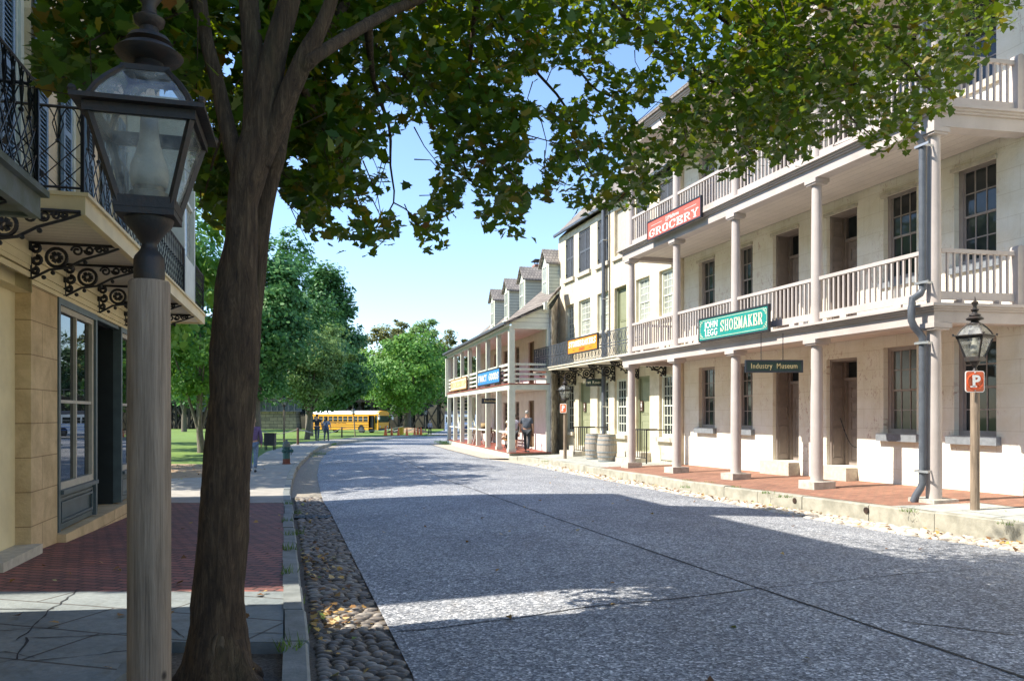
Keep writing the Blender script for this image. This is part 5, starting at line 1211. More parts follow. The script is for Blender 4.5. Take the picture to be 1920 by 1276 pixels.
near = lamp((LXc, LYc, SL(LYc) - .0), math.atan(.27), 'iron lantern on a grey wooden post beside the foreground tree trunk', 'street lamps', zpost=EYE + (HY - 527) / F * LYc - SL(LYc))
def far_lamp(px, py, y, zf, label, rz=.7, zp=1.86, lean=0):
    e = dup(FARL, ((px - CX) / F * y, y, zf), rz, label, 'street lamps'); e.rotation_euler = (0, lean, rz); return e
YR = 12.2; XR = (1828 - CX) / F * YR
FARL = lamp((XR, YR, SR(YR) + .02), .62, 'iron lantern on a wooden post by the corner gallery column', 'street lamps', 2.1, .066, False)
YM = 30.6; lm = far_lamp(1059.5, 0, YM, SR(YM), 'iron lantern on a slim post at the kerb before the bakery')
ls = [far_lamp(532.5, 0, 52, SL(52), 'pale lamp post rising behind the green hydrant'), far_lamp(666, 0, 82, SL(82), 'dark leaning lamp post in front of the yellow bus', lean=-.08), far_lamp(798, 0, 104, -.85, 'distant dark lamp post near the person in grey')]
# ------------------------------------------------------------------ signs
def board(name, fr, origin, x0, x1, z0, z1, y, face, edge, label, cat='sign', group=None, frame=.04, dep=.05):
    """a framed flat sign hung in front of a facade"""
    e = empty(name, fr.world(x0, y), fr.ang, label, cat, group); W = x1 - x0
    q = MB(); q.box(0, W, -.0, dep, z0, z1); q.build('backing', edge, e)
    q = MB(); q.box(0, W, -.02, -.001, z1 - frame, z1); q.box(0, W, -.02, -.001, z0, z0 + frame); q.box(0, frame, -.02, -.001, z0 + frame, z1 - frame); q.box(W - frame, W, -.02, -.001, z0 + frame, z1 - frame); q.build('border', edge, e)
    MB().box(frame, W - frame, -.008, -.0011, z0 + frame, z1 - frame).build('panel', face, e)
    return e, W
ys_ = COL_Y - .33
# grocery: red, hangs on the upper gallery rail
x0, x1 = RF.x(1214, ys_), RF.x(1315, ys_); z0, z1 = RF.z(1264, 424.5, ys_), RF.z(1264, 389, ys_)
z0, z1 = RF.z(1214, 453, ys_), RF.z(1214, 417, ys_)
e, W = board('grocery_sign', RF, 0, x0, x1, z0, z1, ys_, M['sign_red'], M['black_sign'], 'coral red grocery sign on the upper gallery railing')
H = z1 - z0
q = serif_word(MB(), 'GROCERY', .10, W - .10, z0 + H*.14, z0 + H*.50, -.016); q.build('lettering', M['letter_white'], e)
text_mesh('J.J.Mathews', H*.27, M['letter_white'], e, (W*.5, -.014, z0 + H*.71), FRONT, bold=.0, sx=1.05)
q = MB(); q.box(W*.08, W*.30, -.012, -.0085, z0 + H*.69, z0 + H*.705); q.box(W*.72, W*.92, -.012, -.0085, z0 + H*.69, z0 + H*.705); q.build('rule', M['letter_white'], e)
# shoemaker: teal
x0, x1 = RF.x(1310.5, ys_), RF.x(1442, ys_); z0, z1 = RF.z(1311, 642, ys_), RF.z(1311, 598, ys_)
e, W = board('shoemaker_sign', RF, 0, x0, x1, z0, z1, ys_, M['sign_teal'], M['black_sign'], 'teal shoemaker sign on the lower gallery railing')
H = z1 - z0
q = serif_word(MB(), 'SHOEMAKER', W*.34, W*.93, z0 + H*.30, z0 + H*.74, -.016, wgt=.22); q.build('lettering', M['letter_cream'], e)
text_mesh('JOHN', H*.40, M['letter_white'], e, (W*.205, -.014, z0 + H*.65), FRONT, bold=.006, sx=.92, spacing=1.08); text_mesh('LEGG', H*.40, M['letter_white'], e, (W*.205, -.014, z0 + H*.32), FRONT, bold=.006, sx=.92, spacing=1.08)
q = MB(); b0, b1, c0, c1 = .07, W - .07, z0 + .075, z1 - .075; t = .008
q.box(b0+.12, b1-.12, -.011, -.0085, c1-t, c1); q.box(b0+.12, b1-.12, -.011, -.0085, c0, c0+t); q.box(b0, b0+t, -.011, -.0085, c0+.1, c1-.1); q.box(b1-t, b1, -.011, -.0085, c0+.1, c1-.1)
for cx_, sx in ((b0, 1), (b1, -1)):
    for cz_, sz in ((c0, 1), (c1, -1)):
        for (u, w, r) in ((.05, .05, .04), (.11, .03, .025), (.03, .11, .025)): q.tube([(cx_ + sx*(u + r*math.cos(k*PI/5)), -.011, cz_ + sz*(w + r*math.sin(k*PI/5))) for k in range(9)], .006, 4)
q.build('ornament', M['letter_cream'], e)
# industry museum: hangs on chains from the soffit, faces the viewer down the pavement
def hanging(name, px0, px1, py0, py1, y, words, face, edge, lm_, label, size=.6, sx=1.0, chains=(.28, .66), ztop=None, rz=0.0):
    x0, x1 = at(px0, y), at(px1, y); z0, z1 = zat(py1, y), zat(py0, y); W, H = x1 - x0, z1 - z0
    e = empty(name, (x0, y, 0), rz, label, 'sign'); t = .035
    q = MB(); q.box(0, W, 0, .05, z0, z1); q.box(0, W, -.015, -.001, z1 - t, z1); q.box(0, W, -.015, -.001, z0, z0 + t); q.box(0, t, -.015, -.001, z0 + t, z1 - t); q.box(W - t, W, -.015, -.001, z0 + t, z1 - t); q.build('frame', edge, e)
    MB().box(t, W - t, -.006, -.0011, z0 + t, z1 - t).build('panel', face, e)
    text_mesh(words, H*size, lm_, e, (W/2, -.008, (z0+z1)/2), FRONT, bold=.006, sx=sx, spacing=1.15)
    q = MB()
    for f in chains:
        zt = ztop or z1 + .35; k = max(2, int((zt - z1)/.045)); 
        for i in range(k):
            zc = z1 + (zt - z1)*(i + .5)/k; hw = .012; q.tube([(W*f + (hw*math.cos(a*PI/4) if i % 2 else 0), .025 + (0 if i % 2 else hw*math.cos(a*PI/4)), zc + .028*math.sin(a*PI/4)) for a in range(8)], .004, 4, closed=True)
    q.build('chain', M['iron'], e); return e
YI = 16.2
hanging('museum_sign', 1397.5, 1505.5, 674.5, 698, YI, 'Industry  Museum', M['green_sign_dark'], M['black_sign'], M['gold'], 'dark green museum sign hanging on chains under the gallery', .6, .74, ztop=F1B + .13)
YB = 30.4
hanging('restroom_sign', 1098.5, 1127.5, 709.5, 723.5, YB, 'Rest Rooms', M['green_sign_dark'], M['black_sign'], M['letter_cream'], 'small dark green rest rooms sign hung under the iron balcony', .55, .92, ztop=bfz - .1)
# bakery sign on the iron railing
yb_ = -.15 - SLB - .10
x0, x1 = RF.x(1064.5, yb_), RF.x(1121, yb_); z0, z1 = RF.z(1064.5, 666, yb_), RF.z(1064.5, 637, yb_)
e, W = board('bakery_sign', RF, 0, x0, x1, z0, z1, yb_, M['sign_orange'], M['black_sign'], 'orange bakery sign on the iron balcony railing', frame=.05); H = z1 - z0
q = serif_word(MB(), 'STONEBRAKERS', .14, W - .14, z0 + H*.44, z0 + H*.80, -.02, wgt=.3); q.build('lettering', M['letter_white'], e)
text_mesh('BAKERY', H*.24, M['orange_red'], e, (W*.5, -.010, z0 + H*.24), FRONT, bold=.04); q = MB()
for f in (.22, .78): q.tube([(W*f - .07, -.012, z0 + H*.25), (W*f, -.012, z0 + H*.29), (W*f + .07, -.012, z0 + H*.23)], .014, 4)
q.build('ornament', M['orange_red'], e)
# bookshop and fancy goods
yf = -FD - .2
def fx2(px): return FF.x(px, yf)
for nm, p0, p1, pz0, pz1, face, edge, word, lm_, lab, wg in (('bookshop_sign', 845.5, 874.5, 733.5, 713, M['sign_cream'], M['sign_edge_brown'] if 'sign_edge_brown' in M else M['brown'], 'BOOKSHOP', M['gold'], 'cream bookshop sign on the porch railing', .3), ('fancy_goods_sign', 896, 937, 724.5, 699, M['sign_blue'], M['black_sign'], 'FANCY GOODS', M['letter_cream'], 'bright blue fancy goods sign on the porch railing', .3)):
    x0, x1 = fx2(p0), fx2(p1); z0, z1 = FF.z(p0, pz0, yf), FF.z(p0, pz1, yf)
    e, W = board(nm, FF, 0, x0, x1, z0, z1, yf, face, edge, lab, frame=.055); H = z1 - z0
    serif_word(MB(), word, .16, W - .16, z0 + H*.28, z0 + H*.72, -.02, wgt=wg).build('lettering', lm_, e)
# dark hanging board inside the porch
yd_ = 37.6
hanging('porch_sign', 903, 935, 746.5, 756.2, yd_, 'Bookshop', M['black_sign'], M['black_sign'], M['gold'], 'black board hanging inside the far porch', .5, 1.0, ztop=zB0 - .02)
# restroom plates on the green doors
for k, px, lab in (('da', 1097.5, 'small brown restroom plate on the green door next to the step railing'), ('db', 1204.5, 'small brown restroom plate on the green door right of the column')):
    x = RF.x(px, 0); z = RF.z(px, 763 if k == 'da' else 760.5, 0); e = empty('restroom_plate', RF.world(x, -.02), RF.ang, lab, 'sign', 'restroom plates')
    MB().box(-.13, .13, -.02, -.003, z - .19, z + .19).build('plate', M['brown'], e); q = MB(); q.sphere((0, -.024, z + .125), (.022, .006, .022), 8, 5)
    q.prism([(-.03, z + .09), (.03, z + .09), (.035, z + .01), (.02, z + .01), (.018, z - .06), (-.018, z - .06), (-.02, z + .01), (-.035, z + .01)], -.026, -.021); q.box(-.05, .05, -.025, -.021, z - .145, z - .13); q.build('pictogram', M['letter_white'], e)
# no parking plates on lamp posts
def nopark(loc, rz, label, s=.30):
    e = empty('parking_sign', loc, rz, label, 'sign', 'no parking signs'); h = s/2; t = .012; cr = s*.13
    def rr_(hx, hz, r): return [(sx*(hx - r) + r*math.cos(a), sz*(hz - r) + r*math.sin(a)) for sx, sz, a0 in ((1,1,0),(-1,1,PI/2),(-1,-1,PI),(1,-1,1.5*PI)) for a in [a0 + k*PI/8 for k in range(5)]]
    MB().prism(rr_(h, h*1.12, cr), 0, t).build('plate', M['letter_white'], e); MB().prism(rr_(h*.92, h*1.04, cr*.85), -.003, -.0005).build('field', M['brown_red'], e)
    q = MB(); R = h*.80; q.tube([(R*math.cos(k*PI/16), -.006, R*math.sin(k*PI/16)) for k in range(32)], h*.055, 6, closed=True); q.beam((-R*.7, -.0135, R*.7), (R*.7, -.0135, -R*.7), .008, h*.09); q.build('ring', M['orange_red'], e)
    text_mesh('P', s*.82, M['letter_white'], e, (h*.06, -.0165, 0), FRONT, bold=.035, ext=.002); q = MB(); q.box(-h*.52, h*.12, -.0185, -.0145, -h*.60, -h*.46); q.build('serif', M['letter_white'], e); q = MB(); q.sphere((0, -.006, h*.93), .012, 6, 4); q.sphere((0, -.006, -h*.93), .012, 6, 4); q.build('bolt', M['steel'], e)
M['brown_red'] = mat('orange_red_field', (.70,.13,.035), (.55,.12,.04), 9, .45, .02)
nopark((XR - .05, YR - .085, zat(715, YR - .08)), .0, 'orange no parking plate on the lamp post before the white building')
nopark((at(1056, YM - .1), YM - .09, zat(765, YM)), -.75, 'orange no parking plate turned sideways on the lamp post before the bakery', .32)
# ------------------------------------------------------------------ the maple in the foreground
def bark_material():
    m, nt, b, out = nmat('maple_bark'); v = coords(nt, (9, 9, 1.1)); n1 = noise(nt, v, 4.2, 9, .75, .8)
    c = ramp(nt, n1, [(.3, (.026,.016,.009)), (.5, (.095,.062,.034)), (.72, (.21,.155,.09))])
    v2 = coords(nt, (2, 2, .7)); n2 = noise(nt, v2, 2.2, 5); c = mix(nt, c, (.105,.10,.045), ramp(nt, n2, [(.55, (0,0,0)), (.75, (.55,.55,.55))]))
    n3 = noise(nt, v2, 7, 6, .7); c = mix(nt, c, ramp(nt, n3, [(.3, (.55,.5,.5)), (.7, (1.25,1.2,1.15))]), .9, 'MULTIPLY')
    nt.links.new(c, b.inputs['Base Color']); b.inputs['Roughness'].default_value = .95; bump(nt, b, n1, 1.0, .05); return m
M['bark'] = bark_material()
TY = 4.3; TX = (412 - CX) / F * TY; TZ = SL(TY) - .07
mt = empty('maple_tree', (TX, TY, TZ), 0, 'large maple with forked brown trunk and overhanging crown beside the near lamp', 'tree')
def tp(px, py, y): return ((px - CX)/F*y - TX, y - TY, EYE + (HY - py)/F*y - TZ)
def limb(mb, pts, n=14, rough=.06, sub=4):
    """pts: (x,y,z,r); smooth tapering limb with a bumpy bark outline"""
    P = [Vector(p[:3]) for p in pts]; R = [p[3] for p in pts]; Q = []; S = []
    for i in range(len(P)-1):
        p0, p1, p2, p3 = P[max(i-1,0)], P[i], P[i+1], P[min(i+2,len(P)-1)]
        for k in range(sub):
            t = k/sub; Q.append(.5*((2*p1) + (p2-p0)*t + (2*p0-5*p1+4*p2-p3)*t*t + (3*p1-p0-3*p2+p3)*t**3)); S.append(R[i]*(1-t) + R[i+1]*t)
    Q.append(P[-1]); S.append(R[-1]); b = len(mb.v); mb.tube(Q, S, n)
    for i in range(len(Q)):
        for k in range(n):
            v = Vector(mb.v[b+i*n+k]); a = 2*PI*k/n; d = 1 + rough*(math.sin(3*a + i*.35) * .6 + math.sin(5*a - i*.2)*.4 + random.uniform(-.5,.5)*.6); c = Q[i]; mb.v[b+i*n+k] = tuple(c + (v-c)*d)
tr = MB(); k_ = lambda px, py, w, y=TY: (*tp(px, py, y), w/2/F*y)
limb(tr, [(0, 0, -.25, .30), (0, 0, -.03, .245), (-.01, 0, .09, .195), k_(409, 1165, 98), k_(410, 1110, 92), k_(417, 1000, 91), k_(428, 860, 84), k_(437, 740, 84), k_(441, 660, 90), k_(443, 594, 86), k_(446, 520, 72), k_(452, 450, 58), k_(456, 380, 54), k_(470, 310, 66), k_(483, 255, 56), k_(500, 170, 50), k_(520, 80, 44), k_(545, -10, 38), k_(570, -150, 34), k_(590, -400, 24), k_(600, -700, 14)], 48, .055, 9)
for a, L, w in ((-2.75, .46, .075), (-.45, .36, .075), (1.2, .33, .07), (-1.5, .27, .07), (2.5, .36, .07)):   # root flare
    limb(tr, [(.10*math.cos(a), .10*math.sin(a), .30, .06), (.15*math.cos(a), .15*math.sin(a), .11, w), (.27*math.cos(a), .27*math.sin(a), .015, w*.8), (L*math.cos(a), L*math.sin(a), -.09, w*.5)], 10, .08)
Y2 = 4.5
limb(tr, [k_(462, 690, 34, Y2), k_(470, 600, 38, Y2), k_(476, 520, 42, Y2), k_(481, 450, 44, Y2), k_(492, 385, 42, Y2), k_(506, 325, 42, Y2), k_(520, 295, 30, Y2), k_(530, 240, 26, 4.7), k_(560, 150, 24, 5.0), k_(640, 20, 18, 5.5), k_(760, -180, 12, 6.4)], 14, .08)
limb(tr, [k_(455, 330, 40), k_(440, 290, 36), k_(424, 230, 30), k_(406, 150, 26), k_(388, 80, 26), k_(374, 0, 28), k_(360, -120, 24), k_(330, -400, 16)], 14, .06)
limb(tr, [k_(472, 300, 44), k_(478, 200, 42), k_(474, 110, 40), k_(466, 0, 36), k_(460, -150, 30), k_(440, -500, 18)], 14, .06)
limb(tr, [k_(490, 310, 34), k_(515, 245, 36), k_(545, 165, 38), k_(575, 100, 36), k_(600, 55, 28), k_(622, 0, 24), k_(650, -100, 18), k_(700, -350, 12)], 14, .06)
limb(tr, [k_(560, 135, 26), k_(592, 105, 24), k_(640, 75, 22, 4.6), k_(700, 40, 20, 5.0), k_(760, 10, 18, 5.5), k_(900, -40, 15, 6.2), k_(1080, -70, 13, 7.0), k_(1260, -30, 10, 7.6), k_(1360, 40, 8, 8.0), k_(1440, 90, 5, 8.3), k_(1540, 150, 3, 8.6)], 12, .06)
trunk = tr.build('trunk', M['bark'], mt, True)
kn = MB(); c = Vector(tp(424, 1200, TY)) + Vector((.02, -.155, 0)); kn.tube([(c.x + .032*math.cos(t*PI/7), c.y + .004*math.cos(t*PI/7), c.z + .085*math.sin(t*PI/7)) for t in range(4, 11)], [.004, .009, .012, .013, .012, .009, .004], 6); kn.sphere((c.x, c.y + .035, c.z), (.026, .03, .07), 8, 6); kn.build('knot', mat('pale_callus_bark', (.12,.085,.05), (.05,.034,.02), 14, .9, .4), mt, True)
# branches and twigs that carry the leaves
br = MB()
for pts in ([(690,40,20,5.0),(700,150,9,5.6),(730,240,6,6.0),(732,310,4,6.2),(738,380,3,6.3),(700,430,2,6.4)], [(738,380,3,6.3),(770,400,2.5,6.3),(790,440,2,6.3)], [(900,-40,14,6.2),(880,120,7,6.6),(870,240,5,6.9),(875,330,3,7.0),(930,370,2,7.1),(985,420,2,7.1)],
            [(1010,140,6,7.4),(1060,200,5,7.5),(1085,280,4,7.5),(1110,330,3,7.5)], [(900,-40,12,6.2),(960,60,9,6.9),(1010,140,6,7.4)], [(1080,-70,12,7.0),(1180,40,8,7.5),(1300,130,6,8),(1400,200,4,8.3),(1420,280,2,8.4)], [(1085,130,5,7.5),(1120,170,4,7.6),(1180,190,3,7.6)],
            [(1260,-30,10,7.6),(1450,-20,8,8.0),(1600,40,6,8.4),(1700,120,4,8.6),(1760,190,2,8.7)], [(1600,40,6,8.4),(1780,60,4,8.6),(1880,40,2,8.7)], [(1440,90,5,8.3),(1560,190,4,8.6),(1640,260,2,8.7)], [(560,150,20,5.0),(600,230,6,5.4),(650,320,4,5.6),(680,390,2,5.7)], [(374,0,22,4.3),(280,40,8,4.5),(190,90,5,4.7),(130,110,3,4.8)],
            [(330,-400,14,4.3),(200,-250,8,4.6),(90,-60,4,4.9)], [(640,20,14,5.5),(720,100,6,6.0),(790,180,4,6.4),(830,250,3,6.6)], [(424,230,8,4.3),(400,300,5,4.8),(385,360,3,5.1)]):
    limb(br, [(*tp(a, b, y), w/2/F*y) for a, b, w, y in pts], 6, .04, 3)
# crown: leaf sprays through a real volume over the street; the low edge follows the hanging boughs
EDGE = [(60,170),(78,160),(110,165),(170,175),(235,165),(260,190),(300,140),(345,170),(368,330),(385,410),(430,420),(500,330),(540,370),(575,435),(600,440),(640,455),(690,475),(735,470),(760,400),(790,455),(815,478),(835,460),(860,395),(900,420),(960,450),(1000,455),(1020,400),(1045,340),(1062,385),(1100,400),(1150,395),(1185,400),(1235,380),(1260,320),(1330,325),(1400,330),(1440,300),(1490,320),(1540,270),(1600,255),(1640,285),(1705,290),(1730,235),(1785,200),(1830,130),(1850,100),(1875,60),(1900,55),(1915,30)]
HOLES = [(770,310,50,75),(700,310,26,20),(750,380,60,22),(1035,165,62,36),(1010,260,24,45),(1180,110,45,24),(1010,410,28,40),(880,390,14,50),(1120,235,26,16),(640,150,14,14),(1270,165,24,24),(860,430,24,26),(730,205,24,16),(700,60,18,12),(1000,330,18,28),(790,255,22,30),(1215,215,34,20),(550,300,14,20),(430,120,16,26),(640,400,22,18),(1080,330,24,14)]
def ok(px, py):
    if py < -4: return True
    if not (60 < px < 1916): return not (-200 < px < 2120)
    if py > np.interp(px, [e[0] for e in EDGE], [e[1] for e in EDGE]) + random.gauss(0, 9): return False
    for cx_, cy_, rx_, ry_ in HOLES:
        if ((px-cx_)/rx_)**2 + ((py-cy_)/ry_)**2 < 1 and random.random() < .965: return False
    if 300 < px < 560 and py > -60 and random.random() < .0: return False
    return True
P = []; SPR = []
def vol(n, c, r, shell=0.0):
    out = []
    while len(out) < n:
        d = RNG.normal(size=3); d /= np.linalg.norm(d); q = RNG.random() ** (1/3) if RNG.random() > shell else RNG.uniform(.75, 1)
        out.append(np.array(c) + d * q * np.array(r))
    return out
cand = vol(900, (.9, 6.3, 7.2), (5.6, 4.2, 4.6), .5)
for sp in cand:      # unseen upper crown
    if sp[2] < 3.0: continue
    y = sp[1]; 
    if y < 2.2: continue
    px, py = CX + sp[0]/y*F, HY - (sp[2]-EYE)/y*F
    if sp[0] < -3.4 and sp[2] > 3.2 and y > 5.0: continue
    if py > -60: continue
    for _ in range(11):
        q = sp + RNG.normal(0, .26, 3) * (1, 1, .7); P.append(q)
vis = []
def seen(n, x0, x1, y0, y1, ya, yb):
    k = 0; t = 0
    while k < n and t < n*30:
        t += 1; px, py = random.uniform(x0, x1), random.uniform(y0, y1); yy = random.uniform(ya(px), yb(px))
        if not ok(px, py): continue
        sp = np.array([(px-CX)/F*yy, yy, EYE + (HY-py)/F*yy]); k += 1
        SPR.append(sp)
        for _ in range(random.randint(10, 15)):
            q = sp + RNG.normal(0, .15, 3) * (1, 1, .55); X, Y_, Z_ = q
            if Y_ < 2.3: continue
            a, b = CX + X/Y_*F, HY - (Z_-EYE)/Y_*F
            if b < -4 or ok(a, b): vis.append(q)
near_y = lambda px: float(np.interp(px, [0, 300, 460, 700, 1000, 1400, 1920], [3.9, 3.9, 4.9, 5.2, 5.9, 6.6, 7.2]))
far_y = lambda px: near_y(px) + float(np.interp(px, [0, 300, 700, 1920], [1.4, 1.8, 2.4, 2.8]))
seen(230, 60, 380, -120, 180, near_y, far_y); seen(420, 330, 640, -120, 430, lambda p: 5.1, lambda p: 7.2); seen(60, 362, 440, 290, 420, lambda p: 5.2, lambda p: 6.5); seen(720, 480, 1010, -140, 480, near_y, far_y)
seen(570, 960, 1480, -140, 400, near_y, far_y); seen(530, 1400, 1915, -160, 300, near_y, far_y)
tw = br; FK = np.array([TX + .15, TY + .3, 3.6])
for sp in SPR[::5]:
    d = FK - sp; d[2] = d[2]*.4 + .9; d /= np.linalg.norm(d); d += RNG.normal(0, .45, 3); d /= np.linalg.norm(d); L = random.uniform(.18, .4); m = sp + d*L*.5 + RNG.normal(0, .04, 3); e_ = sp + d*L + RNG.normal(0, .06, 3); T0 = np.array([TX, TY, TZ])
    tw.tube([tuple(sp - d*.1 - T0), tuple(m - T0), tuple(e_ - T0)], [.0025, .004, .006], 3)
brm = br.build('branches', M['bark'], mt, True)
n1 = len(vis); P = np.array(vis + P); print('maple leaves', n1, len(P))
v = leaf_cloud(P - np.array([TX, TY, TZ]), RNG.uniform(.06, .105, len(P)), None, .55, .35)
M['maple_leaf'] = leafmat('maple_leaves', [(0, (.014,.060,.006)), (.4, (.026,.088,.006)), (.68, (.055,.135,.008)), (.76, (.11,.165,.01)), (.86, (.22,.17,.012)), (.93, (.19,.065,.012)), (1, (.24,.17,.02))], .38, (.36,.45,.0), .45)
arr_mesh('crown', v, len(LO), M['maple_leaf'], mt, np.clip(RNG.beta(1.7, 1.8, len(P)), 0, 1))
# ------------------------------------------------------------------ trees of the park and the wooded bank
LP = {}
LP['fresh'] = leafmat('fresh_green_foliage', [(0, (.06,.17,.02)), (.5, (.11,.27,.035)), (1, (.20,.37,.06))], .35, (.25,.42,.05), .6)
LP['dark'] = leafmat('dark_green_foliage', [(0, (.036,.11,.036)), (.5, (.068,.18,.056)), (1, (.13,.26,.075))], .3, (.12,.3,.06), .6)
LP['bluish'] = leafmat('bluish_green_foliage', [(0, (.038,.13,.038)), (.5, (.078,.215,.055)), (1, (.155,.32,.08))], .32, (.14,.34,.1), .6)
LP['light'] = leafmat('light_green_foliage', [(0, (.085,.17,.045)), (.5, (.15,.26,.07)), (1, (.26,.38,.125))], .33, (.25,.36,.09), .6)
LP['olive'] = leafmat('olive_autumn_foliage', [(0, (.08,.11,.028)), (.5, (.15,.175,.05)), (1, (.26,.25,.075))], .3, (.3,.26,.05), .7)
LP['wood'] = leafmat('dark_wood_foliage', [(0, (.024,.065,.018)), (.5, (.045,.105,.028)), (1, (.08,.15,.04))], .2, (.1,.2,.04), .7)  # deep green leaf colours of the woods
M['bark2'] = mat('grey_brown_bark', (.20,.165,.125), (.11,.09,.065), 5, .95, .8, 14, stretch=(5,5,1))
QO = np.array([(0,-.5,0),(.34,-.16,0),(.26,.26,0),(0,.55,0),(-.26,.26,0),(-.34,-.16,0)])
def foliage(cent, rad, nclump, nleaf, size, shape='round', droop=.0, gaps=.25):
    """leaf-sized faces gathered in clumps on boughs: clumps sit through the crown, thickest near its outside"""
    cent, rad = np.array(cent), np.array(rad); P = []; R = []
    for k in range(nclump):
        d = RNG.normal(size=3); d /= np.linalg.norm(d)
        q = RNG.uniform(.3, 1.2) ** .6
        if shape == 'cone': 
            h = RNG.uniform(-1, 1); a = RNG.uniform(0, 2*PI); w = (1 - (h+1)/2) ** .75 + .12; w = min(w, .35 + (h+1)*2.2); d = np.array([math.cos(a)*w*RNG.uniform(.55,1), math.sin(a)*w*RNG.uniform(.55,1), h]); q = 1
        elif shape == 'broad': d[2] = d[2]*.9 if d[2] > 0 else d[2]*.75
        c = cent + d*q*rad; cr = rad.mean()*RNG.uniform(.11, .34) * (1.25 if shape != 'cone' else 1)
        m = int(nleaf/nclump*RNG.uniform(.5, 1.5)); o = RNG.normal(size=(m,3)); o /= np.linalg.norm(o, axis=1)[:,None]; o *= (RNG.random(m)**.5)[:,None]*cr*np.array([1.15,1.15,.7])
        P.append(c + o); R.append(np.clip(RNG.normal(RNG.uniform(.3,.7), .17, m), 0, 1))
    P = np.concatenate(P); R = np.concatenate(R); n = len(P)
    nr = (P-cent)/rad + RNG.normal(0,.55,(n,3)) + np.array([0,0,.5]); nr /= np.linalg.norm(nr,axis=1)[:,None]
    t = np.cross(nr, RNG.normal(size=(n,3))); t /= np.linalg.norm(t,axis=1)[:,None]; b = np.cross(nr,t)
    s = RNG.uniform(size*.6, size*1.35, n)[:,None,None]
    v = P[:,None,:] + s*(t[:,None,:]*QO[None,:,0:1] + b[:,None,:]*QO[None,:,1:2]); return v.reshape(-1,3), R
def tree(name, px, y, zg, crown, kind, label, nclump=60, nleaf=9000, size=.22, shape='round', trunk=(.2, 2.2), group=None, lean=0.0, forks=4, px_c=None):
    """crown given as picture rectangle at distance y: (x0,x1,top,bottom)"""
    X = at(px, y); e = empty(name, (X, y, zg), 0, label, 'tree', group)
    x0, x1, t, b = crown; c = ((at(x0,y)+at(x1,y))/2 - X, 0, (zat(t,y)+zat(b,y))/2 - zg); r = ((at(x1,y)-at(x0,y))/2, (at(x1,y)-at(x0,y))/2*.9, (zat(t,y)-zat(b,y))/2)
    v, R = foliage(c, r, nclump, nleaf, size, shape); arr_mesh('crown', v, 6, LP[kind], e, R)
    tr = MB(); rt, hf = trunk
    limb(tr, [(0,0,-.4,rt*1.4), (0,0,.1,rt*1.15), (lean*.5,0,hf*.5,rt), (lean,0,hf,rt*.85), ((c[0]+lean)/2,0,(hf+c[2])/2,rt*.6), (c[0],0,c[2]+r[2]*.5,rt*.2)], 9, .07)
    for k in range(forks):
        a = 2*PI*k/forks + .5; limb(tr, [(lean,0,hf*.9,rt*.6), (lean+r[0]*.25*math.cos(a), r[1]*.25*math.sin(a), hf+(c[2]-hf)*.45, rt*.4), (c[0]+r[0]*.6*math.cos(a), r[1]*.6*math.sin(a), c[2]+r[2]*random.uniform(-.1,.3), rt*.12)], 6, .06)
    tr.build('trunk', M['bark2'], e, True); return e
GP = 'trees of the park'
e = tree('park_tree', 378, 37, SL(37), (300, 452, 575, 775), 'fresh', 'young park tree with forked trunk on the lawn behind the lamp post', 60, 9000, .16, 'broad', (.17, 1.0), GP, -.1)
tree('park_tree', 285, 62, SL(62), (265, 440, 395, 735), 'bluish', 'tall bluish green tree behind the left balcony', 130, 19000, .30, 'round', (.35, 3), GP)
tree('park_tree', 480, 50, SL(50), (425, 572, 455, 742), 'bluish', 'tall bluish tree directly behind the maple trunk', 130, 20000, .24, 'round', (.3, 2.6), GP)
tree('park_tree', 452, 56, SL(56), (520, 584, 425, 610), 'bluish', 'slender tree rising above its neighbours right of the maple trunk', 34, 4200, .22, 'round', (.2, 3), GP)
tree('park_tree', 580, 86, -.8, (528, 696, 506, 757), 'dark', 'tall dark pointed tree behind the lighter park tree', 170, 26000, .36, 'cone', (.4, 3.5), GP)
tree('park_tree', 470, 76, -.65, (470, 640, 540, 745), 'dark', 'mid green tree filling the gap behind the light spreading tree', 90, 14000, .3, 'round', (.3, 2.6), GP)
tree('park_tree', 576, 62, SL(62) - .1, (506, 655, 592, 776), 'light', 'light green spreading tree at the left end of the yellow bus', 110, 19000, .21, 'broad', (.2, 2.0), GP, .2)
tree('park_tree', 765, 108, -.5, (670, 842, 618, 784), 'fresh', 'broad bright green maple behind the orange cones', 120, 21000, .36, 'broad', (.42, 2.6), GP)
tree('park_tree', 715, 100, -.8, (665, 735, 660, 775), 'fresh', 'low leafy tree behind the right half of the bus roof', 30, 4500, .34, 'round', (.25, 2.6), GP) if False else None
GW_ = 'trees on the wooded bank'
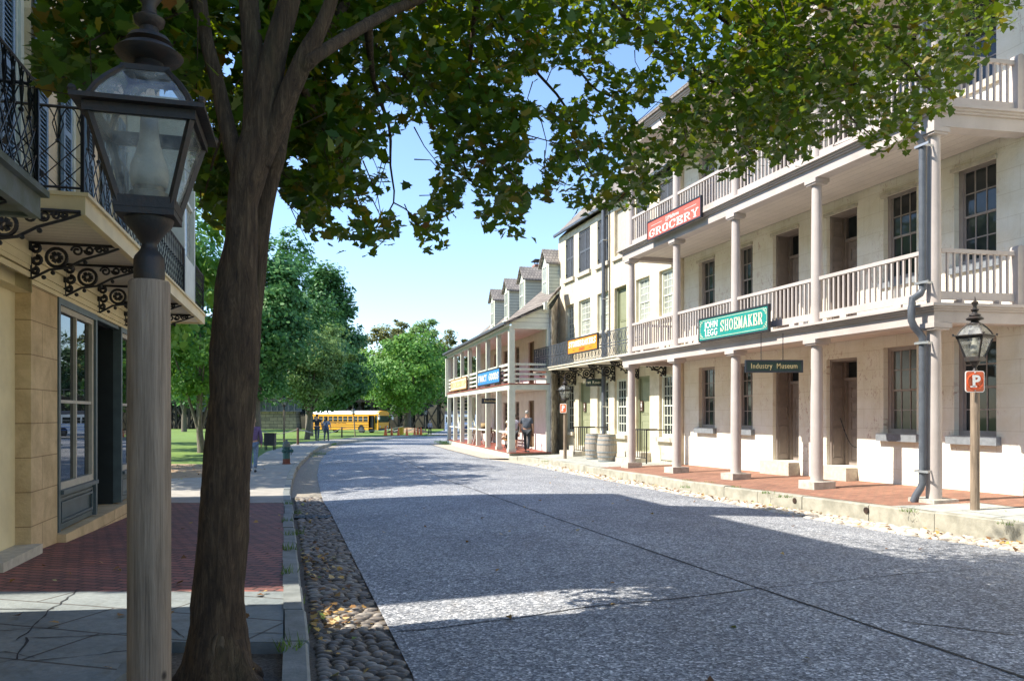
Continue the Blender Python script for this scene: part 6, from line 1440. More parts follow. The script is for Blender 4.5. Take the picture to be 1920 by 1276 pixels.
for px, y, cr, kd, lb, sh in ((720, 175, (672, 775, 612, 730), 'olive', 'olive brown tree rising left of the bright maple', 'round'), (752, 190, (735, 775, 596, 690), 'olive', 'spindly olive tree at the notch of the skyline', 'round'), (805, 170, (762, 838, 597, 720), 'light', 'pale tall tree rising behind the bright maple', 'round'),
                          (852, 165, (818, 892, 624, 760), 'olive', 'yellowish tree at the roof corner of the far porch', 'round'), (690, 150, (640, 730, 668, 772), 'wood', 'dark tree above the bus roof', 'round'), (450, 120, (380, 520, 640, 760), 'wood', 'dark tree above the railway girder', 'round'),
                          (345, 110, (290, 400, 600, 765), 'wood', 'dark tree above the trestle at the left', 'round'), (600, 140, (540, 650, 690, 772), 'wood', 'dark tree hidden under the light spreading tree', 'round'), (850, 150, (805, 900, 680, 775), 'wood', 'dark tree beyond the far end of the porch', 'round'), (640, 170, (580, 700, 640, 740), 'dark', 'dark wood edge tree between the dark and bright trees', 'round'), (905, 175, (860, 950, 650, 790), 'wood', 'dark tree seen through the upper porch', 'round')):
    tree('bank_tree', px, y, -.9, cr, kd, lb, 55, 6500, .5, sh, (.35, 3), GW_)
# far wooded hill
mb = MB(); xs = np.linspace(-260, 200, 47); ys = np.linspace(185, 420, 20)
def hill(x, y): 
    t = min(1, max(0, (y - 185) / 150)); return -1 + t * (13 + 10 * math.exp(-((x + 80) / 60)**2) + 16*math.exp(-((x + 190)/60)**2) + 7 * math.exp(-((x - 60)/70)**2)) + 1.2*math.sin(x*.11)*t
n = len(xs); mb.add([(x, y, hill(x, y)) for y in ys for x in xs], [(i*n+k, i*n+k+1, (i+1)*n+k+1, (i+1)*n+k) for i in range(len(ys)-1) for k in range(n-1)])
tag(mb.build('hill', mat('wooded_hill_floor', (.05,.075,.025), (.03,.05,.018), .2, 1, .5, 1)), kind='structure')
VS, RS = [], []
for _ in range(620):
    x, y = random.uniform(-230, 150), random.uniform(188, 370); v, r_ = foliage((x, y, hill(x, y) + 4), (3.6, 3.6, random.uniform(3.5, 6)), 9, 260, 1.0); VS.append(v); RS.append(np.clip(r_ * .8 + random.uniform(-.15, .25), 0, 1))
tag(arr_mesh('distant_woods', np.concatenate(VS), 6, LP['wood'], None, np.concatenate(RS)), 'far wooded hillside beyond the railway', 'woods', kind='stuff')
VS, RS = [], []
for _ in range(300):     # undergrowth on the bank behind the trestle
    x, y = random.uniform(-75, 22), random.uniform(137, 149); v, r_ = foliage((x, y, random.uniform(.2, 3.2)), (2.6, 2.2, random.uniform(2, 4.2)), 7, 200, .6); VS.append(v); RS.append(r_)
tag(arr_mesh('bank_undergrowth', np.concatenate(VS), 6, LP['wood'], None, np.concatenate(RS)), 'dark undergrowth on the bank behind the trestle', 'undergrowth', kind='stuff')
# trees out of frame on the left whose shadows fall across the road
SHT = [(-12.8, 20.6, 3.0, 11.5), (-13.2, 25.8, 3.4, 12.5), (-17, 32, 3.9, 14), (-20.8, 40, 4.2, 15), (-25.5, 49, 4.5, 15.5)]
for i, (x, y, r, h) in enumerate(SHT):
    e = empty('park_tree', (x, y, SL(y)), 0, ['park tree behind the balcony building, tucked against its end wall', 'park tree behind the balcony building, nearest the kerb', 'second park tree behind the balcony building', 'third park tree behind the balcony building', 'fourth park tree behind the balcony building, farthest from the street lamp'][i], 'tree', GP)
    v, R = foliage((0, 0, h*.62), (r, r, h*.36), 75, 11000, .27, 'broad'); arr_mesh('crown', v, 6, LP['fresh'], e, R); t = MB(); limb(t, [(0,0,-.3,.24), (0,0,.2,.19), (.05,0,h*.4,.15), (0,0,h*.85,.04)], 8, .06); t.build('trunk', M['bark2'], e, True)
# ------------------------------------------------------------------ people
def skinned(name, chains, mat_, parent, sub=1, root=0):
    """chains: list of [(point, radius), ...]; chains that share a start point are joined there"""
    vs, rs, es, idx = [], [], [], {}
    for ch in chains:
        prev = None
        for p, r in ch:
            k = tuple(round(c, 4) for c in p)
            if k not in idx: idx[k] = len(vs); vs.append(p); rs.append(r if isinstance(r, tuple) else (r, r))
            i = idx[k]
            if prev is not None and prev != i: es.append((prev, i))
            prev = i
    me = bpy.data.meshes.new(name); me.from_pydata(vs, es, []); o = bpy.data.objects.new(name, me); C.objects.link(o)
    o.modifiers.new('skin', 'SKIN'); o.modifiers.new('sub', 'SUBSURF').levels = sub; o.modifiers['sub'].render_levels = sub
    sl = me.skin_vertices[0].data
    for i, r in enumerate(rs): sl[i].radius = r; sl[i].use_root = (i == root)
    dg_ = bpy.context.evaluated_depsgraph_get(); dg_.update(); m2 = bpy.data.meshes.new_from_object(o.evaluated_get(dg_)); m2.name = name; m2.materials.clear(); m2.materials.append(mat_); m2.shade_smooth()
    bpy.data.objects.remove(o); q = bpy.data.objects.new(name, m2); C.objects.link(q); q.parent = parent; return q
M['skin'] = mat('skin', (.50,.29,.20), (.44,.25,.17), 20, .55, .02); M['hair_dark'] = mat('dark_hair', (.035,.022,.016), (.02,.014,.01), 40, .6, .2); M['hair_grey'] = mat('grey_hair', (.36,.35,.33), (.26,.25,.24), 40, .6, .2); M['hair_fair'] = mat('fair_hair', (.42,.30,.16), (.34,.23,.12), 40, .6, .2)
def person(x, y, z, rz, h, label, shirt, legs, hair, step=.18, arms=((.1, .15), (-.1, .15)), shorts=False, sitting=False, long_hair=False, bag=None, hat=False, shoe=(.03,.03,.035), skirt=False, sleeve=.6, group=None, build=1.0):
    """faces local -Y; z is the ground under the feet"""
    e = empty('person', (x, y, z), rz, label, 'person', group); S = h/1.75; W = lambda a, b, c: (a*S, b*S, c*S)
    hz = .93 if not sitting else .52
    hip = W(0, 0, hz); waist = W(0, .0, hz+.16); chest = W(0, -.01, hz+.37); nb = W(0, .0, hz+.55); hd0 = W(0, -.015, hz+.62); hd1 = W(0, -.02, hz+.71); hd2 = W(0, -.01, hz+.79)
    body, pants, top, hands = [], [], [], []
    body.append([(hip, (.15*S*build, .11*S*build)), (waist, (.135*S*build, .10*S*build)), (chest, (.165*S*build, .11*S*build)), (nb, .055*S), (hd0, (.066*S, .075*S)), (hd1, (.076*S, .095*S)), (hd2, (.055*S, .07*S))])
    top.append([(W(0,0,hz+.02), (.165*S*build, .125*S*build)), (waist, (.155*S*build, .12*S*build)), (chest, (.185*S*build, .13*S*build)), (W(0,0,hz+.50), (.10*S, .085*S))])
    feet = []
    for s in (-1, 1):
        st = step*s
        if sitting: hj, kn, an, to = W(.09*s, 0, hz), W(.10*s, -.43, hz+.0), W(.10*s, -.44, .09), W(.11*s, -.6, .04)
        else: hj, kn, an, to = W(.09*s, 0, hz-.04), W(.095*s, -st*.55-.02, .50), W(.09*s, -st + .03, .085 + (.05 if st < 0 else 0)), W(.10*s, -st - .13, .035 + (.0 if st < 0 else 0))
        body.append([(hip, (.15*S*build, .11*S*build)), (hj, .085*S), (kn, .058*S), (an, .038*S)])
        end = (kn, .082*S) if shorts else (an, .062*S)
        seg = [(W(0,0,hz+.03), (.165*S*build, .125*S*build)), (hj, .105*S*build)] + ([(W(.095*s, (hj[1]/S+kn[1]/S)/2, (hj[2]/S+kn[2]/S)/2), .09*S)] if not sitting else []) + [end if shorts else (kn, .075*S)] + ([] if shorts else [end]); pants.append(seg)
        feet.append([(W(an[0]/S, an[1]/S+.05, .05), .042*S), (an if False else W(an[0]/S, an[1]/S-.02, .055), .045*S), (W(to[0]/S, to[1]/S, .042), (.045*S, .03*S))])
        sw, sp = arms[0 if s < 0 else 1]
        sh, el, wr = W(.19*s, 0, hz+.46), W((.19+sp)*s, -sw*.5+.03, hz+.18), W((.19+sp*1.0)*s, -sw-.03, hz-.05 + abs(sw)*.25)
        body.append([(chest, (.165*S*build, .11*S*build)), (sh, .058*S), (el, .042*S), (wr, .03*S)])
        top.append([(chest, (.185*S*build, .13*S*build)), (sh, .078*S), (tuple(a+(b-a)*sleeve for a, b in zip(sh, el)), .068*S)] + ([(el, .058*S), (wr, .045*S)] if sleeve >= 1 else []))
        wv = Vector(wr); dv = (wv - Vector(el)).normalized(); sd = Vector((0, 1, 0)); palm = wv + dv*.075*S
        body[-1].append((tuple(palm), (.034*S, .018*S)))
        for f, (o, L) in enumerate(((-.027, .062), (-.009, .072), (.009, .068), (.026, .054))):
            b0 = palm + sd*o*S + dv*.02*S; hands.append([(tuple(palm + sd*o*S*.9), .010*S), (tuple(b0 + dv*L*.45*S), .009*S), (tuple(b0 + dv*L*S - Vector((.014*s*S, 0, 0))), .008*S)])
        hands.append([(tuple(wv + dv*.03*S - sd*.02*S), .011*S), (tuple(wv + dv*.075*S - sd*.055*S), .0095*S), (tuple(wv + dv*.10*S - sd*.06*S), .0085*S)])
    b = skinned('body', body, M['skin'], e, 1)
    for hc in hands:   # fingers join the palm in the same surface
        mb = MB(); mb.tube([p for p, r in hc], [r for p, r in hc], 5); base = len(b.data.vertices)
        import bmesh as _b; bm = _b.new(); bm.from_mesh(b.data); nv = [bm.verts.new(v) for v in mb.v]; 
        for f in mb.f: bm.faces.new([nv[i] for i in f])
        bm.to_mesh(b.data); bm.free()
    b.data.shade_smooth()
    hx, hy, hzz = hd1
    nose = MB(); nose.sphere((hx, hy-.098*S, hzz-.02*S), (.013*S, .02*S, .022*S), 6, 4); nose.sphere((hx-.08*S, hy, hzz-.015*S), (.012*S, .022*S, .032*S), 6, 4); nose.sphere((hx+.08*S, hy, hzz-.015*S), (.012*S, .022*S, .032*S), 6, 4)
    bm = _b.new(); bm.from_mesh(b.data); nv = [bm.verts.new(v) for v in nose.v]; [bm.faces.new([nv[i] for i in f]) for f in nose.f]; bm.to_mesh(b.data); bm.free()
    fc = MB(); 
    for s in (-1, 1): fc.sphere((hx+s*.03*S, hy-.088*S, hzz+.005*S), (.011*S, .008*S, .006*S), 6, 4)
    fc.box(hx-.022*S, hx+.022*S, hy-.096*S, hy-.088*S, hzz-.066*S, hzz-.06*S); fc.build('eyes_and_mouth', M['hair_dark'], e)
    if skirt: q = MB(); q.lathe(0, 0, [(.15*S, (hz+.12)*S), (.18*S, (hz-.05)*S), (.21*S, .55*S), (.2*S, .53*S)], 16, sy=.8); q.build('skirt', legs, e, True)
    else: skinned('shorts' if shorts else 'trousers', pants, legs, e, 1)
    skinned('shirt', top, shirt, e, 1)
    for f in feet: skinned('shoe', [f], mat('shoe_leather', shoe) if not M.get('shoe%s' % (shoe,)) else M['shoe%s' % (shoe,)], e, 1)
    hm = MB(); hm.sphere((hx, hy+.016*S, hzz+.035*S), (.088*S, .102*S, .085*S), 12, 8)
    if long_hair: hm.sphere((hx, hy+.06*S, hzz-.08*S), (.085*S, .06*S, .15*S), 10, 7)
    hm.build('hair', hair, e, True)
    if hat: q = MB(); q.lathe(hx, hy, [(.155*S, hzz+.055*S), (.16*S, hzz+.065*S), (.095*S, hzz+.075*S), (.088*S, hzz+.15*S), (.05*S, hzz+.165*S)], 16); q.build('hat', M['letter_cream'], e, 40)
    if bag: 
        (bx_, by_, bz_), sz, bm_ = bag; q = MB(); q.sphere(W(bx_, by_, bz_), tuple(c*S for c in sz), 12, 8); q.tube([W(bx_*.5, by_*.6, bz_+sz[2]*.8), W(bx_*.3, 0, hz+.5), W(-bx_*.3-.05, -.1, hz+.35)], .014*S, 5); q.build('bag', bm_, e, True)
    return e
jean = mat('blue_denim', (.16,.24,.36), (.11,.17,.27), 30, .8, .1); dkjean = mat('dark_denim', (.06,.085,.12), (.04,.06,.085), 30, .8, .1); navy = mat('dark_navy_cloth', (.02,.024,.032), (.014,.017,.023), 20, .8, .1)
purple = mat('purple_cloth', (.16,.11,.25), (.12,.08,.19), 20, .8, .1); slate = mat('slate_grey_cloth', (.07,.085,.11), (.05,.06,.08), 20, .8, .1); charcoal = mat('charcoal_cloth', (.04,.042,.048), (.03,.03,.035), 20, .8, .1); lilac = mat('pale_lilac_cloth', (.45,.45,.55), (.38,.38,.48), 20, .8, .1); greyc = mat('mid_grey_cloth', (.27,.28,.30), (.2,.21,.23), 20, .8, .1); print_ = mat('blue_white_print', (.42,.47,.56), (.07,.12,.22), 12, .8, .1, lo=.45, hi=.55); khaki = mat('pale_khaki_cloth', (.5,.46,.38), (.42,.38,.31), 20, .8, .1); brownb = mat('brown_leather', (.10,.05,.035), (.07,.035,.025), 15, .6, .2); bluebag = mat('navy_print_bag', (.10,.15,.24), (.04,.06,.12), 14, .7, .2)
y = 23.4; person(at(474, y), y, SL(y), PI + .25, 1.66, 'woman in a purple top and pale jeans half hidden by the maple trunk', purple, jean, M['hair_fair'], .2, ((.05,.06),(.14,.08)), bag=((.25,.05,.86),(.06,.11,.11), brownb), sleeve=1.0, group='people on the pavement')
y = 52.5; person(at(594.5, y), y, SL(y) + .0, PI + .1, 1.82, 'person in a charcoal shirt and dark jeans walking away beside the bus', charcoal, dkjean, M['hair_dark'], .2, ((.1,.1),(-.1,.1)), group='people on the pavement')
y = 53.2; person(at(612, y), y, SL(y) + .0, PI - .1, 1.66, 'long haired person with a big blue bag walking away past the bus', print_, dkjean, M['hair_dark'], -.16, ((.1,.1),(.25,.14)), long_hair=True, bag=((-.02,.17,.98),(.2,.11,.22), bluebag), sleeve=.9, group='people on the pavement')
y = 86; person(at(806, y), y, SL(y) + .02, .5, 1.66, 'grey haired person in a grey jacket near the orange cones', greyc, navy, M['hair_grey'], .15, ((.1,.05),(.0,.08)), sleeve=1.0)
y = 33.4; person(at(988, y) , y, zFl + .006, PI - .25, 1.80, 'grey haired man in slate shirt and black trousers walking along the porch', slate, navy, M['hair_grey'], .17, ((.05,.05),(.16,.10)), sleeve=.75, build=1.22, shoe=(.05,.075,.08))
y = 34.9; person(at(964.5, y), y, zFl + .006, PI + .05, 1.66, 'dark haired woman in a pale lilac top behind the porch corner post', lilac, navy, M['hair_dark'], -.18, ((.1,.1),(-.05,.12)), shorts=True, sleeve=.3, shoe=(.3,.36,.5))
y = 37.2; person(at(953, y), y, zFl + .006, -1.2, 1.68, 'seated person with a cream sun hat on the porch', greyc, khaki, M['hair_grey'], 0, ((.35,.02),(.35,.02)), shorts=True, sitting=True, hat=True)
sy_ = 37.2; sxx = at(953, sy_)
def bench(x, y, z, rz, label, L=1.5):
    e = empty('bench', (x, y, z), rz, label, 'bench', 'porch benches'); w = M['wood_orange']
    q = MB(); [q.box(-L/2, L/2, -.42 + k*.105, -.33 + k*.105, .42, .45) for k in range(4)]; q.build('seat', w, e); q = MB(); [q.box(-L/2, L/2, .02 + k*.02, .045 + k*.02, .52 + k*.13, .62 + k*.13) for k in range(3)]; q.build('backrest', w, e)
    for sx in (-1, 1):
        q = MB(); xx = sx*(L/2 - .06); q.tube([(xx, -.42, 0), (xx, -.38, .2), (xx, -.40, .41)], .025, 6); q.tube([(xx, .12, 0), (xx, .02, .4), (xx, .1, .95)], .025, 6); q.tube([(xx, -.40, .41), (xx, -.42, .62), (xx, -.2, .66), (xx, .05, .62)], .022, 6); q.box(xx-.02, xx+.02, -.4, .02, .385, .418); q.build('leg', M['iron'], e, 50)
M['wood_orange'] = mat('varnished_wood', (.46,.22,.06), (.36,.17,.045), 6, .45, .1, stretch=(1,8,8))
bench(sxx + .05, sy_ + .05, zFl + .006, -1.2, 'wooden bench holding the seated person in the sun hat')
w = FF.world(FXC - 5.2, -.55); bench(w.x, w.y, zFl + .006, FF.ang, 'orange wooden bench standing empty behind the porch posts')
# crate cart on the porch and an easel
w = FF.world(FXC - 11.3, -.75); e = empty('barrow', (w.x, w.y, zFl + .006), FF.ang, 'brown wooden barrow loaded with sacks on the far porch', 'barrow')
bw = mat('dark_barrow_wood', (.16,.10,.06), (.10,.065,.04), 6, .8, .3); q = MB(); q.box(-.7, .7, -.4, .4, .55, .62); q.box(-.7, .7, -.42, -.38, .62, .9); q.box(-.7, .7, .38, .42, .62, .9); q.box(-.72, -.68, -.38, .38, .62, .9); q.box(.68, .72, -.38, .38, .62, .9); q.beam((-.7, -.25, .6), (-1.5, -.25, .8), .06, .06); q.beam((-.7, .25, .6), (-1.5, .25, .8), .06, .06); q.build('bed', bw, e)
for s in (-1, 1): q = MB(); q.tube([(.1 + .42*math.cos(k*PI/10), s*.48, .44 + .42*math.sin(k*PI/10)) for k in range(20)], .03, 5, closed=True); [q.tube([(.1, s*.48, .44), (.1 + .42*math.cos(k*PI/4), s*.48, .44 + .42*math.sin(k*PI/4))], .018, 4) for k in range(8)]; q.build('wheel', bw, e)
sk = mat('sackcloth', (.34,.25,.13), (.25,.18,.09), 20, .9, .4)
for i, (a, b) in enumerate(((-.3, 0), (.3, .05))): MB().sphere((a, b, .92), (.33, .3, .22), 10, 7).build('sack', sk, e, True)
w = FF.world(FXC - 9.2, -FD + .35); e = empty('easel_board', (w.x, w.y, zFl + .006), FF.ang - .3, 'white leaning sandwich board behind the porch handrail', 'sandwich board')
for s in (-1, 1): q = MB(); q.hexa([(-.3, s*.3, 0), (.3, s*.3, 0), (.3, s*.3 + .03, 0), (-.3, s*.3 + .03, 0), (-.3, s*.02, 1.1), (.3, s*.02, 1.1), (.3, s*.02 + .03, 1.1), (-.3, s*.02 + .03, 1.1)]); q.build('panel', M['letter_white'], e)
# ------------------------------------------------------------------ street things
M['hyd_green'] = mat('worn_green_paint', (.035,.12,.115), (.025,.085,.082), 9, .6, .15); M['rust'] = mat('rusty_red_iron', (.20,.065,.04), (.13,.045,.03), 10, .85, .3)
hx_, hy_ = gp(537, 869.5, SL); e = empty('hydrant', (hx_, hy_, SL(hy_)), -.2, 'green fire hydrant with a rusty foot on the kerbside path', 'fire hydrant'); 
q = MB(); q.lathe(0, 0, [(.13, .19), (.125, .22), (.125, .56), (.15, .57), (.15, .60), (.13, .61)], 16); q.build('barrel', M['hyd_green'], e, 40); q = MB(); q.lathe(0, 0, [(.15, -.05), (.15, .03), (.128, .04), (.128, .189)], 16); q.build('foot', M['rust'], e, 40)
q = MB(); q.lathe(0, 0, [(.14, .611), (.135, .68), (.11, .76), (.06, .81), (.035, .82), (.035, .88), (.0, .88)], 16); q.build('bonnet', mat('grey_green_bonnet', (.12,.15,.14), (.09,.11,.10), 9, .6, .1), e, 40)
for k, a in enumerate((0, PI/2)): 
    q = MB(); d = Vector((math.cos(a), -math.sin(a), 0)); q.tube([d*.11 + Vector((0,0,.47)), d*.2 + Vector((0,0,.47)), d*.201 + Vector((0,0,.47)), d*.24 + Vector((0,0,.47))], [.055, .055, .07, .06], 10); q.tube([d*.24 + Vector((0,0,.47)), d*.27 + Vector((0,0,.47))], .025, 5); q.build('outlet_cap', M['hyd_green'], e, 40)
q = MB(); q.tube([(.2 + .0*t, -.03, .44 - .02*t + .006*(t-5)**2) for t in range(11)], .012, 4); q.build('cap_chain', M['iron'], e)
by_ = 30.5; bx_ = at(506.5, by_); e = empty('litter_bin', (bx_, by_, SL(by_)), .12, 'dark slate square litter bin on the lawn edge', 'litter bin'); dk = mat('dark_slate_metal', (.014,.020,.031), (.010,.014,.022), 6, .6, .1)
gz = zat(836, by_) - SL(by_); hb = zat(811, by_) - SL(by_); q = MB(); q.box(-.2, .2, -.2, .2, gz + .03, hb - .04); [q.box(-.2 + k*.1 - .006, -.2 + k*.1 + .006, -.206, -.2001, gz + .05, hb - .06) for k in range(1, 4)]; q.build('body', dk, e); q = MB(); q.box(-.215, .215, -.215, .215, hb - .039, hb - .01); q.box(-.12, .12, -.12, .12, hb - .0099, hb); q.build('lid', dk, e); q = MB(); [q.box(a - .02, a + .02, b - .02, b + .02, gz - .15, gz + .029) for a in (-.16, .16) for b in (-.16, .16)]; q.build('foot', dk, e)
# rope fence along the lawn
M['rope'] = mat('pale_rope', (.55,.5,.42), (.42,.38,.31), 40, .9, .2); M['post_brown'] = mat('brown_timber_post', (.12,.06,.04), (.08,.042,.028), 8, .85, .3)
RP = [(505, 44, 0), (558.5, 47.5, 1), (606, 66, 1), (655, 82, 0), (760, 92, 1)]
posts = []
for i, (px, y, vis_) in enumerate(((470, 43), (558.5, 47), (640, 72), (757, 96), (838, 99)) if False else [(470, 43, 1), (558.5, 46, 1), (641, 76, 1), (756, 98, 1)]):
    x = at(px, y); zg = SL(y) - .05; e = empty('rope_post', (x, y, zg), 0, ['brown rope post hidden behind the maple trunk', 'brown rope post on the lawn left of the lighter park tree', 'brown rope post before the side of the bus', 'brown rope post beside the foot of the bright maple'][i], 'post', 'rope posts'); hp = zat(802 if i == 1 else 800, y) - zg if i < 2 else 1.0
    hp = min(1.15, max(.9, hp)); q = MB(); q.lathe(0, 0, [(.075, -.3), (.075, hp - .03), (.05, hp)], 8); q.build('shaft', M['post_brown'], e, 40); posts.append((x, y, zg + hp - .06))
for i in range(3):
    a, b = Vector(posts[i]), Vector(posts[i+1]); q = MB(); n_ = 16; q.tube([a.lerp(b, t/n_) - Vector((0, 0, (.42 if i else .3)*math.sin(PI*t/n_))) for t in range(n_+1)], .022 if i < 1 else .03, 5); o = q.build('rope', M['rope'], None); tag(o, ['pale rope sagging between posts left of the light park tree', 'pale rope sagging past the rear half of the bus', 'pale rope sagging toward the bright maple'][i], 'rope', 'ropes between the posts')
# cones and building bits under the bright maple
M['cone'] = mat('orange_cone_plastic', (.78,.16,.02), (.7,.13,.016), 5, .5, .03); M['yellow_plastic'] = mat('yellow_plastic', (.75,.42,.02), (.66,.36,.018), 5, .5, .03)
ce = empty('traffic_cone', (0, 0, 0), 0, 'x', 'traffic cone', 'orange cones in the work area'); q = MB(); q.lathe(0, 0, [(.17, .03), (.16, .05), (.045, .84), (.03, .86)], 12); q.build('cone', M['cone'], ce, 40); MB().box(-.24, .24, -.24, .24, 0, .03).build('base', M['cone'], ce); 
for i, (px, py, lab) in enumerate(((723, 815.5, 'leftmost orange cone of the work area, standing clear of the rest'), (734.5, 815.2, 'orange cone right of the leftmost one'), (747, 815.6, 'orange cone just left of the yellow bin'), (763, 815.8, 'orange cone just right of the yellow bin, before the mound'), (777.5, 815, 'orange cone right of the mound, left of a close pair'), (783.5, 814.5, 'orange cone in the middle of the right hand group'), (789.5, 814.5, 'rightmost orange cone, nearest the person in grey'))):
    x, y = gp(px, py, lambda t: SL(t) + .01); o = ce if i == 0 else dup(ce, (0,0,0)); o.location = (x, y, SL(y) + .008); o['label'] = lab; o.scale = (1.25 if i in (0,) else 1.0,)*3
x, y = gp(752.3, 814.5, SL); e = empty('yellow_bin', (x, y, SL(y)), 0, 'yellow plastic bin among the orange cones', 'bin'); q = MB(); q.lathe(0, 0, [(.26, 0), (.33, .75), (.35, .76), (.35, .8)], 14); q.build('body', M['yellow_plastic'], e, 40); q = MB(); q.lathe(0, 0, [(.36, .801), (.34, .86), (.1, .9)], 14); q.build('lid', M['yellow_plastic'], e, 40)
x, y = at(765, 104), 104; q = MB(); q.lathe(0, 0, [(3.2, -.3), (2.6, .2), (1.7, .52), (.8, .66), (.1, .7)], 20, sy=.7); q.v = [(a + random.uniform(-.15,.15), b + random.uniform(-.15,.15), c + random.uniform(-.05,.05)) for a, b, c in q.v]; o = q.build('mulch_mound', M['dirt'], None, True); o.location = (x, y, -.92); tag(o, 'low brown mound of mulch round the foot of the bright maple', 'mound')
for i, (px0, px1, dz, lab) in enumerate(((751, 775, .25, 'grey plank lying across the mound'), (760, 778, .4, 'second plank tilted over the mound'))):
    y = 101; q = MB(); q.beam((at(px0, y), y, -.75 + (0 if i else .1)), (at(px1, y), y + .3, -.45 + dz*.5), .22, .07); tag(q.build('plank', M['plinth'], None), lab, 'plank', 'planks by the mound')
q = MB(); y = 100
q.tube([(at(724, y), y, -.3), (at(740, y), y, -.55), (at(757, y), y, -.25)], .02, 4); tag(q.build('barrier_tape', M['letter_white'], None), 'white tape strung between the cones', 'tape')
# ------------------------------------------------------------------ school bus
M['bus_yellow'] = mat('school_bus_yellow', (.72,.33,.012), (.66,.295,.01), 2, .35, .02, 40); M['bus_black'] = mat('bus_black_rubber', (.018,.018,.02), (.012,.012,.013), 10, .55, .05); M['bus_white'] = mat('bus_white_roof', (.78,.80,.82), (.72,.74,.76), 3, .4, .03)
def bus(name, loc, rz, label, L, body_m, roof_m, rail_m, nwin, school=True, cat='bus'):
    """front towards +X, kerb side towards -Y"""
    e = empty(name, loc, rz, label, cat); Wd = 2.4; h0, h1, hw0, hw1 = .42, 2.78, 1.52, 2.22; y0, y1 = -Wd/2, Wd/2
    q = MB(); wx = L - 2.75; r = .56
    def arch(xc): return [(xc + r*math.cos(PI - k*PI/10), h0 + .08 + r*math.sin(PI - k*PI/10)) for k in range(11)]
    low = [(0, h0)] + [(2.9 - r, h0)] + arch(2.9) + [(2.9 + r, h0)] + [(wx - r, h0)] + arch(wx) + [(wx + r, h0), (L - 1.55, h0)]
    dx0, dx1 = L - 1.55, L - .62
    q.prism(low + [(dx0, hw0), (0, hw0)], y0, y0 + .04); q.prism([(0, h0), (L, h0), (L, hw0), (0, hw0)], y1 - .04, y1)
    q.box(dx1, L, y0, y0 + .04, h0, hw0 - .2); q.box(dx1, dx1 + .1, y0, y0 + .04, hw0 - .2, hw1 + .1); q.box(L - .1, L, y0, y0 + .04, hw0 - .2, hw1 + .1)
    q.box(0, .05, y0 + .04, y1 - .04, h0, hw1 + .3); q.box(L - .06, L, y0 + .04, y1 - .04, h0 + .1, 1.42); q.box(L - .06, L, y0 + .04, y1 - .04, 2.3, hw1 + .4)
    q.box(0, dx0, y0, y0 + .04, hw1, hw1 + .32); q.box(dx0, L, y0, y0 + .04, hw1 + .1, hw1 + .32); q.box(0, L, y1 - .04, y1, hw1, hw1 + .32)
    pw = (dx0 - .15)/nwin
    for i in range(nwin + 1): xx = .02 + i*pw; q.box(xx, xx + .13, y0, y0 + .04, hw0, hw1); q.box(xx, xx + .13, y1 - .04, y1, hw0, hw1)
    q.box(0, L, y0 + .05, y1 - .05, h0 + .2, h0 + .26); q.build('body', body_m, e)
    q = MB(); arc = [(y0 - .01, hw1 + .321)] + [(y0 + .0 + Wd*.5*(1 - math.cos(k*PI/12)), hw1 + .321 + .42*math.sin(k*PI/12)) for k in range(13)] + [(y1 + .01, hw1 + .321)]; q.prismx(arc[1:-1] if True else arc, -.02, L - .35); q.build('roof', roof_m, e, 30)
    q = MB(); q.prismx(arc[1:-1], L - .349, L + .06); q.build('roof_cap', body_m, e, 30)
    for xc in (2.9, wx):
        for yy in (y0 + .14, y1 - .14):
            w = MB(); w.tube([(xc, yy - .13, h0 + .06), (xc, yy + .13, h0 + .06)], .48, 20); wh = w.build('wheel', M['bus_black'], e, 40); w = MB(); s = -1 if yy < 0 else 1; w.tube([(xc, yy + s*.131, h0 + .06), (xc, yy + s*.15, h0 + .06)], [.27, .2], 14); w.build('rim', M['girder_dark'], wh, 40)
    g = MB(); g.quad((.1, y0 + .02, hw0), (dx0, y0 + .02, hw0), (dx0, y0 + .02, hw1), (.1, y0 + .02, hw1)); g.quad((.1, y1 - .02, hw0), (L - .7, y1 - .02, hw0), (L - .7, y1 - .02, hw1), (.1, y1 - .02, hw1)); g.build('window', M['pane'], e)
    g = MB(); g.quad((L - .03, y0 + .05, 1.42), (L - .03, y1 - .05, 1.42), (L - .03, y1 - .05, 2.3), (L - .03, y0 + .05, 2.3)); g.quad((dx1 + .1, y0 + .02, hw0 - .2), (L - .1, y0 + .02, hw0 - .2), (L - .1, y0 + .02, hw1 + .1), (dx1 + .1, y0 + .02, hw1 + .1)); g.build('windshield', M['pane_wind'], e)
    g = MB(); g.box(dx0, dx1, y0 + .3, y0 + .34, h0, hw1 + .1); dr = g.build('door', M['shop_dark'], e); g = MB(); g.box(dx1 - .05, dx1, y0 - .3, y0 + .02, h0 + .1, hw1); g.build('leaf', M['bus_black'], dr)
    q = MB()
    for zz_, t in ((.78, .05), (1.08, .05), (1.42, .045)): q.box(.05, dx0 - .05, y0 - .025, y0 - .001, zz_, zz_ + t); q.box(.05, L - .7, y1 + .001, y1 + .025, zz_, zz_ + t)
    for xc in (2.9, wx): q.tube([(xc + (r+.03)*math.cos(PI - k*PI/10), y0 - .012, h0 + .08 + (r+.03)*math.sin(PI - k*PI/10)) for k in range(11)], .02, 4) if False else None
    q.build('rub_rail', rail_m, e)
    q = MB()
    for i in range(nwin): xx = .15 + i*pw; q.box(xx, xx + pw - .13, y0 + .004, y0 + .016, (hw0+hw1)/2 - .03, (hw0+hw1)/2 + .02)
    q.build('window_bar', M['steel'], e)
    q = MB(); q.box(L, L + .18, y0 + .1, y1 - .1, h0 - .02, h0 + .2); q.box(-.15, 0, y0 + .1, y1 - .1, h0, h0 + .22); q.build('bumper', M['bus_black'], e)
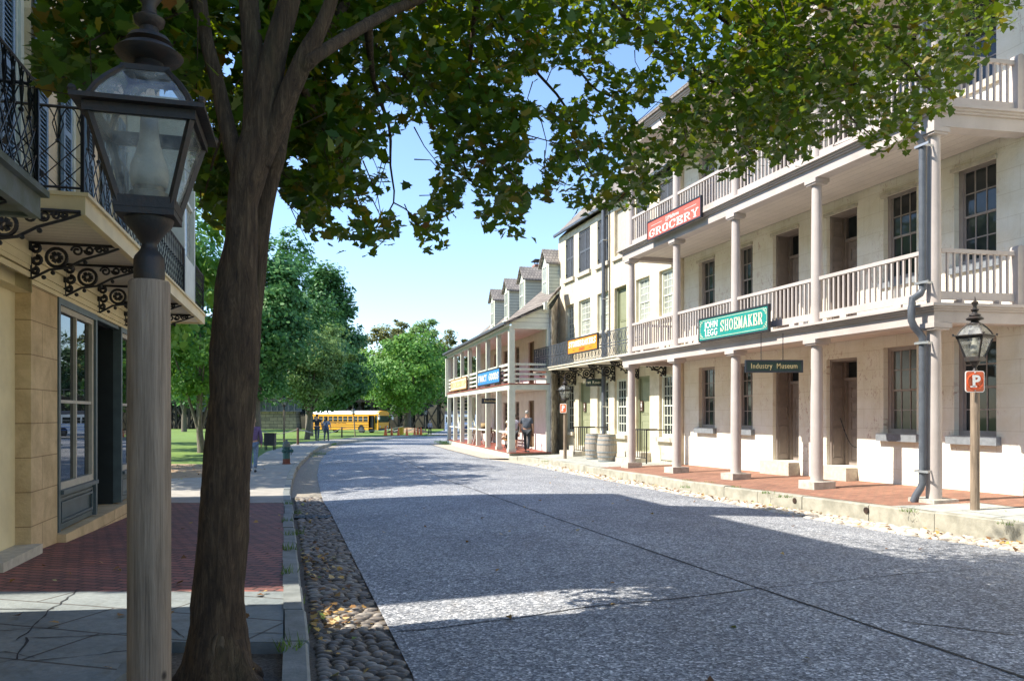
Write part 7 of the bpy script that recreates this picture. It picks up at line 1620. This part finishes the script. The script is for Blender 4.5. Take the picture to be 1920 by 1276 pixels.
    for s in (-1, 1): 
        q = MB(); q.tube([(L + .002, s*.8, .85), (L + .04, s*.8, .85)], .12, 12); q.build('headlight', M['steel'], e)
        q = MB(); q.tube([(L - .05, s*1.1, hw1 + .2), (L + .35, s*1.45, hw1 + .15), (L + .4, s*1.5, hw1 - .1)], .025, 5); q.box(L + .3, L + .42, s*1.5 - .14, s*1.5 + .14, hw1 - .45, hw1 - .08); q.build('mirror', M['bus_white'], e)
    if school:
        text_mesh('MONTGOMERY COUNTY SCHOOLS', .17, M['bus_black'], e, (L*.44, y0 - .004, 1.31), FRONT, bold=.02); text_mesh('2047', .15, M['bus_black'], e, (dx0 - .7, y0 - .004, 1.3), FRONT, bold=.02) if False else None
    return e
M['girder_dark'] = mat('dark_wheel_steel', (.06,.06,.065), (.03,.03,.033), 10, .5, .1); M['pane_wind'] = glassmat('greenish_windshield', (.045,.075,.055), .05)
Lb = 11.8; yb_ = 103.5; ang = -.47
fx_ = at(722, yb_); bx0 = fx_ - Lb*math.cos(ang); 
bus('school_bus', (bx0, yb_ - Lb*math.sin(ang) - 1.2, -.90), ang, 'yellow school bus with a white roof parked beyond the lawn', Lb, M['bus_yellow'], M['bus_white'], M['bus_black'], 12)
wb_ = mat('white_bus_paint', (.68,.72,.78), (.62,.66,.72), 3, .35, .02); bl_ = mat('blue_stripe_paint', (.03,.16,.55), (.025,.13,.48), 3, .35, .02)
bus('shuttle_bus', (at(835, 101), 101, -.97), 0.02, 'white shuttle bus with a blue stripe seen through the far porch', 8.5, wb_, dk, bl_, 7, school=False)
tag(strip('far_road', 96, 126, 3, lambda y: -75, lambda y: 40, lambda x, y: -.93, 6, M['road'], .0), kind='structure')
# ------------------------------------------------------------------ railway: stone pier, girder and timber trestle
M['girder'] = mat('dull_blue_grey_girder', (.16,.18,.20), (.10,.115,.13), 3, .7, .2); M['timber'] = mat('tarred_timber', (.045,.036,.028), (.022,.018,.015), 3, .9, .4); M['pier'] = brickmat('rusticated_pier_stone', ((.42,.34,.25), (.28,.235,.19)), (.10,.08,.06), 1.3, .55, .03, 'XZY', .95, 1.0, var=1)
YT = 128
e = empty('railway_girder', (at(430, YT), YT, 0), 0, 'blue grey riveted railway girder above the stone pier', 'bridge'); q = MB(); Lg = at(566, YT) - at(380, YT); zt, zb = zat(750.5, YT), zat(770, YT); x0 = at(380, YT) - at(430, YT); q.box(x0, x0 + Lg, -.05, .05, zb, zt); q.box(x0, x0 + Lg, -.25, .25, zt, zt + .12); q.box(x0, x0 + Lg, -.25, .25, zb - .1, zb); [q.box(x0 + k*.95, x0 + k*.95 + .12, -.22, -.05, zb, zt) for k in range(int(Lg/.95))]; q.build('web', M['girder'], e); q = MB(); q.box(x0, x0 + Lg, .2, 3, zt + .1, zt + .4); q.build('deck', M['timber'], e)
e = empty('stone_pier', (at(520, YT), YT + .2, 0), 0, 'rough brown stone pier carrying the railway girder', 'pier'); q = MB(); a, b = at(484, YT) - at(520, YT), at(553, YT) - at(520, YT); q.prism([(a - .5, -1.4), (b + .3, -1.4), (b, zb - .11), (a, zb - .11)], 0, 3.0); q.build('shaft', M['pier'], e); q = MB(); q.prism([(a - 5, -1.4), (a - .6, -1.4), (a - .2, zb - .3), (a - 5, zb - .11)], 1.2, 3.0); q.build('abutment', M['pier'], e)
e = empty('timber_trestle', (at(700, YT + 2), YT + 2, -1), 0, 'long dark timber railway trestle with crossed braces across the background', 'trestle')
q = MB(); dk_ = MB(); ztr = zat(757, YT) + 1
xs0, xs1 = at(250, YT) - at(700, YT), at(1010, YT) - at(700, YT); x = xs0
gap0, gap1 = at(470, YT) - at(700, YT), at(556, YT) - at(700, YT)
while x < xs1:
    if not (gap0 < x < gap1):
        q = MB()
        for yy in (0, 1.6, 3.2): q.beam((x, yy, -.6), (x, yy, ztr), .34, .34)
        q.beam((x, -.2, .3), (x, 3.4, ztr - .3), .12, .25); q.beam((x, 3.4, .3), (x, -.2, ztr - .3), .12, .25)
        q.beam((x, -.22, .2), (x + 2.2, -.22, ztr - .3), .1, .24); q.beam((x + 2.2, -.3, .2), (x, -.3, ztr - .3), .1, .24); q.box(x - .3, x + .3, -.4, 3.6, ztr, ztr + .35); q.build('bent', M['timber'], e)
    x += 2.2
dk_.box(xs0, gap0, -.5, 3.7, ztr + .351, ztr + .9); dk_.box(gap1, xs1, -.5, 3.7, ztr + .351, ztr + .9); dk_.build('deck', M['timber'], e)
r = MB(); r.tube([(gap1, -.4, ztr + 1.9), (xs1, -.4, ztr + 1.9)], .03, 4); [r.tube([(gap1 + k*2.5, -.4, ztr + .9), (gap1 + k*2.5, -.4, ztr + 1.9)], .03, 4) for k in range(int((xs1 - gap1)/2.5))]; r.build('railing', M['girder'], e)
bk = mat('shade_toned_bank_earth', (.04,.04,.022), (.018,.018,.011), .8, 1, .8, 3); q = MB(); n_ = 60; vs = []  # earth colour darkened to stand for shade behind the trestle
for i in range(n_ + 1):
    x = -80 + i*2.3
    for (yy, zz_) in ((134, -1.2), (136, 1.2), (139, 3.2), (145, 5.0), (170, 4.0)): vs.append((x + random.uniform(-.4,.4), yy + random.uniform(-.5,.5), zz_ + random.uniform(-.4,.4)))
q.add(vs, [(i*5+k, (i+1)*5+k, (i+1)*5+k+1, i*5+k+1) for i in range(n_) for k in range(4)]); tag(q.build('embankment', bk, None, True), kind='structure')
# ------------------------------------------------------------------ light, sky, camera
SUN_EL, SH = math.radians(47), Vector((1, .13, 0)).normalized()     # shadows fall towards SH
sd = Vector((-SH.x*math.cos(SUN_EL), -SH.y*math.cos(SUN_EL), math.sin(SUN_EL)))
sl = bpy.data.lights.new('sun', 'SUN'); sl.energy = 4.2; sl.angle = math.radians(.53); sl.color = (1, .93, .82); so = bpy.data.objects.new('sun', sl); C.objects.link(so); so.rotation_euler = (-sd).to_track_quat('-Z', 'Y').to_euler(); so.location = (-20, -3, 25)
w = bpy.data.worlds.new('World'); bpy.context.scene.world = w; w.use_nodes = True; nt = w.node_tree; bg = nt.nodes['Background']
sky = nt.nodes.new('ShaderNodeTexSky'); sky.sky_type = 'NISHITA'; sky.sun_disc = False; sky.sun_elevation = SUN_EL; sky.sun_rotation = math.atan2(sd.x, sd.y); sky.air_density = 1.0; sky.dust_density = .25; sky.ozone_density = 1.4
tint = nt.nodes.new('ShaderNodeMix'); tint.data_type = 'RGBA'; tint.blend_type = 'MULTIPLY'; tint.inputs[0].default_value = 1; tint.inputs[7].default_value = (.82, .885, .985, 1)
nt.links.new(sky.outputs[0], tint.inputs[6]); nt.links.new(tint.outputs[2], bg.inputs[0]); bg.inputs[1].default_value = .135
cam = bpy.data.cameras.new('camera'); co = bpy.data.objects.new('camera', cam); C.objects.link(co); co.location = (0, 0, EYE); co.rotation_euler = (PI/2, 0, 0)
cam.sensor_width = 36; cam.lens = F/1920*36; cam.shift_y = (HY - 638)/1920; cam.clip_end = 2000; cam.clip_start = .05
sc = bpy.context.scene; sc.camera = co; sc.view_settings.view_transform = 'Standard'; sc.view_settings.look = 'None'; sc.view_settings.gamma = 1; sc.view_settings.exposure = 1.3
sc.cycles.max_bounces = 8; sc.cycles.diffuse_bounces = 4; sc.cycles.transparent_max_bounces = 12; sc.cycles.caustics_reflective = False; sc.cycles.caustics_refractive = False; sc.cycles.sample_clamp_indirect = 6
